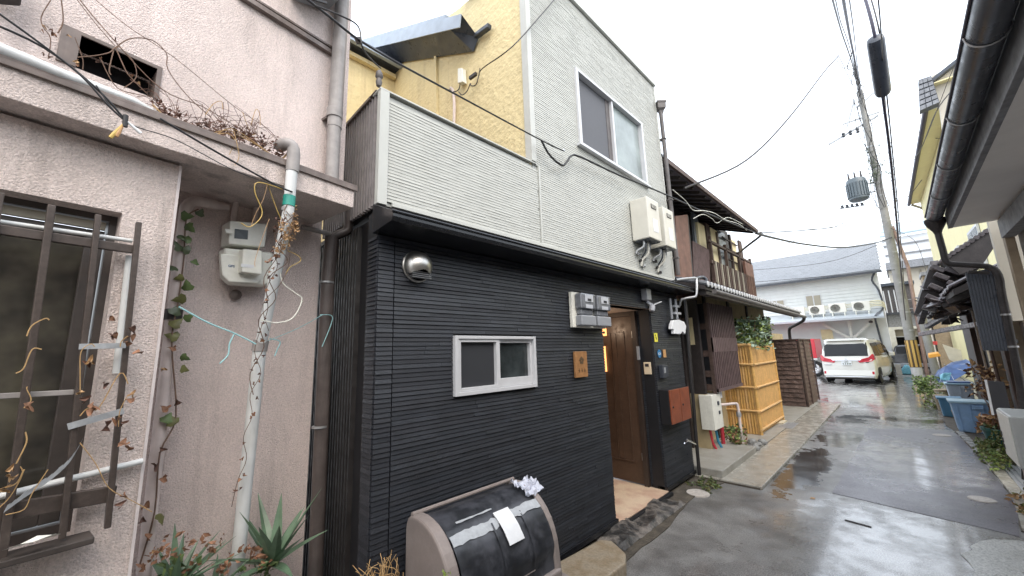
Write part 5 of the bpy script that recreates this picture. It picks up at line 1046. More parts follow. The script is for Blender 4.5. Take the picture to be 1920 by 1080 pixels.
# bark fence
kf = thing('bark_fence', 'dark brown bark clad fence box of rough overlapping boards', 'fence', (-2.2, 14.2, 0))
kx, ky0, ky1, kz = -2.0, 13.1, 15.05, 1.84
for k in range(15):
    z0_ = .04+k*.12; w_ = rnd(-.01, .01)
    b = MB(); n_ = 10; vs = []
    for j in range(n_+1):
        x_ = kx-j*.09; vs += [(x_, ky0-.035+rnd(-.008, .008), z0_+rnd(-.012, .012)), (x_, ky0-.004+rnd(-.006, .006), z0_+.125+rnd(-.01, .01))]
    b.add(vs, [(2*j, 2*j+2, 2*j+3, 2*j+1) for j in range(n_)]); b.build('bark_board', 'bark', kf)
    b = MB(); vs = []
    for j in range(12):
        y_ = ky0+j*(ky1-ky0)/11; vs += [(kx+.03+rnd(-.006, .006), y_, z0_+rnd(-.01, .01)), (kx+.002+rnd(-.004, .004), y_, z0_+.125+rnd(-.008, .008))]
    b.add(vs, [(2*j, 2*j+2, 2*j+3, 2*j+1) for j in range(11)]); b.build('bark_board', 'bark', kf)
MB().box((kx-.95, ky0+.0, .02), (kx-.005, ky1, kz-.03)).build('core', 'dark_timber', kf)
for y_ in (ky0-.005, ky0+.75, ky1): MB().box((kx+.02, y_-.025, .02), (kx+.055, y_+.025, kz+.02)).build('batten', 'brown_timber', kf)
MB().box((kx-.95, ky0-.05, kz-.02), (kx+.05, ky0+.03, kz+.02)).build('top_rail', 'brown_timber', kf)
MB().box((kx-.05, ky0+.03, kz-.02), (kx+.05, ky1, kz+.02)).build('top_rail', 'brown_timber', kf)
b = MB(); b.box((-2.9, 12.8, 0), (-2.62, 14.9, 2.05)); b.build('garden_wall', 'ochre_wall', label='low ochre wall behind the bark fence', cat='wall')

# ---------------------------------------------------------------- far end: grey house, carport, vehicles
gh = thing('grey_house', 'grey clapboard house with slate roof and four air conditioners on a lean-to', 'house', (-4, 30, 0))
Yg = 30
part('grey_boards', 'wall', ((-9, Yg, 0), (-.34, Yg+6, 5.75)), parent=gh, bevel=0)
b = MB(); z = 3.6
while z < 5.7: b.prism([(-9, Yg, z), (-9, Yg-.035, z), (-9, Yg-.006, z+.2), (-9, Yg, z+.2)], (8.66, 0, 0)); z += .2
b.build('clapboard', 'grey_boards', gh, kind='stuff')
rfg = MB().prism([(-9.4, Yg-.5, 5.62), (-9.4, Yg+2.4, 7.75), (-9.4, Yg+2.4, 7.85), (-9.4, Yg-.5, 5.74)], (9.25, 0, 0)).build('roof', 'slate_shingle', gh)
b = MB()
for k in range(18):
    t0 = k/18; y_ = Yg-.5+2.9*t0; z_ = 5.745+2.11*t0
    for j in range(46):
        x_ = -9.4+j*.2+(.1 if k % 2 else 0); b.prism([(x_+.008, y_, z_+.003), (x_+.19, y_, z_+.003), (x_+.19, y_+.158, z_+.118), (x_+.008, y_+.158, z_+.118)], (0, -.006, .014+rnd(0, .006)))
b.build('shingles', 'slate_shingle', rfg, kind='stuff')
MB().box((-9.4, Yg-.58, 5.56), (-.12, Yg-.5, 5.68)).build('gutter', 'gutter_dark', gh)
lt = MB().prism([(-9, Yg-.02, 3.5), (-9, Yg-1.5, 3.02), (-9, Yg-1.5, 3.10), (-9, Yg-.02, 3.58)], (8.62, 0, 0)).build('lean_to_roof', 'tin_roof', gh)
MB().box((-9, Yg-1.6, 2.98), (-.36, Yg-1.52, 3.08)).build('lean_to_gutter', 'tin_roof', gh)
for x0_, x1_, z0_, z1_ in ((-3.78, -3.0, 3.95, 4.72), (-5.75, -4.9, 3.95, 4.62)):
    w = part('window_alu', 'window', ((x0_, Yg-.06, z0_), (x1_, Yg-.03, z1_)), parent=gh)
    mx_ = (x0_+x1_)/2
    for a, c in ((x0_+.04, mx_-.03), (mx_+.03, x1_-.04)):
        s_ = part('shutter_tan', 'shutter', ((a, Yg-.08, z0_+.04), (c, Yg-.061, z1_-.04)), parent=w)
b = MB(); 
for a, c in (((-1.9, Yg-.4, 1.9), (-3.1, Yg-.4, 2.85)), ((-1.9, Yg-.4, 1.9), (-.85, Yg-.4, 2.95)), ((-1.9, Yg-.4, .2), (-1.9, Yg-.4, 2.95))): MB().bar(a, c, .13, .12, YA).build('strut', 'beam_white', gh, bevel=.01)
part('cream_board', 'notice_board', ((-3.3, Yg-.05, 1.95), (-2.75, Yg-.02, 2.55)), parent=gh)
MB().lathe([(0, 0), (.09, .02), (.09, .1), (0, .16)], (-.95, Yg-1.0, 2.75), ZA, 10).build('lamp', 'old_dark', gh)
MB().tube(smoothpts([(-.42, Yg-.45, 5.6), (-.6, Yg-.15, 5.2), (-.40, Yg-.1, 4.6), (-.36, Yg-.1, 3.6), (-.7, Yg-1.6, 3.1), (-.75, Yg-.2, 2.5), (-.62, Yg-.2, .3)], 3), .05, 8).build('rain_pipe', 'gutter_dark', gh, smooth=True)
# air conditioners
ac = thing('air_conditioner', 'outdoor air conditioner on the tin lean-to, right end of the row', 'air conditioner', (-1.25, Yg-.85, 3.32), 'air conditioners on the lean-to roof')
part('ac_white', 'case', ((-1.62, Yg-1.0, 3.46), (-.86, Yg-.7, 4.0)), parent=ac, bevel=.02)
MB().lathe([(0, .0), (.225, .0), (.225, .02), (0, .02)], (-1.33, Yg-1.0, 3.73), (0, -1, 0), 24).build('fan_guard', 'ac_grille', ac)
b = MB()
for rr in (.06, .11, .16, .21): b.lathe([(rr, .022), (rr+.008, .03), (rr+.014, .022)], (-1.33, Yg-1.0, 3.73), (0, -1, 0), 24)
b.build('guard_ring', 'ac_white', ac)
for x_ in (-1.52, -.98): MB().box((x_, Yg-1.02, 3.22), (x_+.05, Yg-.66, 3.459)).build('foot', 'ac_white', ac)
for k, (dx, lab) in enumerate(((-1.02, 'outdoor air conditioner on the tin lean-to, second from the right'), (-1.98, 'outdoor air conditioner on the tin lean-to, third from the right'), (-2.95, 'leftmost air conditioner, half hidden behind the tiled eave end'))): dup(ac, (dx, 0, -.02*k), lab)
for k in range(4):
    MB().tube(smoothpts([(-.85, Yg-.9, 3.95-k*.09), (-.5, Yg-.85, 3.97-k*.09), (-.3, Yg-.6, 3.85-k*.09), (-.28, Yg-.2, 3.62-k*.06)], 3), .03, 6).build('refrigerant_pipe', 'cream_pipe', label=['topmost', 'second from the top', 'third from the top', 'lowest'][k]+' of the cream pipes curving round the corner of the grey house', cat='pipe', group='pipes beside the air conditioners')
for k in range(3): MB().tube([(-5.2, Yg-.75, 3.72+k*.08), (-.9, Yg-.72, 3.75+k*.08)], .022, 6).build('refrigerant_pipe', 'cream_pipe', label=['lowest', 'middle', 'topmost'][k]+' of the long cream pipes behind the row of air conditioners', cat='pipe', group='long pipes behind the air conditioners')
# carport house right of it
cp = thing('carport_house', 'dark grey building with a white framed open garage behind the pole', 'building', (.6, 33, 0))
part('fascia_grey', 'upper_wall', ((-.30, 32.5, 2.55), (1.5, 36, 3.3)), parent=cp, bevel=0)
part('gutter_dark', 'roof_edge', ((-.32, 32.3, 3.3), (1.5, 36, 3.42)), parent=cp, bevel=0)
part('beam_white', 'frame', ((-.34, 32.3, 0), (-.10, 32.5, 2.55)), ((-.1, 32.3, 2.4), (1.4, 32.5, 2.55)), parent=cp, bevel=0)
part('black_void', 'interior', ((-.1, 35, 0), (1.4, 35.1, 2.4)), parent=cp, bevel=0)
part('window_alu', 'shutter_bar', ((-.1, 32.6, 1.95), (1.2, 32.66, 2.0)), parent=cp, bevel=0)
part('shutter_tan', 'shutter', ((-.1, 32.62, 2.0), (1.2, 32.68, 2.4)), parent=cp, bevel=0)
fb = thing('far_house', 'weathered grey house rising behind the carport roof', 'house', (.3, 38, 0))
part('dark_tin', 'wall', ((-.7, 38, 0), (1.2, 42, 5.6)), parent=fb, bevel=0)
for k in range(6): MB().box((-.6+k*.27, 37.93, 3.6), (-.54+k*.27, 37.99, 5.3)).build('slat', 'grey_boards', fb)
part('slate_metal', 'roof', ((-.8, 37.7, 5.6), (1.3, 42, 5.8)), parent=fb, bevel=0)
# building at the far right: white balconies, blue roof
wb = thing('white_building', 'far white building with blue roof and banded balconies behind the pole', 'building', (2, 45, 0))
part('beige_bld', 'lower_wall', ((.2, 45, 0), (4.5, 50, 7.6)), parent=wb, bevel=0)
part('white_bld', 'balcony_wall', ((.2, 44.6, 8.2), (4.5, 50, 10.3)), parent=wb, bevel=0)
for z_ in (8.8, 9.6): MB().box((.2, 44.5, z_), (4.5, 44.62, z_+.12)).build('balcony_band', 'fascia_grey', wb)
part('fascia_grey', 'slab', ((.1, 44.2, 7.6), (4.6, 50, 8.2)), parent=wb, bevel=0)
MB().prism([(.1, 44.3, 10.4), (.1, 47.5, 12.0), (.1, 47.5, 12.15), (.1, 44.3, 10.55)], (4.4, 0, 0)).build('roof', 'blue_tin', wb)
for k in range(5): MB().box((.6+k*.7, 44.93, 1), (.7+k*.7, 44.99, 7.4)).build('pilaster', 'shutter_tan', wb)
# yellow building
yb = thing('yellow_building', 'tall yellow building with dark eave and beige gable on the right side of the lane', 'building', (2.8, 21, 0))
MB().prism([(2.14, 15.6, 0), (1.78, 28, 0), (8, 28, 0), (8, 15.6, 0)], (0, 0, 8.7)).build('wall', 'yellow_bld', yb)
MB().prism([(1.66, 15.1, 8.72), (1.40, 28.2, 8.72), (2.4, 28.2, 8.72), (2.4, 15.1, 8.72)], (0, 0, .03)).build('soffit', 'yellow_bld', yb)
MB().prism([(1.63, 15.1, 8.76), (1.37, 28.2, 8.76), (3.2, 28.2, 9.7), (3.2, 15.1, 9.7)], (0, 0, .10)).build('roof', 'slate_metal', yb)
gt_ = MB().prism([(1.431,15.000,8.932),(1.674,15.000,8.921),(1.707,15.000,8.084),(1.328,15.000,8.023)], (0, .25, 0)).build('gable_tiles', 'slate_metal', yb)
G_ = [V(q) for q in [(1.427,14.960,8.912),(1.670,14.960,8.902),(1.703,14.960,8.066),(1.324,14.960,8.006)]]
for k in range(6):
    for j in range(3):
        f = lambda u_, v_: G_[0].lerp(G_[1], u_).lerp(G_[3].lerp(G_[2], u_), v_)
        MB().prism([f(j/3+.02, k/6+.02), f((j+1)/3-.02, k/6+.02), f((j+1)/3-.02, (k+1)/6-.02), f(j/3+.02, (k+1)/6-.02)], (0, .03, 0)).build('tile', 'fascia_grey', gt_)
MB().tube([(1.63, 15.0, 8.72), (1.38, 28.2, 8.72)], .07, 8).build('gutter', 'purple_cable', yb, smooth=True)
MB().prism([V(q) for q in [(1.717,15.300,9.060),(2.251,15.300,9.132),(2.186,15.300,6.302),(1.656,15.300,7.119),(1.723,15.300,8.089)]], (0, .2, 0)).build('gable_wall', 'beige_bld', yb)
for (y_, z_) in ((17.0, 6.6), (20.5, 6.6), (24.0, 6.6), (17.0, 3.8), (20.5, 3.8), (24, 3.8)):
    xa, xb = 2.14-.029*(y_-15.6), 2.14-.029*(y_+1.5-15.6); dv_ = V((xb-xa, 1.5, 0))
    w = MB().prism([(xa-.06, y_, z_), (xb-.06, y_+1.5, z_), (xb-.06, y_+1.5, z_+1.2), (xa-.06, y_, z_+1.2)], (.05, 0, 0)).build('window', 'window_alu', yb)
    for u_ in (.06, .53):
        p_ = V((xa-.07, y_, z_+.08))+dv_*u_; MB().prism([p_, p_+dv_*.41, p_+dv_*.41+ZA*1.04, p_+ZA*1.04], (.008, 0, 0)).build('pane', 'far_glass', w)
MB().tube(smoothpts([(1.45, 27.8, 8.6), (1.9, 27.9, 8.2), (2.05, 27.9, 7.6), (2.05, 27.9, 0)], 3), .06, 8).build('rain_pipe', 'shutter_tan', yb)
MB().tube(smoothpts([(1.6, 16.6, 8.65), (2.0, 16.6, 8.6), (2.1, 16.6, 8.2), (2.1, 16.6, 7.9)], 3), .03, 8).build('overflow_pipe', 'white_pvc', yb)

# vehicles
def wheel(parent, c, r, w, ax, rim='chrome'):
    wh = MB().lathe([(r*.6, -w/2), (r*.92, -w/2), (r, -w*.35), (r, w*.35), (r*.92, w/2), (r*.6, w/2)], c, ax, 24, False).build('wheel', 'tyre', parent, smooth=True)
    b = MB(); a = V(ax).normalized(); c = V(c); b.lathe([(0, w*.2), (r*.18, w*.3), (r*.6, w*.22), (r*.62, w*.48), (r*.60, w*.5)], c, ax, 24, False)
    b.build('rim', rim, wh, smooth=True)
    b = MB(); x, y = basis(a)
    for k in range(5):
        d_ = x*math.cos(k*1.2566)+y*math.sin(k*1.2566); b.bar(c+a*w*.42, c+a*w*.40+d_*r*.6, r*.13, .02, a)
    b.build('spoke', rim, wh)
yaw = math.radians(-7); vo = V((-1.72, 22.0, 0)); RZ = Matrix.Rotation(yaw, 3, 'Z')
vn = thing('minivan', 'white minivan seen from behind with red tail lights and dark rear window', 'minivan', vo)
class VB(MB):
    def build(s, *a, **k): s.v = [tuple(vo+RZ@V(p)) for p in s.v]; return super().build(*a, **k)
hw = .90
# cross sections along y: (y, z_bottom, z_belt, z_roof, half width at belt, half width at roof)
secs = [(0.0, .42, 1.02, 1.10, hw*.90, hw*.80), (.03, .24, 1.04, 1.30, hw*.965, hw*.82), (.10, .20, 1.06, 1.70, hw*.985, hw*.80), (.28, .20, 1.07, 1.86, hw, hw*.80), (.8, .20, 1.08, 1.89, hw, hw*.80), (2.2, .20, 1.07, 1.89, hw, hw*.80), (3.2, .20, 1.04, 1.83, hw, hw*.78), (3.75, .20, 1.02, 1.56, hw*.99, hw*.76), (4.15, .20, 1.0, 1.14, hw*.97, hw*.80), (4.7, .20, .90, .98, hw*.92, hw*.75), (4.9, .26, .76, .80, hw*.80, hw*.6)]
def ring(sx):
    y_, zb, zm, zr, wm, wr = sx; pts = []
    half = [(wm*.93, zb), (wm*.99, zb+.16), (wm*1.0, zb+(zm-zb)*.6), (wm*.985, zm), (wm*.97, zm+.02), ((wm+wr)/2, (zm+zr)/2+.02), (wr*1.0, zr-.07*(zr-zm+.2)), (wr*.86, zr-.008), (wr*.4, zr+.02)]
    return [(x_, y_, z_) for x_, z_ in half]+[(-x_, y_, z_) for x_, z_ in half[::-1]]
b = VB(); rg = [ring(s_) for s_ in secs]; nn = len(rg[0]); vs = [p for r_ in rg for p in r_]
fs = [(i*nn+k, i*nn+(k+1) % nn, (i+1)*nn+(k+1) % nn, (i+1)*nn+k) for i in range(len(rg)-1) for k in range(nn)]+[tuple(range(nn)), tuple(range((len(rg)-1)*nn, len(rg)*nn))]
b.add(vs, fs); bd = b.build('body', 'car_white', vn, smooth=True, bevel=0)
def vpart(name, m_, polys, ext, bevel=.006, parent=vn):
    b = VB()
    for p in polys: b.prism(p, ext)
    return b.build(name, m_, parent, bevel=bevel)
vpart('rear_window', 'car_glass', [[(-.72, -.005, 1.14), (.72, -.005, 1.14), (.70, .055, 1.60), (.62, .10, 1.68), (-.62, .10, 1.68), (-.70, .055, 1.60)]], (0, .10, .0))
vpart('spoiler', 'car_white', [[(-.70, .0, 1.80), (.70, .0, 1.80), (.66, .3, 1.87), (-.66, .3, 1.87)]], (0, 0, .03), .01)
vpart('window_surround', 'dark_paint', [[(-.80, .04, 1.10), (-.72, .0, 1.12), (-.68, .06, 1.66), (-.71, .10, 1.72)], [(.80, .04, 1.10), (.72, .0, 1.12), (.68, .06, 1.66), (.71, .10, 1.72)]], (0, .08, 0))
for s_ in (-1, 1):
    b = VB(); b.prism([(s_*.85, -.005, 1.22), (s_*.885, .03, 1.21), (s_*.895, .03, .98), (s_*.82, -.03, .92), (s_*.42, -.045, .86), (s_*.36, -.045, .98), (s_*.60, -.04, 1.04), (s_*.74, -.03, 1.09)], (0, .12, 0)); b.build('tail_light', 'tail_red', vn, bevel=.008)
    b = VB(); b.prism([(s_*.885, .04, 1.20), (s_*.875, .26, 1.16), (s_*.905, .24, 1.04), (s_*.905, .04, .97)], (s_*.006, 0, 0)); b.build('tail_light', 'tail_red', vn)
    b = VB(); b.box((s_*.76, -.02, .36), (s_*.83, .03, .50)); b.build('reflector', 'tail_red', vn, bevel=.004)
    wp = [(s_*.862, .42, 1.13), (s_*.868, 1.45, 1.12), (s_*.775, 1.45, 1.70), (s_*.775, .42, 1.66)]
    b = VB(); b.prism(wp, (s_*.012, 0, 0)); b.build('side_window', 'car_glass', vn)
    b = VB(); b.prism([(s_*.868, 1.55, 1.12), (s_*.868, 2.65, 1.10), (s_*.775, 2.62, 1.68), (s_*.775, 1.55, 1.70)], (s_*.012, 0, 0)); b.build('side_window', 'car_glass', vn)
    b = VB(); b.prism([(s_*.866, 2.75, 1.10), (s_*.858, 3.75, 1.07), (s_*.78, 3.35, 1.55), (s_*.775, 2.72, 1.67)], (s_*.012, 0, 0)); b.build('side_window', 'car_glass', vn)
    b = VB(); b.box((s_*.88, 3.35, 1.06), (s_*1.08, 3.48, 1.24)); b.build('mirror', 'car_white', vn, bevel=.03)
    b = VB(); b.box((s_*.895, 1.5, 1.0), (s_*.905, 2.9, 1.012)); b.build('door_line', 'dark_paint', vn)
    for y_ in (.72, 3.75):
        b = VB(); b.lathe([(0, 0), (.385, 0), (.385, .03), (0, .03)], (s_*.868, y_, .36), (s_, 0, 0), 28); b.build('wheel_arch', 'black_void', vn)
        wheel(vn, vo+RZ@V((s_*.80, y_, .34)), .335, .21, RZ@V((s_, 0, 0)))
vpart('garnish', 'chrome', [[(-.46, -.06, .96), (.46, -.06, .96), (.52, -.04, 1.03), (-.52, -.04, 1.03)]], (0, .06, 0))
b = VB(); b.lathe([(.0, 0), (.06, 0), (.06, .01), (0, .01)], (0, -.06, .995), (0, -1, .0), 14); b.build('emblem', 'chrome', vn)
pl = vpart('number_plate', 'paper', [[(-.17, -.062, .76), (.17, -.062, .76), (.17, -.058, .93), (-.17, -.058, .93)]], (0, .05, 0), .004)
b = VB()
for k, x_ in enumerate((-.11, -.04, .03, .085, .13)): b.box((x_-.015, -.064, .79), (x_+.012, -.0625, .85))
b.box((-.06, -.064, .88), (.06, -.0625, .905)); b.build('plate_marks', 'leaf_dark', vn)
vpart('bumper', 'car_white', [[(-.85, -.03, .30), (.85, -.03, .30), (.86, .0, .56), (-.86, .0, .56)]], (0, .12, 0), .03)
vpart('lower_trim', 'chrome', [[(-.80, -.035, .27), (.80, -.035, .27), (.80, -.03, .29), (-.80, -.03, .29)]], (0, .06, 0), .004)
vpart('underbody', 'black_void', [[(-.78, .1, .16), (.78, .1, .16), (.78, 4.7, .16), (-.78, 4.7, .16)]], (0, 0, .12), 0)
vpart('wiper', 'ink', [[(-.02, -.03, 1.17), (.34, -.02, 1.24), (.34, -.02, 1.255), (-.02, -.03, 1.19)]], (0, .01, 0), 0)
vpart('badge', 'chrome', [[(-.78, -.035, .78), (-.52, -.045, .78), (-.52, -.045, .80), (-.78, -.035, .80)], [(.62, -.045, .86), (.72, -.04, .86), (.72, -.04, .90), (.62, -.045, .90)]], (0, .05, 0), 0)
# red truck behind the bark fence
tr = thing('red_truck', 'bright red box truck parked to the left of the white minivan', 'truck', (-4.2, 26, 0))
part('red_paint', 'box_body', ((-5.6, 26.0, .95), (-3.2, 28.5, 1.98)), parent=tr, bevel=.03)
part('white_paint', 'stripe', ((-5.6, 25.985, .86), (-3.2, 26.1, .949)), parent=tr, bevel=0)
part('dark_paint', 'chassis', ((-5.4, 26.05, .45), (-3.3, 28.5, .86)), parent=tr)
wheel(tr, (-3.35, 26.2, .40), .40, .22, (0, -1, 0)); wheel(tr, (-5.0, 26.2, .40), .40, .22, (0, -1, 0))
# dark car in front of the carport
dc = thing('dark_car', 'dark grey car parked nose out at the carport right of the minivan', 'car', (.3, 29.5, 0))
b = MB(); P_ = [(-.55, .3), (-.6, .6), (-.5, .9), (-.3, 1.0), (-.1, 1.45), (.05, 1.52), (1.0, 1.52), (1.1, .3)]
b.prism([(-.55, 29.2, .28), (-.58, 29.2, .75), (-.50, 29.2, .98), (-.35, 29.2, 1.03), (-.22, 29.2, 1.42), (-.1, 29.2, 1.5), (.9, 29.2, 1.5), (1.1, 29.2, 1.0), (1.1, 29.2, .28)], (0, 3, 0)); b.build('body', 'dark_paint', dc, bevel=.08, seg=3)
part('car_glass', 'windscreen', ((-.18, 29.17, 1.05), (.92, 29.2, 1.42)), parent=dc, bevel=.01)
part('mid_plastic', 'bumper', ((-.5, 29.1, .35), (1.0, 29.2, .55)), parent=dc, bevel=.03)
MB().box((-.72, 29.3, 1.0), (-.56, 29.4, 1.15)).build('mirror', 'dark_paint', dc, bevel=.02)
wheel(dc, (-.45, 29.5, .3), .3, .2, (-1, 0, 0)); wheel(dc, (1.0, 29.5, .3), .3, .2, (1, 0, 0))
b = MB(); b.prism([(-.3, 28.2, .02), (.35, 28.2, .02), (.3, 28.2, .35), (.05, 28.2, .52)], (0, .7, 0)); b.build('tarp_heap', 'bag_cyan', label='pale blue tarp heap on the road left of the utility pole', cat='tarp', bevel=.06)
MB().box((-.33, 27.9, 0), (-.12, 28.1, .55)).build('concrete_post', 'concrete', label='short concrete block post between the minivan and the pole', cat='post', bevel=.01)

# ---------------------------------------------------------------- utility pole
up = thing('utility_pole', 'tall concrete utility pole with transformer and yellow striped band', 'utility pole', (.40, 27.4, 0))
PT = V((.45, 27.4, 15.5)); PB = V((.40, 27.4, 0))
MB().tube([PB, PB.lerp(PT, .5), PT], [.20, .17, .13], 20).build('shaft', 'pole_concrete', up, smooth=True)
MB().tube([PB, PB+ZA*.42], .206, 20).build('base_paint', 'white_paint', up, smooth=True)
MB().tube([PB+ZA*.42, PB+ZA*1.75], .208, 20).build('band', 'band_brown', up, smooth=True)
for k in range(8):
    a = k*math.pi/4+.1; c = PB+V((math.cos(a)*.207, math.sin(a)*.207, 0)); MB().bar(c+ZA*.44, c+ZA*1.73, .085, .012, V((math.cos(a), math.sin(a), 0))).build('stripe', 'band_yellow', up)
for z_ in (2.2, 3.1, 4.6, 6.2, 7.9, 9.3, 10.8, 12.1): MB().tube([(.43, 27.4, z_), (.43, 27.4, z_+.06)], .2-.004*z_, 16).build('collar', 'galv', up)
for z_ in [3.3+.45*k for k in range(24)]: MB().tube([(.43-.3, 27.4, z_), (.43+.3, 27.4, z_)] if int(z_*10) % 2 else [(.43, 27.1, z_), (.43, 27.7, z_)], .012, 5).build('step_bolt', 'galv', up)
tf = MB().lathe([(0, 0), (.34, .02), (.42, .1), (.42, 1.15), (.36, 1.25), (0, 1.3)], (-.42, 27.2, 9.25), ZA, 24).build('transformer', 'trafo', up, smooth=True)
for k in range(22):
    a = k*2*math.pi/22; c = V((-.42+math.cos(a)*.44, 27.2+math.sin(a)*.44, 0)); MB().bar(c+ZA*9.45, c+ZA*10.25, .035, .07, V((-math.sin(a), math.cos(a), 0))).build('cooling_fin', 'trafo', tf)
for dx in (-.25, 0, .25): MB().tube([(-.42+dx, 27.0, 10.5), (-.42+dx, 27.0, 10.85)], [.05, .03], 8).build('bushing', 'old_dark', tf)
for z_ in (9.6, 10.1): MB().bar((.0, 27.2, z_), (.5, 27.4, z_), .08, .06, ZA).build('transformer_bracket', 'galv', up)
for dx in (-.75, -.95, -1.15, -.55, -.35): MB().lathe([(0, 0), (.09, .02), (.05, .1), (.09, .14), (0, .2)], (dx, 27.2, 9.0-.12*(dx+.75)), ZA, 8).build('insulator', 'gutter_dark', up)
ca = [((-1.25, 27.4, 13.0), (.95, 27.4, 13.75), .09), ((-.35, 27.3, 13.6), (.15, 27.3, 15.0), .07), ((-.5, 27.35, 13.9), (1.05, 27.35, 13.9), .07), ((-.45, 27.3, 9.0), (-1.35, 27.3, 9.1), .05), ((.2, 27.4, 14.6), (.95, 27.4, 15.1), .07)]
for a, c, w_ in ca: MB().bar(a, c, w_, w_, YA).build('crossarm', 'galv', up)
for x_ in (-.55, -.25, .05): MB().lathe([(0, 0), (.05, .02), (.09, .08), (.05, .15), (.09, .22), (.05, .30), (0, .34)], (x_, 27.35, 13.1), ZA, 8).build('insulator', 'gutter_dark', up)
b = MB(); random.seed(9)
for _ in range(46):
    p = V((.35+rnd(-.25, .45), 27.2, 11.6+rnd(-1.3, .5))); q = p+V((rnd(-.5, .5), rnd(-.1, .1), rnd(-.5, .4))); b.tube(smoothpts([p, p.lerp(q, .5)+V((rnd(-.2, .2), 0, rnd(-.3, .1))), q], 4), .012, 4)
b.build('cable_tangle', 'leaf_dark', up, kind='stuff')
b = MB()
for k in range(5):
    x_ = .1+k*.1; b.tube(smoothpts([V((x_+rnd(-.1, .1), 27.15, 15.2-j*1.1)) +V((rnd(-.12, .12)+.02*j, 0, 0)) for j in range(7)], 3), .014, 4)
b.build('cable_drop', 'black_cable', up, kind='stuff')
MB().tube([(.72, 27.5, 0), (.85, 27.5, 5.4), (.6, 27.5, 7.6)], .075, 10).build('riser_pipe', 'rust_pipe', label='reddish brown riser pipe beside the utility pole', cat='pipe', smooth=True)
MB().tube([(1.0, 27.0, 0), (.92, 27.0, 3.2)], .15, 12).build('stub_pole', 'pole_concrete', label='shorter pale pole standing right behind the utility pole', cat='pole', smooth=True)

# overhead cables
OC = 'overhead cables above the lane'
def wire(pts, r, m_, label, k=6): return cable(pts, r, m_, label, 'cable', 'overhead_cable', k, None, 6)
wire([(-1.750,0.347,3.416), (-1.800,0.528,3.422), (-1.850,0.802,3.418), (-1.950,1.473,3.515), (-2.080,2.526,3.654), (-2.100,2.895,3.694)], .0065, 'black_cable', 'black cable crossing in front of the balcony down to the wall hook')
wire([(-2.080,2.526,3.654), (-2.100,2.660,3.567), (-2.110,2.859,3.530), (-2.110,2.953,3.603), (-2.110,3.043,3.701), (-2.100,3.204,3.737), (-2.090,3.965,3.782), (-2.050,5.107,3.866), (-2.000,6.892,3.972), (-1.800,9.161,4.054)], .011, 'black_cable', 'thick black cable looping below the big window towards the tiled house')
MB().lathe([(.012, 0), (.02, .004), (.012, .008)], (-2.120,2.923,3.719), XA, 10).build('wall_hook', 'steel_dull', label='steel eye hook in the white siding left of the big window', cat='hook')
wire([(-2.130,3.099,5.787), (-2.130,2.733,5.232), (-2.200,2.300,4.590), (-2.631,2.300,4.625), (-2.834,2.420,4.725)], .006, 'black_cable', 'thin cable rising from the yellow wall over the white corner')
wire([(-1.750,0.464,3.385), (-1.700,0.571,3.363), (-1.700,0.656,3.358), (-1.700,0.682,3.251), (-1.800,0.783,3.296), (-1.850,0.849,3.322)], .004, 'black_cable', 'slack loop of wire beside the top of the grey drainpipe')
MB().bar((-1.850,0.706,3.412), (-1.850,0.729,3.426), .03, .02, XA).build('cable_clamp', 'old_dark', label='small dark clamp hanging on the cable near the drainpipe', cat='clamp')
wire([(-1.800,9.161,4.054), (-1.986,12.000,4.554), (-1.779,16.000,5.066), (-1.062,20.000,5.505), (-0.155,25.000,6.406), (0.494,27.200,6.978)], .03, 'black_cable', 'cable bundle from the tiled house eave to the utility pole')
wire([(-1.900,5.109,3.863), (-2.000,5.821,3.934), (-2.000,6.123,3.855), (-2.000,6.635,3.975), (-1.950,7.020,4.008), (-1.950,7.613,4.030), (-1.900,8.290,4.086), (-1.850,8.616,4.010)], .006, 'wire_white', 'pale slack wire under the eave of the wooden house')
wire([(-2.050,6.229,3.752), (-2.000,6.557,3.890), (-2.000,7.009,3.922), (-2.000,7.283,3.906), (-1.950,7.807,4.118), (-1.900,8.577,4.150)], .005, 'wire_white', 'second pale slack wire hanging over the upper windows')
wire([(-1.800,9.259,4.074), (-1.0, 14, 5.0), (.2, 27, 7.9), (2.5, 50, 12.6)], .012, 'old_dark', 'faint wire running level towards the pole')
wire([(.35, 27.3, 9.8), (-.8, 24, 7.6), (-2.1, 15, 5.0), (-2.6, 12.5, 4.5)], .01, 'old_dark', 'faint wire from the transformer down to the wooden house')
wire([(.4, 27.3, 10.3), (-3, 26, 9.2), (-9, 24, 8.6)], .008, 'old_dark', 'faint wire leading left from the transformer')
TOPS = [[(0.034,10.000,9.270), (0.126,16.000,12.059), (0.302,22.000,14.181), (.38, 27.3, 15.4)], [(0.209,10.000,9.128), (0.300,16.000,11.937), (0.403,22.000,14.254), (.45, 27.3, 15.2)], [(0.302,10.000,9.052), (0.409,16.000,11.859), (0.451,22.000,13.951), (.5, 27.3, 14.9)], [(0.090,10.000,9.224), (0.143,15.000,11.784), (0.292,19.000,12.935), (.42, 27.3, 14.5)]]
for k, (pts, r_, lab) in enumerate(zip(TOPS, (.022, .036, .016, .014), ('leftmost overhead cable running to the top of the utility pole', 'thick purple black overhead cable to the pole top', 'overhead cable right of the thick one at the pole top', 'overhead cable wound loosely along the thick one'))): wire(pts, r_, 'purple_cable' if k == 1 else 'black_cable', lab)
b = MB(); random.seed(3)
for k in range(8):
    t0 = k/8; p = V(TOPS[1][0]).lerp(V(TOPS[1][3]), .35+.6*t0); b.tube(smoothpts([p, p+V((rnd(-.3, .1), .4, rnd(-.6, -.1))), p+V((rnd(-.1, .3), .9, rnd(-.4, .1)))], 4), .014, 4)
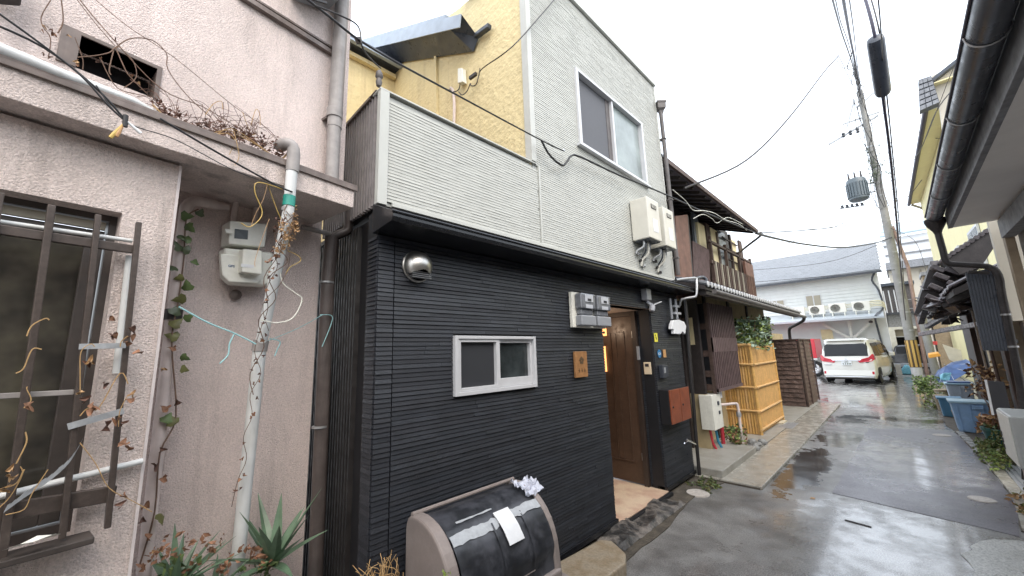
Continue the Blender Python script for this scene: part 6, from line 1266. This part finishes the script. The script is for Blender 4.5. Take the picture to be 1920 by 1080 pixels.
b.build('cable_loops', 'black_cable', label='tangled wire loops hanging on the cables at the pole top', cat='cable', kind='stuff')
wire([(.4, 27.3, 14.7), (-0.004,20.000,13.221), (-0.069,18.000,12.385), (-0.119,17.000,11.609), (0.014,16.000,10.745), (0.151,16.000,10.860)], .012, 'black_cable', 'curled wire end left of the pole top')
wire([(-2.200,6.419,4.383), (-1.748,9.000,5.644), (-1.220,12.000,7.748), (-0.494,16.000,10.913), (-0.054,17.000,11.871)], .02, 'old_dark', 'long curved wire from the upper eave up to the curled wire end')
wire([(.45, 27.4, 12.9), (.95, 24, 12.3), (2.005,19.000,8.492), (2.255,15.200,9.203)], .010, 'old_dark', 'thin wire from the pole to the gable of the yellow building')
wire([(.4, 27.3, 8.6), (-1.5, 22, 6.9), (-2.2, 12, 4.95)], .010, 'old_dark', 'thin wire sloping from the pole to the eave of the wooden house')
wire([(.4, 27.3, 6.9), (-2.5, 28.5, 6.4), (-8, 29.2, 6.9)], .012, 'old_dark', 'thin wire in front of the slate roof ridge')
wire([(.5, 27.4, 9.0), (1.1, 24, 8.0), (1.5, 21, 7.8)], .012, 'old_dark', 'short wire between pole and yellow building')
# second bundle with the black sleeve
SX = .30
wire([(0.300,5.944,5.972), (0.300,5.630,5.123), (0.300,6.515,4.801), (0.300,7.528,4.448), (0.300,9.912,4.060), (0.320,19.127,3.174), (0.330,23.932,2.610)], .016, 'purple_cable', 'purple black cable carrying the black sleeve right of the pole')
wire([(0.360,6.155,6.084), (0.360,5.964,5.297), (0.360,7.089,4.973), (0.360,8.639,4.655), (0.350,11.133,4.113), (0.350,18.658,3.133)], .009, 'black_cable', 'thinner cable strung beside the black sleeve')
wire([(0.330,4.674,4.983), (0.330,5.262,4.903), (0.330,6.756,4.905), (0.330,9.397,4.629), (0.330,12.505,4.036)], .006, 'black_cable', 'thin straight wire behind the black sleeve')
b = MB(); random.seed(6)
for k in range(26):
    t0 = k/26; p = V((0.330,7.979,4.696)).lerp(V((0.330,13.696,3.843)), t0); b.tube(smoothpts([p, p+V((rnd(-.03, .05), .05, rnd(-.06, .06))), p+V((rnd(-.03, .03), .25, rnd(-.03, .03)))], 3), .004, 4)
b.build('cable_spiral', 'black_cable', label='spiral hanger wires wound round the cable right of the pole', cat='cable', kind='stuff')
b = MB(); a, c = V((0.300,5.655,5.098)), V((0.300,6.334,4.739)); b.tube([a-(c-a)*.02, a, a.lerp(c, .05), a.lerp(c, .95), c, c+(c-a)*.02], [.04, .07, .078, .078, .065, .035], 18)
b.build('cable_sleeve', 'gutter_dark', label='black cylindrical splice sleeve on the overhead cable', cat='cable sleeve', smooth=True)
wire([(1.245,7.000,5.393), (1.424,10.000,6.244), (1.497,14.000,7.438), (1.388,19.000,8.159), (1.245,24.000,9.810), (.5, 27.4, 11.0)], .012, 'old_dark', 'sagging wire from the dark gutter across the yellow building to the pole')
wire([(1.309,9.000,6.159), (1.141,20.000,8.200), (.5, 27.3, 12.5)], .006, 'old_dark', 'thin diagonal wire in front of the yellow building')
wire([(.5, 27.3, 7.5), (1.2, 26, 6.4), (1.051,20.000,3.924)], .01, 'old_dark', 'thin wire from the pole to the old tiled roof')
wire([(.35, 27.2, 5.3), (-1.5, 29, 5.6), (-7.5, 29.3, 6.0)], .014, 'black_cable', 'dark wire crossing in front of the slate roof')

# ---------------------------------------------------------------- right side: near house eave and wall
nh = thing('grey_eave_house', 'grey house on the right with deep soffit and wide dark gutter', 'house', (1.5, 3, 0))
ye = 7.0
part('soffit_grey', 'soffit', ((.66, -4, 3.05), (1.9, ye, 3.07)), parent=nh, bevel=0)
part('fascia_grey', 'fascia', ((.62, -4, 3.045), (.659, ye, 3.24)), parent=nh, bevel=.003)
MB().prism([(.50, -4, 3.26), (.50, -4, 3.30), (3.2, -4, 4.3), (3.2, -4, 4.2)], (0, ye+4.05, 0)).build('roof', 'slate_metal', nh)
# half round gutter with hoops
n = 14; b = MB(); vs = []
for yy in (-4, ye):
    for k in range(n+1): a = math.pi*k/n; vs.append((.535-math.cos(a)*.075, yy, 3.235-math.sin(a)*.085))
for yy in (-4, ye):
    for k in range(n+1): a = math.pi*k/n; vs.append((.535-math.cos(a)*.069, yy, 3.235-math.sin(a)*.079))
m0 = n+1; fs = [(k, k+1, m0+k+1, m0+k) for k in range(n)]+[(2*m0+k, 3*m0+k, 3*m0+k+1, 2*m0+k+1) for k in range(n)]+[(0, m0, 3*m0, 2*m0), (n, 2*m0+n, 3*m0+n, m0+n)]+[(m0+k, m0+k+1, 3*m0+k+1, 3*m0+k) for k in range(n)]
b.add(vs, fs); gt = b.build('gutter', 'gutter_dark', nh, smooth=True)
for y_ in (1.9, 2.9, 3.9, 4.9, 5.9):
    MB().tube([(.535-math.cos(math.pi*k/10)*.079, y_, 3.235-math.sin(math.pi*k/10)*.09) for k in range(11)]+[(.64, y_+.01, 3.20)], .0045, 6).build('gutter_hoop', 'galv', gt, smooth=True)
MB().tube([(.457, -4, 3.24), (.457, ye, 3.24)], .009, 8).build('gutter_bead', 'purple_cable', gt, smooth=True)
dp_ = thing('gutter_downspout', 'black downspout with funnel bending across below the dark gutter', 'downspout', (.85, 7.0, 0))
MB().lathe([(.03, -.17), (.045, -.12), (.085, -.05), (.10, .0), (.10, .03)], (.535, ye+.03, 3.17), ZA, 14).build('funnel', 'old_dark', dp_, smooth=True)
MB().tube(smoothpts([(.535, ye+.03, 3.05), (0.542,7.030,2.791), (0.554,7.030,2.639), (0.650,7.030,2.593), (0.852,7.020,2.528), (0.910,7.000,2.414), (0.898,7.000,2.142), (0.878,7.000,1.426), (0.852,7.000,0.967), (0.752,7.000,0.184)], 3), .033, 12).build('pipe', 'old_dark', dp_, smooth=True)
MB().tube([(0.695,7.000,2.489), (0.850,7.000,2.449)], .02, 8).build('brace', 'old_dark', dp_)
for q in ((0.892,7.000,1.960), (0.888,7.000,1.602)): MB().tube([V(q)-ZA*.01, V(q)+ZA*.01], .04, 12).build('clip', 'galv', dp_)
# wall under the soffit with beige corner board and pipe
part('wall_grey', 'wall', ((1.10, -4, 0), (1.3, 6.9, 3.05)), parent=nh, bevel=0)
MB().bar((1.03, 6.88, 0), (1.03, 6.88, 3.05), .07, .12, YA).build('corner_board', 'pillar_beige', nh, bevel=.004)
MB().bar((1.02, 5.0, 2.9), (1.02, 6.8, 2.9), .2, .1, XA).build('wall_band', 'fascia_grey', nh)
MB().tube([(1.04, 5.9, 0), (1.04, 5.9, 2.75)], .02, 8).build('wall_pipe', 'steel_dull', nh, smooth=True)
part('old_dark', 'shutter', ((1.07, 4.8, .6), (1.095, 5.8, 2.6)), parent=nh, bevel=.004)
cpn = thing('corrugated_sheet', 'dark corrugated sheet hanging behind the downspout', 'corrugated sheet', (.8, 7.4, 1.5))
A_ = [V(q) for q in ((0.705,7.250,2.506), (0.918,7.250,2.535), (0.885,7.250,1.550), (0.697,7.250,1.561))]
MB().prism(A_, (0, .01, 0)).build('sheet', 'gutter_dark', cpn)
for k in range(9): MB().bar(A_[0].lerp(A_[1], k/8.), A_[3].lerp(A_[2], k/8.), .018, .014, YA).build('rib', 'gutter_dark', cpn)
# grey cabinet on a post at the right edge
gb = thing('utility_box', 'large pale grey equipment box on a post at the right edge', 'cabinet', (.75, 6.6, 0))
part('meter_box', 'case', ((.66, 6.3, .42), (1.05, 7.0, .93)), parent=gb, bevel=.02)
part('meter_grey', 'front_cover', ((.655, 6.32, .44), (.66, 6.98, .91)), parent=gb, bevel=.002)
for k in range(3): MB().box((.648, 6.92, .5+k*.07), (.654, 6.95, .55+k*.07)).build('vent_slot', 'ink', gb)
MB().tube([(.74, 6.72, 0), (.74, 6.72, .42)], .03, 10).build('post', 'beige_pipe', gb, smooth=True)
MB().tube([(.74, 6.72, .18), (.74, 6.72, .22)], .045, 10).build('post_collar', 'steel_dull', gb, smooth=True)
pb = thing('wall_panel', 'dark rectangular panel with white edge standing above the grey box', 'panel', (.78, 7.3, .9))
b = MB(); b.prism([(0.679,7.300,1.203),(0.797,7.300,1.194),(0.794,7.300,0.834),(0.664,7.300,0.823)], (0, .03, 0)); b.build('panel', 'ink', pb)
MB().bar((0.659,7.280,1.216), (0.652,7.280,0.812), .018, .03, YA).build('edge', 'white_paint', pb)
# ruined tiled house
oh = thing('old_tiled_house', 'dilapidated dark house with crumbling roof tiles and timber eaves', 'house', (1.3, 11, 0))
part('old_dark', 'wall', ((1.25, 7.6, 0), (1.5, 16, 2.5)), parent=oh, bevel=0)
for y_, m_ in ((7.75, 'pillar_beige'), (8.6, 'pillar_beige'), (9.6, 'brown_timber'), (11.0, 'pillar_beige'), (13, 'brown_timber')): MB().box((1.12, y_, 0), (1.24, y_+.14, 2.3)).build('post', m_, oh, bevel=.005)
for y_, z0_, z1_, m_ in ((8.0, .2, 1.9, 'brown_timber'), (8.9, .1, 1.2, 'wood_board'), (9.9, .1, 2.0, 'old_dark'), (11.4, .1, 1.5, 'cream_board')): MB().box((1.18, y_, z0_), (1.235, y_+.55, z1_)).build('wall_board', m_, oh, bevel=.004)
part('beige_bld', 'side_wall', ((1.0, 7.5, 1.9), (2.6, 7.6, 3.3)), parent=oh, bevel=0)
er = MB().prism([(.60, 7.7, 2.28), (.60, 7.7, 2.36), (2.2, 7.7, 3.15), (2.2, 7.7, 3.05)], (0, 6.2, 0)).build('eave', 'old_dark', oh)
random.seed(13)
y = 7.8
while y < 13.8:
    for k in range(4):
        x_ = .58+k*.3+rnd(-.03, .03); z_ = 2.38+(x_-.6)*.49+rnd(-.01, .03); j_ = rnd(-.25, .25); c = V((x_, y, z_)); d_ = V((.30, j_*.12, .15+rnd(-.05, .03)))
        b = MB(); a1 = c; a2 = c+d_
        b.add([a1+V((0, -.11, .0)), a1+V((0, -.05, -.018)), a1+V((0, .04, -.01)), a1+V((0, .11, .03)), a2+V((0, -.11, .0)), a2+V((0, -.05, -.018)), a2+V((0, .04, -.01)), a2+V((0, .11, .03))]+[p+V((0, 0, .022)) for p in (a1+V((0, -.11, .0)), a1+V((0, -.05, -.018)), a1+V((0, .04, -.01)), a1+V((0, .11, .03)), a2+V((0, -.11, .0)), a2+V((0, -.05, -.018)), a2+V((0, .04, -.01)), a2+V((0, .11, .03)))],
              [(0,1,5,4),(1,2,6,5),(2,3,7,6),(8,12,13,9),(9,13,14,10),(10,14,15,11),(0,8,9,1),(1,9,10,2),(2,10,11,3),(4,5,13,12),(5,6,14,13),(6,7,15,14),(0,4,12,8),(3,11,15,7)]); b.build('roof_tile', 'old_tile', er)
    y += .22
for y_ in (8.0, 8.9, 9.8, 10.7, 11.6, 12.5, 13.4): MB().bar((.55, y_, 2.22), (1.3, y_, 2.5), .07, .06, ZA).build('rafter', 'old_dark', er)
for a, c, w_ in (((.45, 11.8, 2.55), (.62, 9.6, 3.0), .10), ((.40, 12.6, 2.1), (.56, 11.3, 2.62), .10), ((.42, 12.4, 2.35), (.60, 12.2, 2.95), .08), ((.5, 10.2, 2.1), (1.2, 9.7, 2.35), .06), ((.38, 13.4, 1.85), (1.2, 9.5, 1.98), .08), ((.48, 12.6, 2.0), (.9, 11, 2.3), .09)): MB().bar(a, c, w_, .09, ZA).build('broken_timber', 'old_tile', oh, bevel=.01)
b = MB(); random.seed(17)
for _ in range(80):
    c = V((.5+rnd(-.08, .6), 8.8+rnd(0, 4.2), 2.25+rnd(-.15, .35))); e = Euler((rnd(-1, 1), rnd(-1, 1), rnd(0, 6))).to_matrix(); s_ = rnd(.04, .13)
    b.add([c+e@V(q)*s_ for q in ((-1, -.7, 0), (1, -.7, .1), (1, .7, 0), (-1, .7, .1), (-1, -.7, .2), (1, -.7, .3), (1, .7, .2), (-1, .7, .3))], [(0, 3, 2, 1), (4, 5, 6, 7), (0, 1, 5, 4), (1, 2, 6, 5), (2, 3, 7, 6), (3, 0, 4, 7)])
b.build('rubble_tiles', 'old_tile', oh, kind='stuff')
U_ = [V(q) for q in [(0.682,9.000,2.942),(1.265,9.000,3.350),(1.249,9.000,3.122),(1.033,9.000,2.772),(0.809,9.000,2.687)]]
ut = MB().prism(U_, (0, .8, 0)).build('upper_tile_course', 'old_dark', oh)
for k in range(12):
    p_ = U_[0].lerp(U_[1], k/11); MB().tube([p_+V((0, -.03, .02)), p_+V((.0, .8, .05))], .035, 7).build('cap_tile', 'old_tile', ut)
MB().prism([(0.526,9.400,2.877),(0.864,9.400,2.860),(1.042,9.400,2.654),(0.975,9.400,2.323),(0.468,9.400,2.368),(0.293,9.400,2.134),(0.262,9.400,2.183)], (0, .9, 0)).build('tile_mass', 'old_dark', oh)
for k, (a_, c_) in enumerate(zip([(0.539,9.200,2.893),(0.560,9.200,2.755),(0.476,9.200,2.590),(0.415,9.200,2.421),(0.354,9.200,2.251),(0.675,9.200,2.823),(0.670,9.200,2.605),(0.599,9.200,2.397),(0.831,9.200,2.734),(0.821,9.200,2.453)], [(0.668,9.200,2.780),(0.694,9.200,2.645),(0.595,9.200,2.485),(0.541,9.200,2.317),(0.491,9.200,2.175),(0.827,9.200,2.709),(0.822,9.200,2.496),(0.769,9.200,2.333),(0.976,9.200,2.624),(0.961,9.200,2.350)])): MB().bar(a_, c_, .07, .3, YA).build('broken_tile', 'old_tile', oh, bevel=.008)
MB().tube([(.95, 9.0, .1), (.92, 9.0, 2.2)], .02, 6).build('prop', 'brown_timber', oh); MB().tube([(1.0, 10.4, .1), (.98, 10.4, 2.2)], .025, 6).build('prop', 'steel_dull', oh)
# bins and pots along the right verge
def bucket(name, label, cx, cy, w, d, h, m_, rim_m, cat='bin', lidm=None, taper=.82):
    t = thing(name, label, cat, (cx, cy, 0)); b = MB(); q = taper
    b.add([(cx-w/2*q, cy-d/2*q, .01), (cx+w/2*q, cy-d/2*q, .01), (cx+w/2*q, cy+d/2*q, .01), (cx-w/2*q, cy+d/2*q, .01), (cx-w/2, cy-d/2, h), (cx+w/2, cy-d/2, h), (cx+w/2, cy+d/2, h), (cx-w/2, cy+d/2, h)], [(0,3,2,1),(4,5,6,7),(0,1,5,4),(1,2,6,5),(2,3,7,6),(3,0,4,7)]); b.build('tub', m_, t, bevel=.02)
    MB().box((cx-w/2-.025, cy-d/2-.025, h-.03), (cx+w/2+.025, cy+d/2+.025, h+.012)).build('rim', rim_m, t, bevel=.01)
    for k in range(3):
        x_ = cx-w*.3+k*w*.3; MB().bar((x_, cy-d/2*q-.006, .04), (x_+(x_-cx)*.16, cy-d/2-.006, h-.05), .014, .012, YA).build('rib', m_, t)
    for sx_ in (-1,): MB().box((cx+w*.05, cy-d/2-.03, h-.12), (cx+w*.35, cy-d/2-.012, h-.06)).build('handle', m_, t, bevel=.006)
    if lidm: MB().box((cx-w/2+.02, cy-d/2+.02, h+.013), (cx+w/2-.02, cy+d/2-.02, h+.045)).build('lid', lidm, t, bevel=.02)
    return t
bucket('blue_bin', 'large blue ribbed plastic bin standing on the right verge', .74, 11.25, .46, .46, .56, 'bin_blue', 'bin_blue_light')
bucket('grey_bin', 'pale grey blue bin with lid behind the large blue bin', .86, 14.3, .42, .42, .66, 'bin_grey', 'bin_blue_light', lidm='tarp_blue')
bucket('navy_pot', 'small dark blue square planter left of the blue bins', .60, 13.2, .34, .34, .42, 'bin_navy', 'bin_navy', 'planter')
b = MB(); b.lathe([(0, 0), (.16, 0), (.21, .30), (.225, .30), (.225, .34), (.19, .34), (.17, .28), (0, .28)], (.92, 9.6, .0), ZA, 20); b.build('green_pot', 'pot_green', label='round dark green flowerpot beside the grey box', cat='flowerpot', smooth=True)
for (x_, y_, r_, h_, lab) in ((.52, 14.4, .12, .34, 'clay flowerpot behind the navy planter'), (.62, 15.8, .15, .36, 'weathered clay flowerpot under the green plant'), (.66, 12.4, .10, .22, 'small brown flowerpot next to the blue bin')):
    MB().lathe([(0, 0), (r_*.7, 0), (r_, h_), (r_*1.08, h_), (r_*.95, h_+.02), (0, h_-.02)], (x_, y_, 0), ZA, 14).build('flowerpot', 'pot_clay', label=lab, cat='flowerpot', smooth=True)
random.seed(31)
def blob(cx, cy, cz, rx, ry, rz, n): return [(cx+rnd(-rx, rx), cy+rnd(-ry, ry), cz+rnd(0, rz)) for _ in range(n)]
bush('green_plant', 'bright green leafy plant at the foot of the utility pole', blob(.42, 16.8, .1, .28, .6, .5, 30), .09, 900, .08, ['leaf_lime', 'leaf_green'], 8)
bush('white_edged_plant', 'pale variegated plant spilling over the verge before the pots', blob(.45, 14.6, .05, .2, .7, .28, 20), .07, 450, .05, ['leaf_lime', 'leaf_olive', 'concrete'], 5)
bush('verge_weeds', 'low green weeds growing on the verge between blue bin and grey box', blob(.72, 8.9, .03, .12, .9, .14, 30), .05, 900, .05, ['leaf_green', 'leaf_lime', 'leaf_olive'], 0, 'weeds')
bush('verge_weeds', 'taller green weeds round the dark green flowerpot', blob(.78, 9.0, .05, .1, .5, .3, 24), .06, 600, .05, ['leaf_green', 'leaf_olive'], 5, 'weeds')
bush('dry_plant', 'withered orange brown plant between the blue bin and the green pot', blob(.88, 9.9, .28, .12, .3, .24, 18), .10, 320, .05, ['leaf_dead', 'leaf_tan'], 14, base=(.92, 9.6, .3))
bush('dead_shrub', 'dead shrub with drooping brown leaves above the blue bin', blob(.88, 10.0, .75, .14, .6, .55, 22), .085, 230, .06, ['leaf_brown', 'leaf_tan'], 20, base=(1.0, 9.4, .1))
bush('corner_weeds', 'dry grass tufts by the post of the grey box', blob(.70, 6.5, .01, .1, .35, .08, 14), .06, 220, .04, ['leaf_olive', 'leaf_tan'], 0, 'weeds')
bush('wall_weeds', 'small weeds beside the round cover at the black house corner', blob(-1.98, 5.2, .0, .16, .2, .04, 14), .04, 320, .03, ['leaf_olive', 'leaf_green'], 0, 'weeds')
# items behind the bins
um = thing('umbrella', 'open blue umbrella lying tilted behind the plants', 'umbrella', (.78, 17, .3))
b = MB(); c = V((.86, 17.0, .95)); ax = V((-.55, -.35, .75)).normalized(); x, y_ = basis(ax); n = 8; rim = []
for k in range(n): a = k*2*math.pi/n; rim.append(c+(x*math.cos(a)+y_*math.sin(a))*.5-ax*.2)
b.add([c]+rim, [(0, 1+k, 1+(k+1) % n) for k in range(n)]); b.build('canopy', 'tarp_blue', um)
MB().tube([c+ax*.05, c-ax*.6], .012, 6).build('shaft', 'steel_dull', um)
for k in range(n): MB().tube([c-ax*.01, rim[k]], .006, 4).build('rib', 'steel_dull', um)
b = MB(); b.add([c+V(q)*.9 for q in ((-.22, -.3, -.45), (.1, -.35, -.50), (.15, 0, -.3), (-.2, 0, -.28), (-.1, -.3, -.2), (.1, -.2, -.18))], [(0, 1, 2, 3), (0, 1, 5, 4), (1, 2, 5), (3, 0, 4), (2, 3, 4, 5)]); b.build('blue_bag', 'bag_cyan', label='cyan plastic bag below the blue umbrella', cat='bag', bevel=.04)
MB().prism([(0.911,17.500,1.579),(1.252,17.500,1.378),(1.236,17.500,0.866),(0.981,17.500,1.116)], (0, .04, 0)).build('white_board', 'wood_board', label='tilted cream board beside the blue umbrella', cat='board')
MB().prism([(0.660,20.000,1.204),(0.908,20.000,1.254),(0.954,20.000,1.144),(0.654,20.000,1.075)], (0, .3, .05)).build('orange_cloth', 'orange_cloth', label='orange cloth above the blue umbrella', cat='cloth', bevel=.02)
t = thing('red_sign', 'small red lamp box near the far wall right of the pole', 'lamp box', (2.0, 33, 2))
MB().prism([(1.132,30.000,1.650),(1.415,30.000,1.637),(1.386,30.000,1.444),(1.107,30.000,1.483)], (0, .2, 0)).build('case', 'red_lamp', t, bevel=.02)
MB().box((.98, 8.55, 1.62), (1.14, 8.75, 1.68)).build('wall_lamp', 'light_plastic', label='white lamp bracket below the corrugated sheet', cat='lamp', bevel=.015)
fh = thing('brown_backdrop_house', 'brown grey building at the end of the lane right of the pole', 'building', (3.2, 36, 0))
part('pillar_beige', 'wall', ((1.55, 34, 0), (7, 36, 5.6)), parent=fh, bevel=0)
part('cream_board', 'door', ((2.2, 33.9, 0), (3.0, 33.99, 2.1)), parent=fh, bevel=0)
part('fascia_grey', 'roof_edge', ((1.5, 33.6, 5.6), (7, 36, 5.8)), parent=fh, bevel=0)

# litter on the road
MB().bar((-.62, 5.10, .004), (-.43, 5.06, .004), .016, .006, ZA).build('twig', 'old_dark', label='dark flat stick lying on the wet asphalt', cat='stick')
MB().box((-.95, 5.55, .001), (-.91, 5.6, .005)).build('leaf_litter', 'leaf_tan', label='single pale leaf on the wet asphalt', cat='leaf')
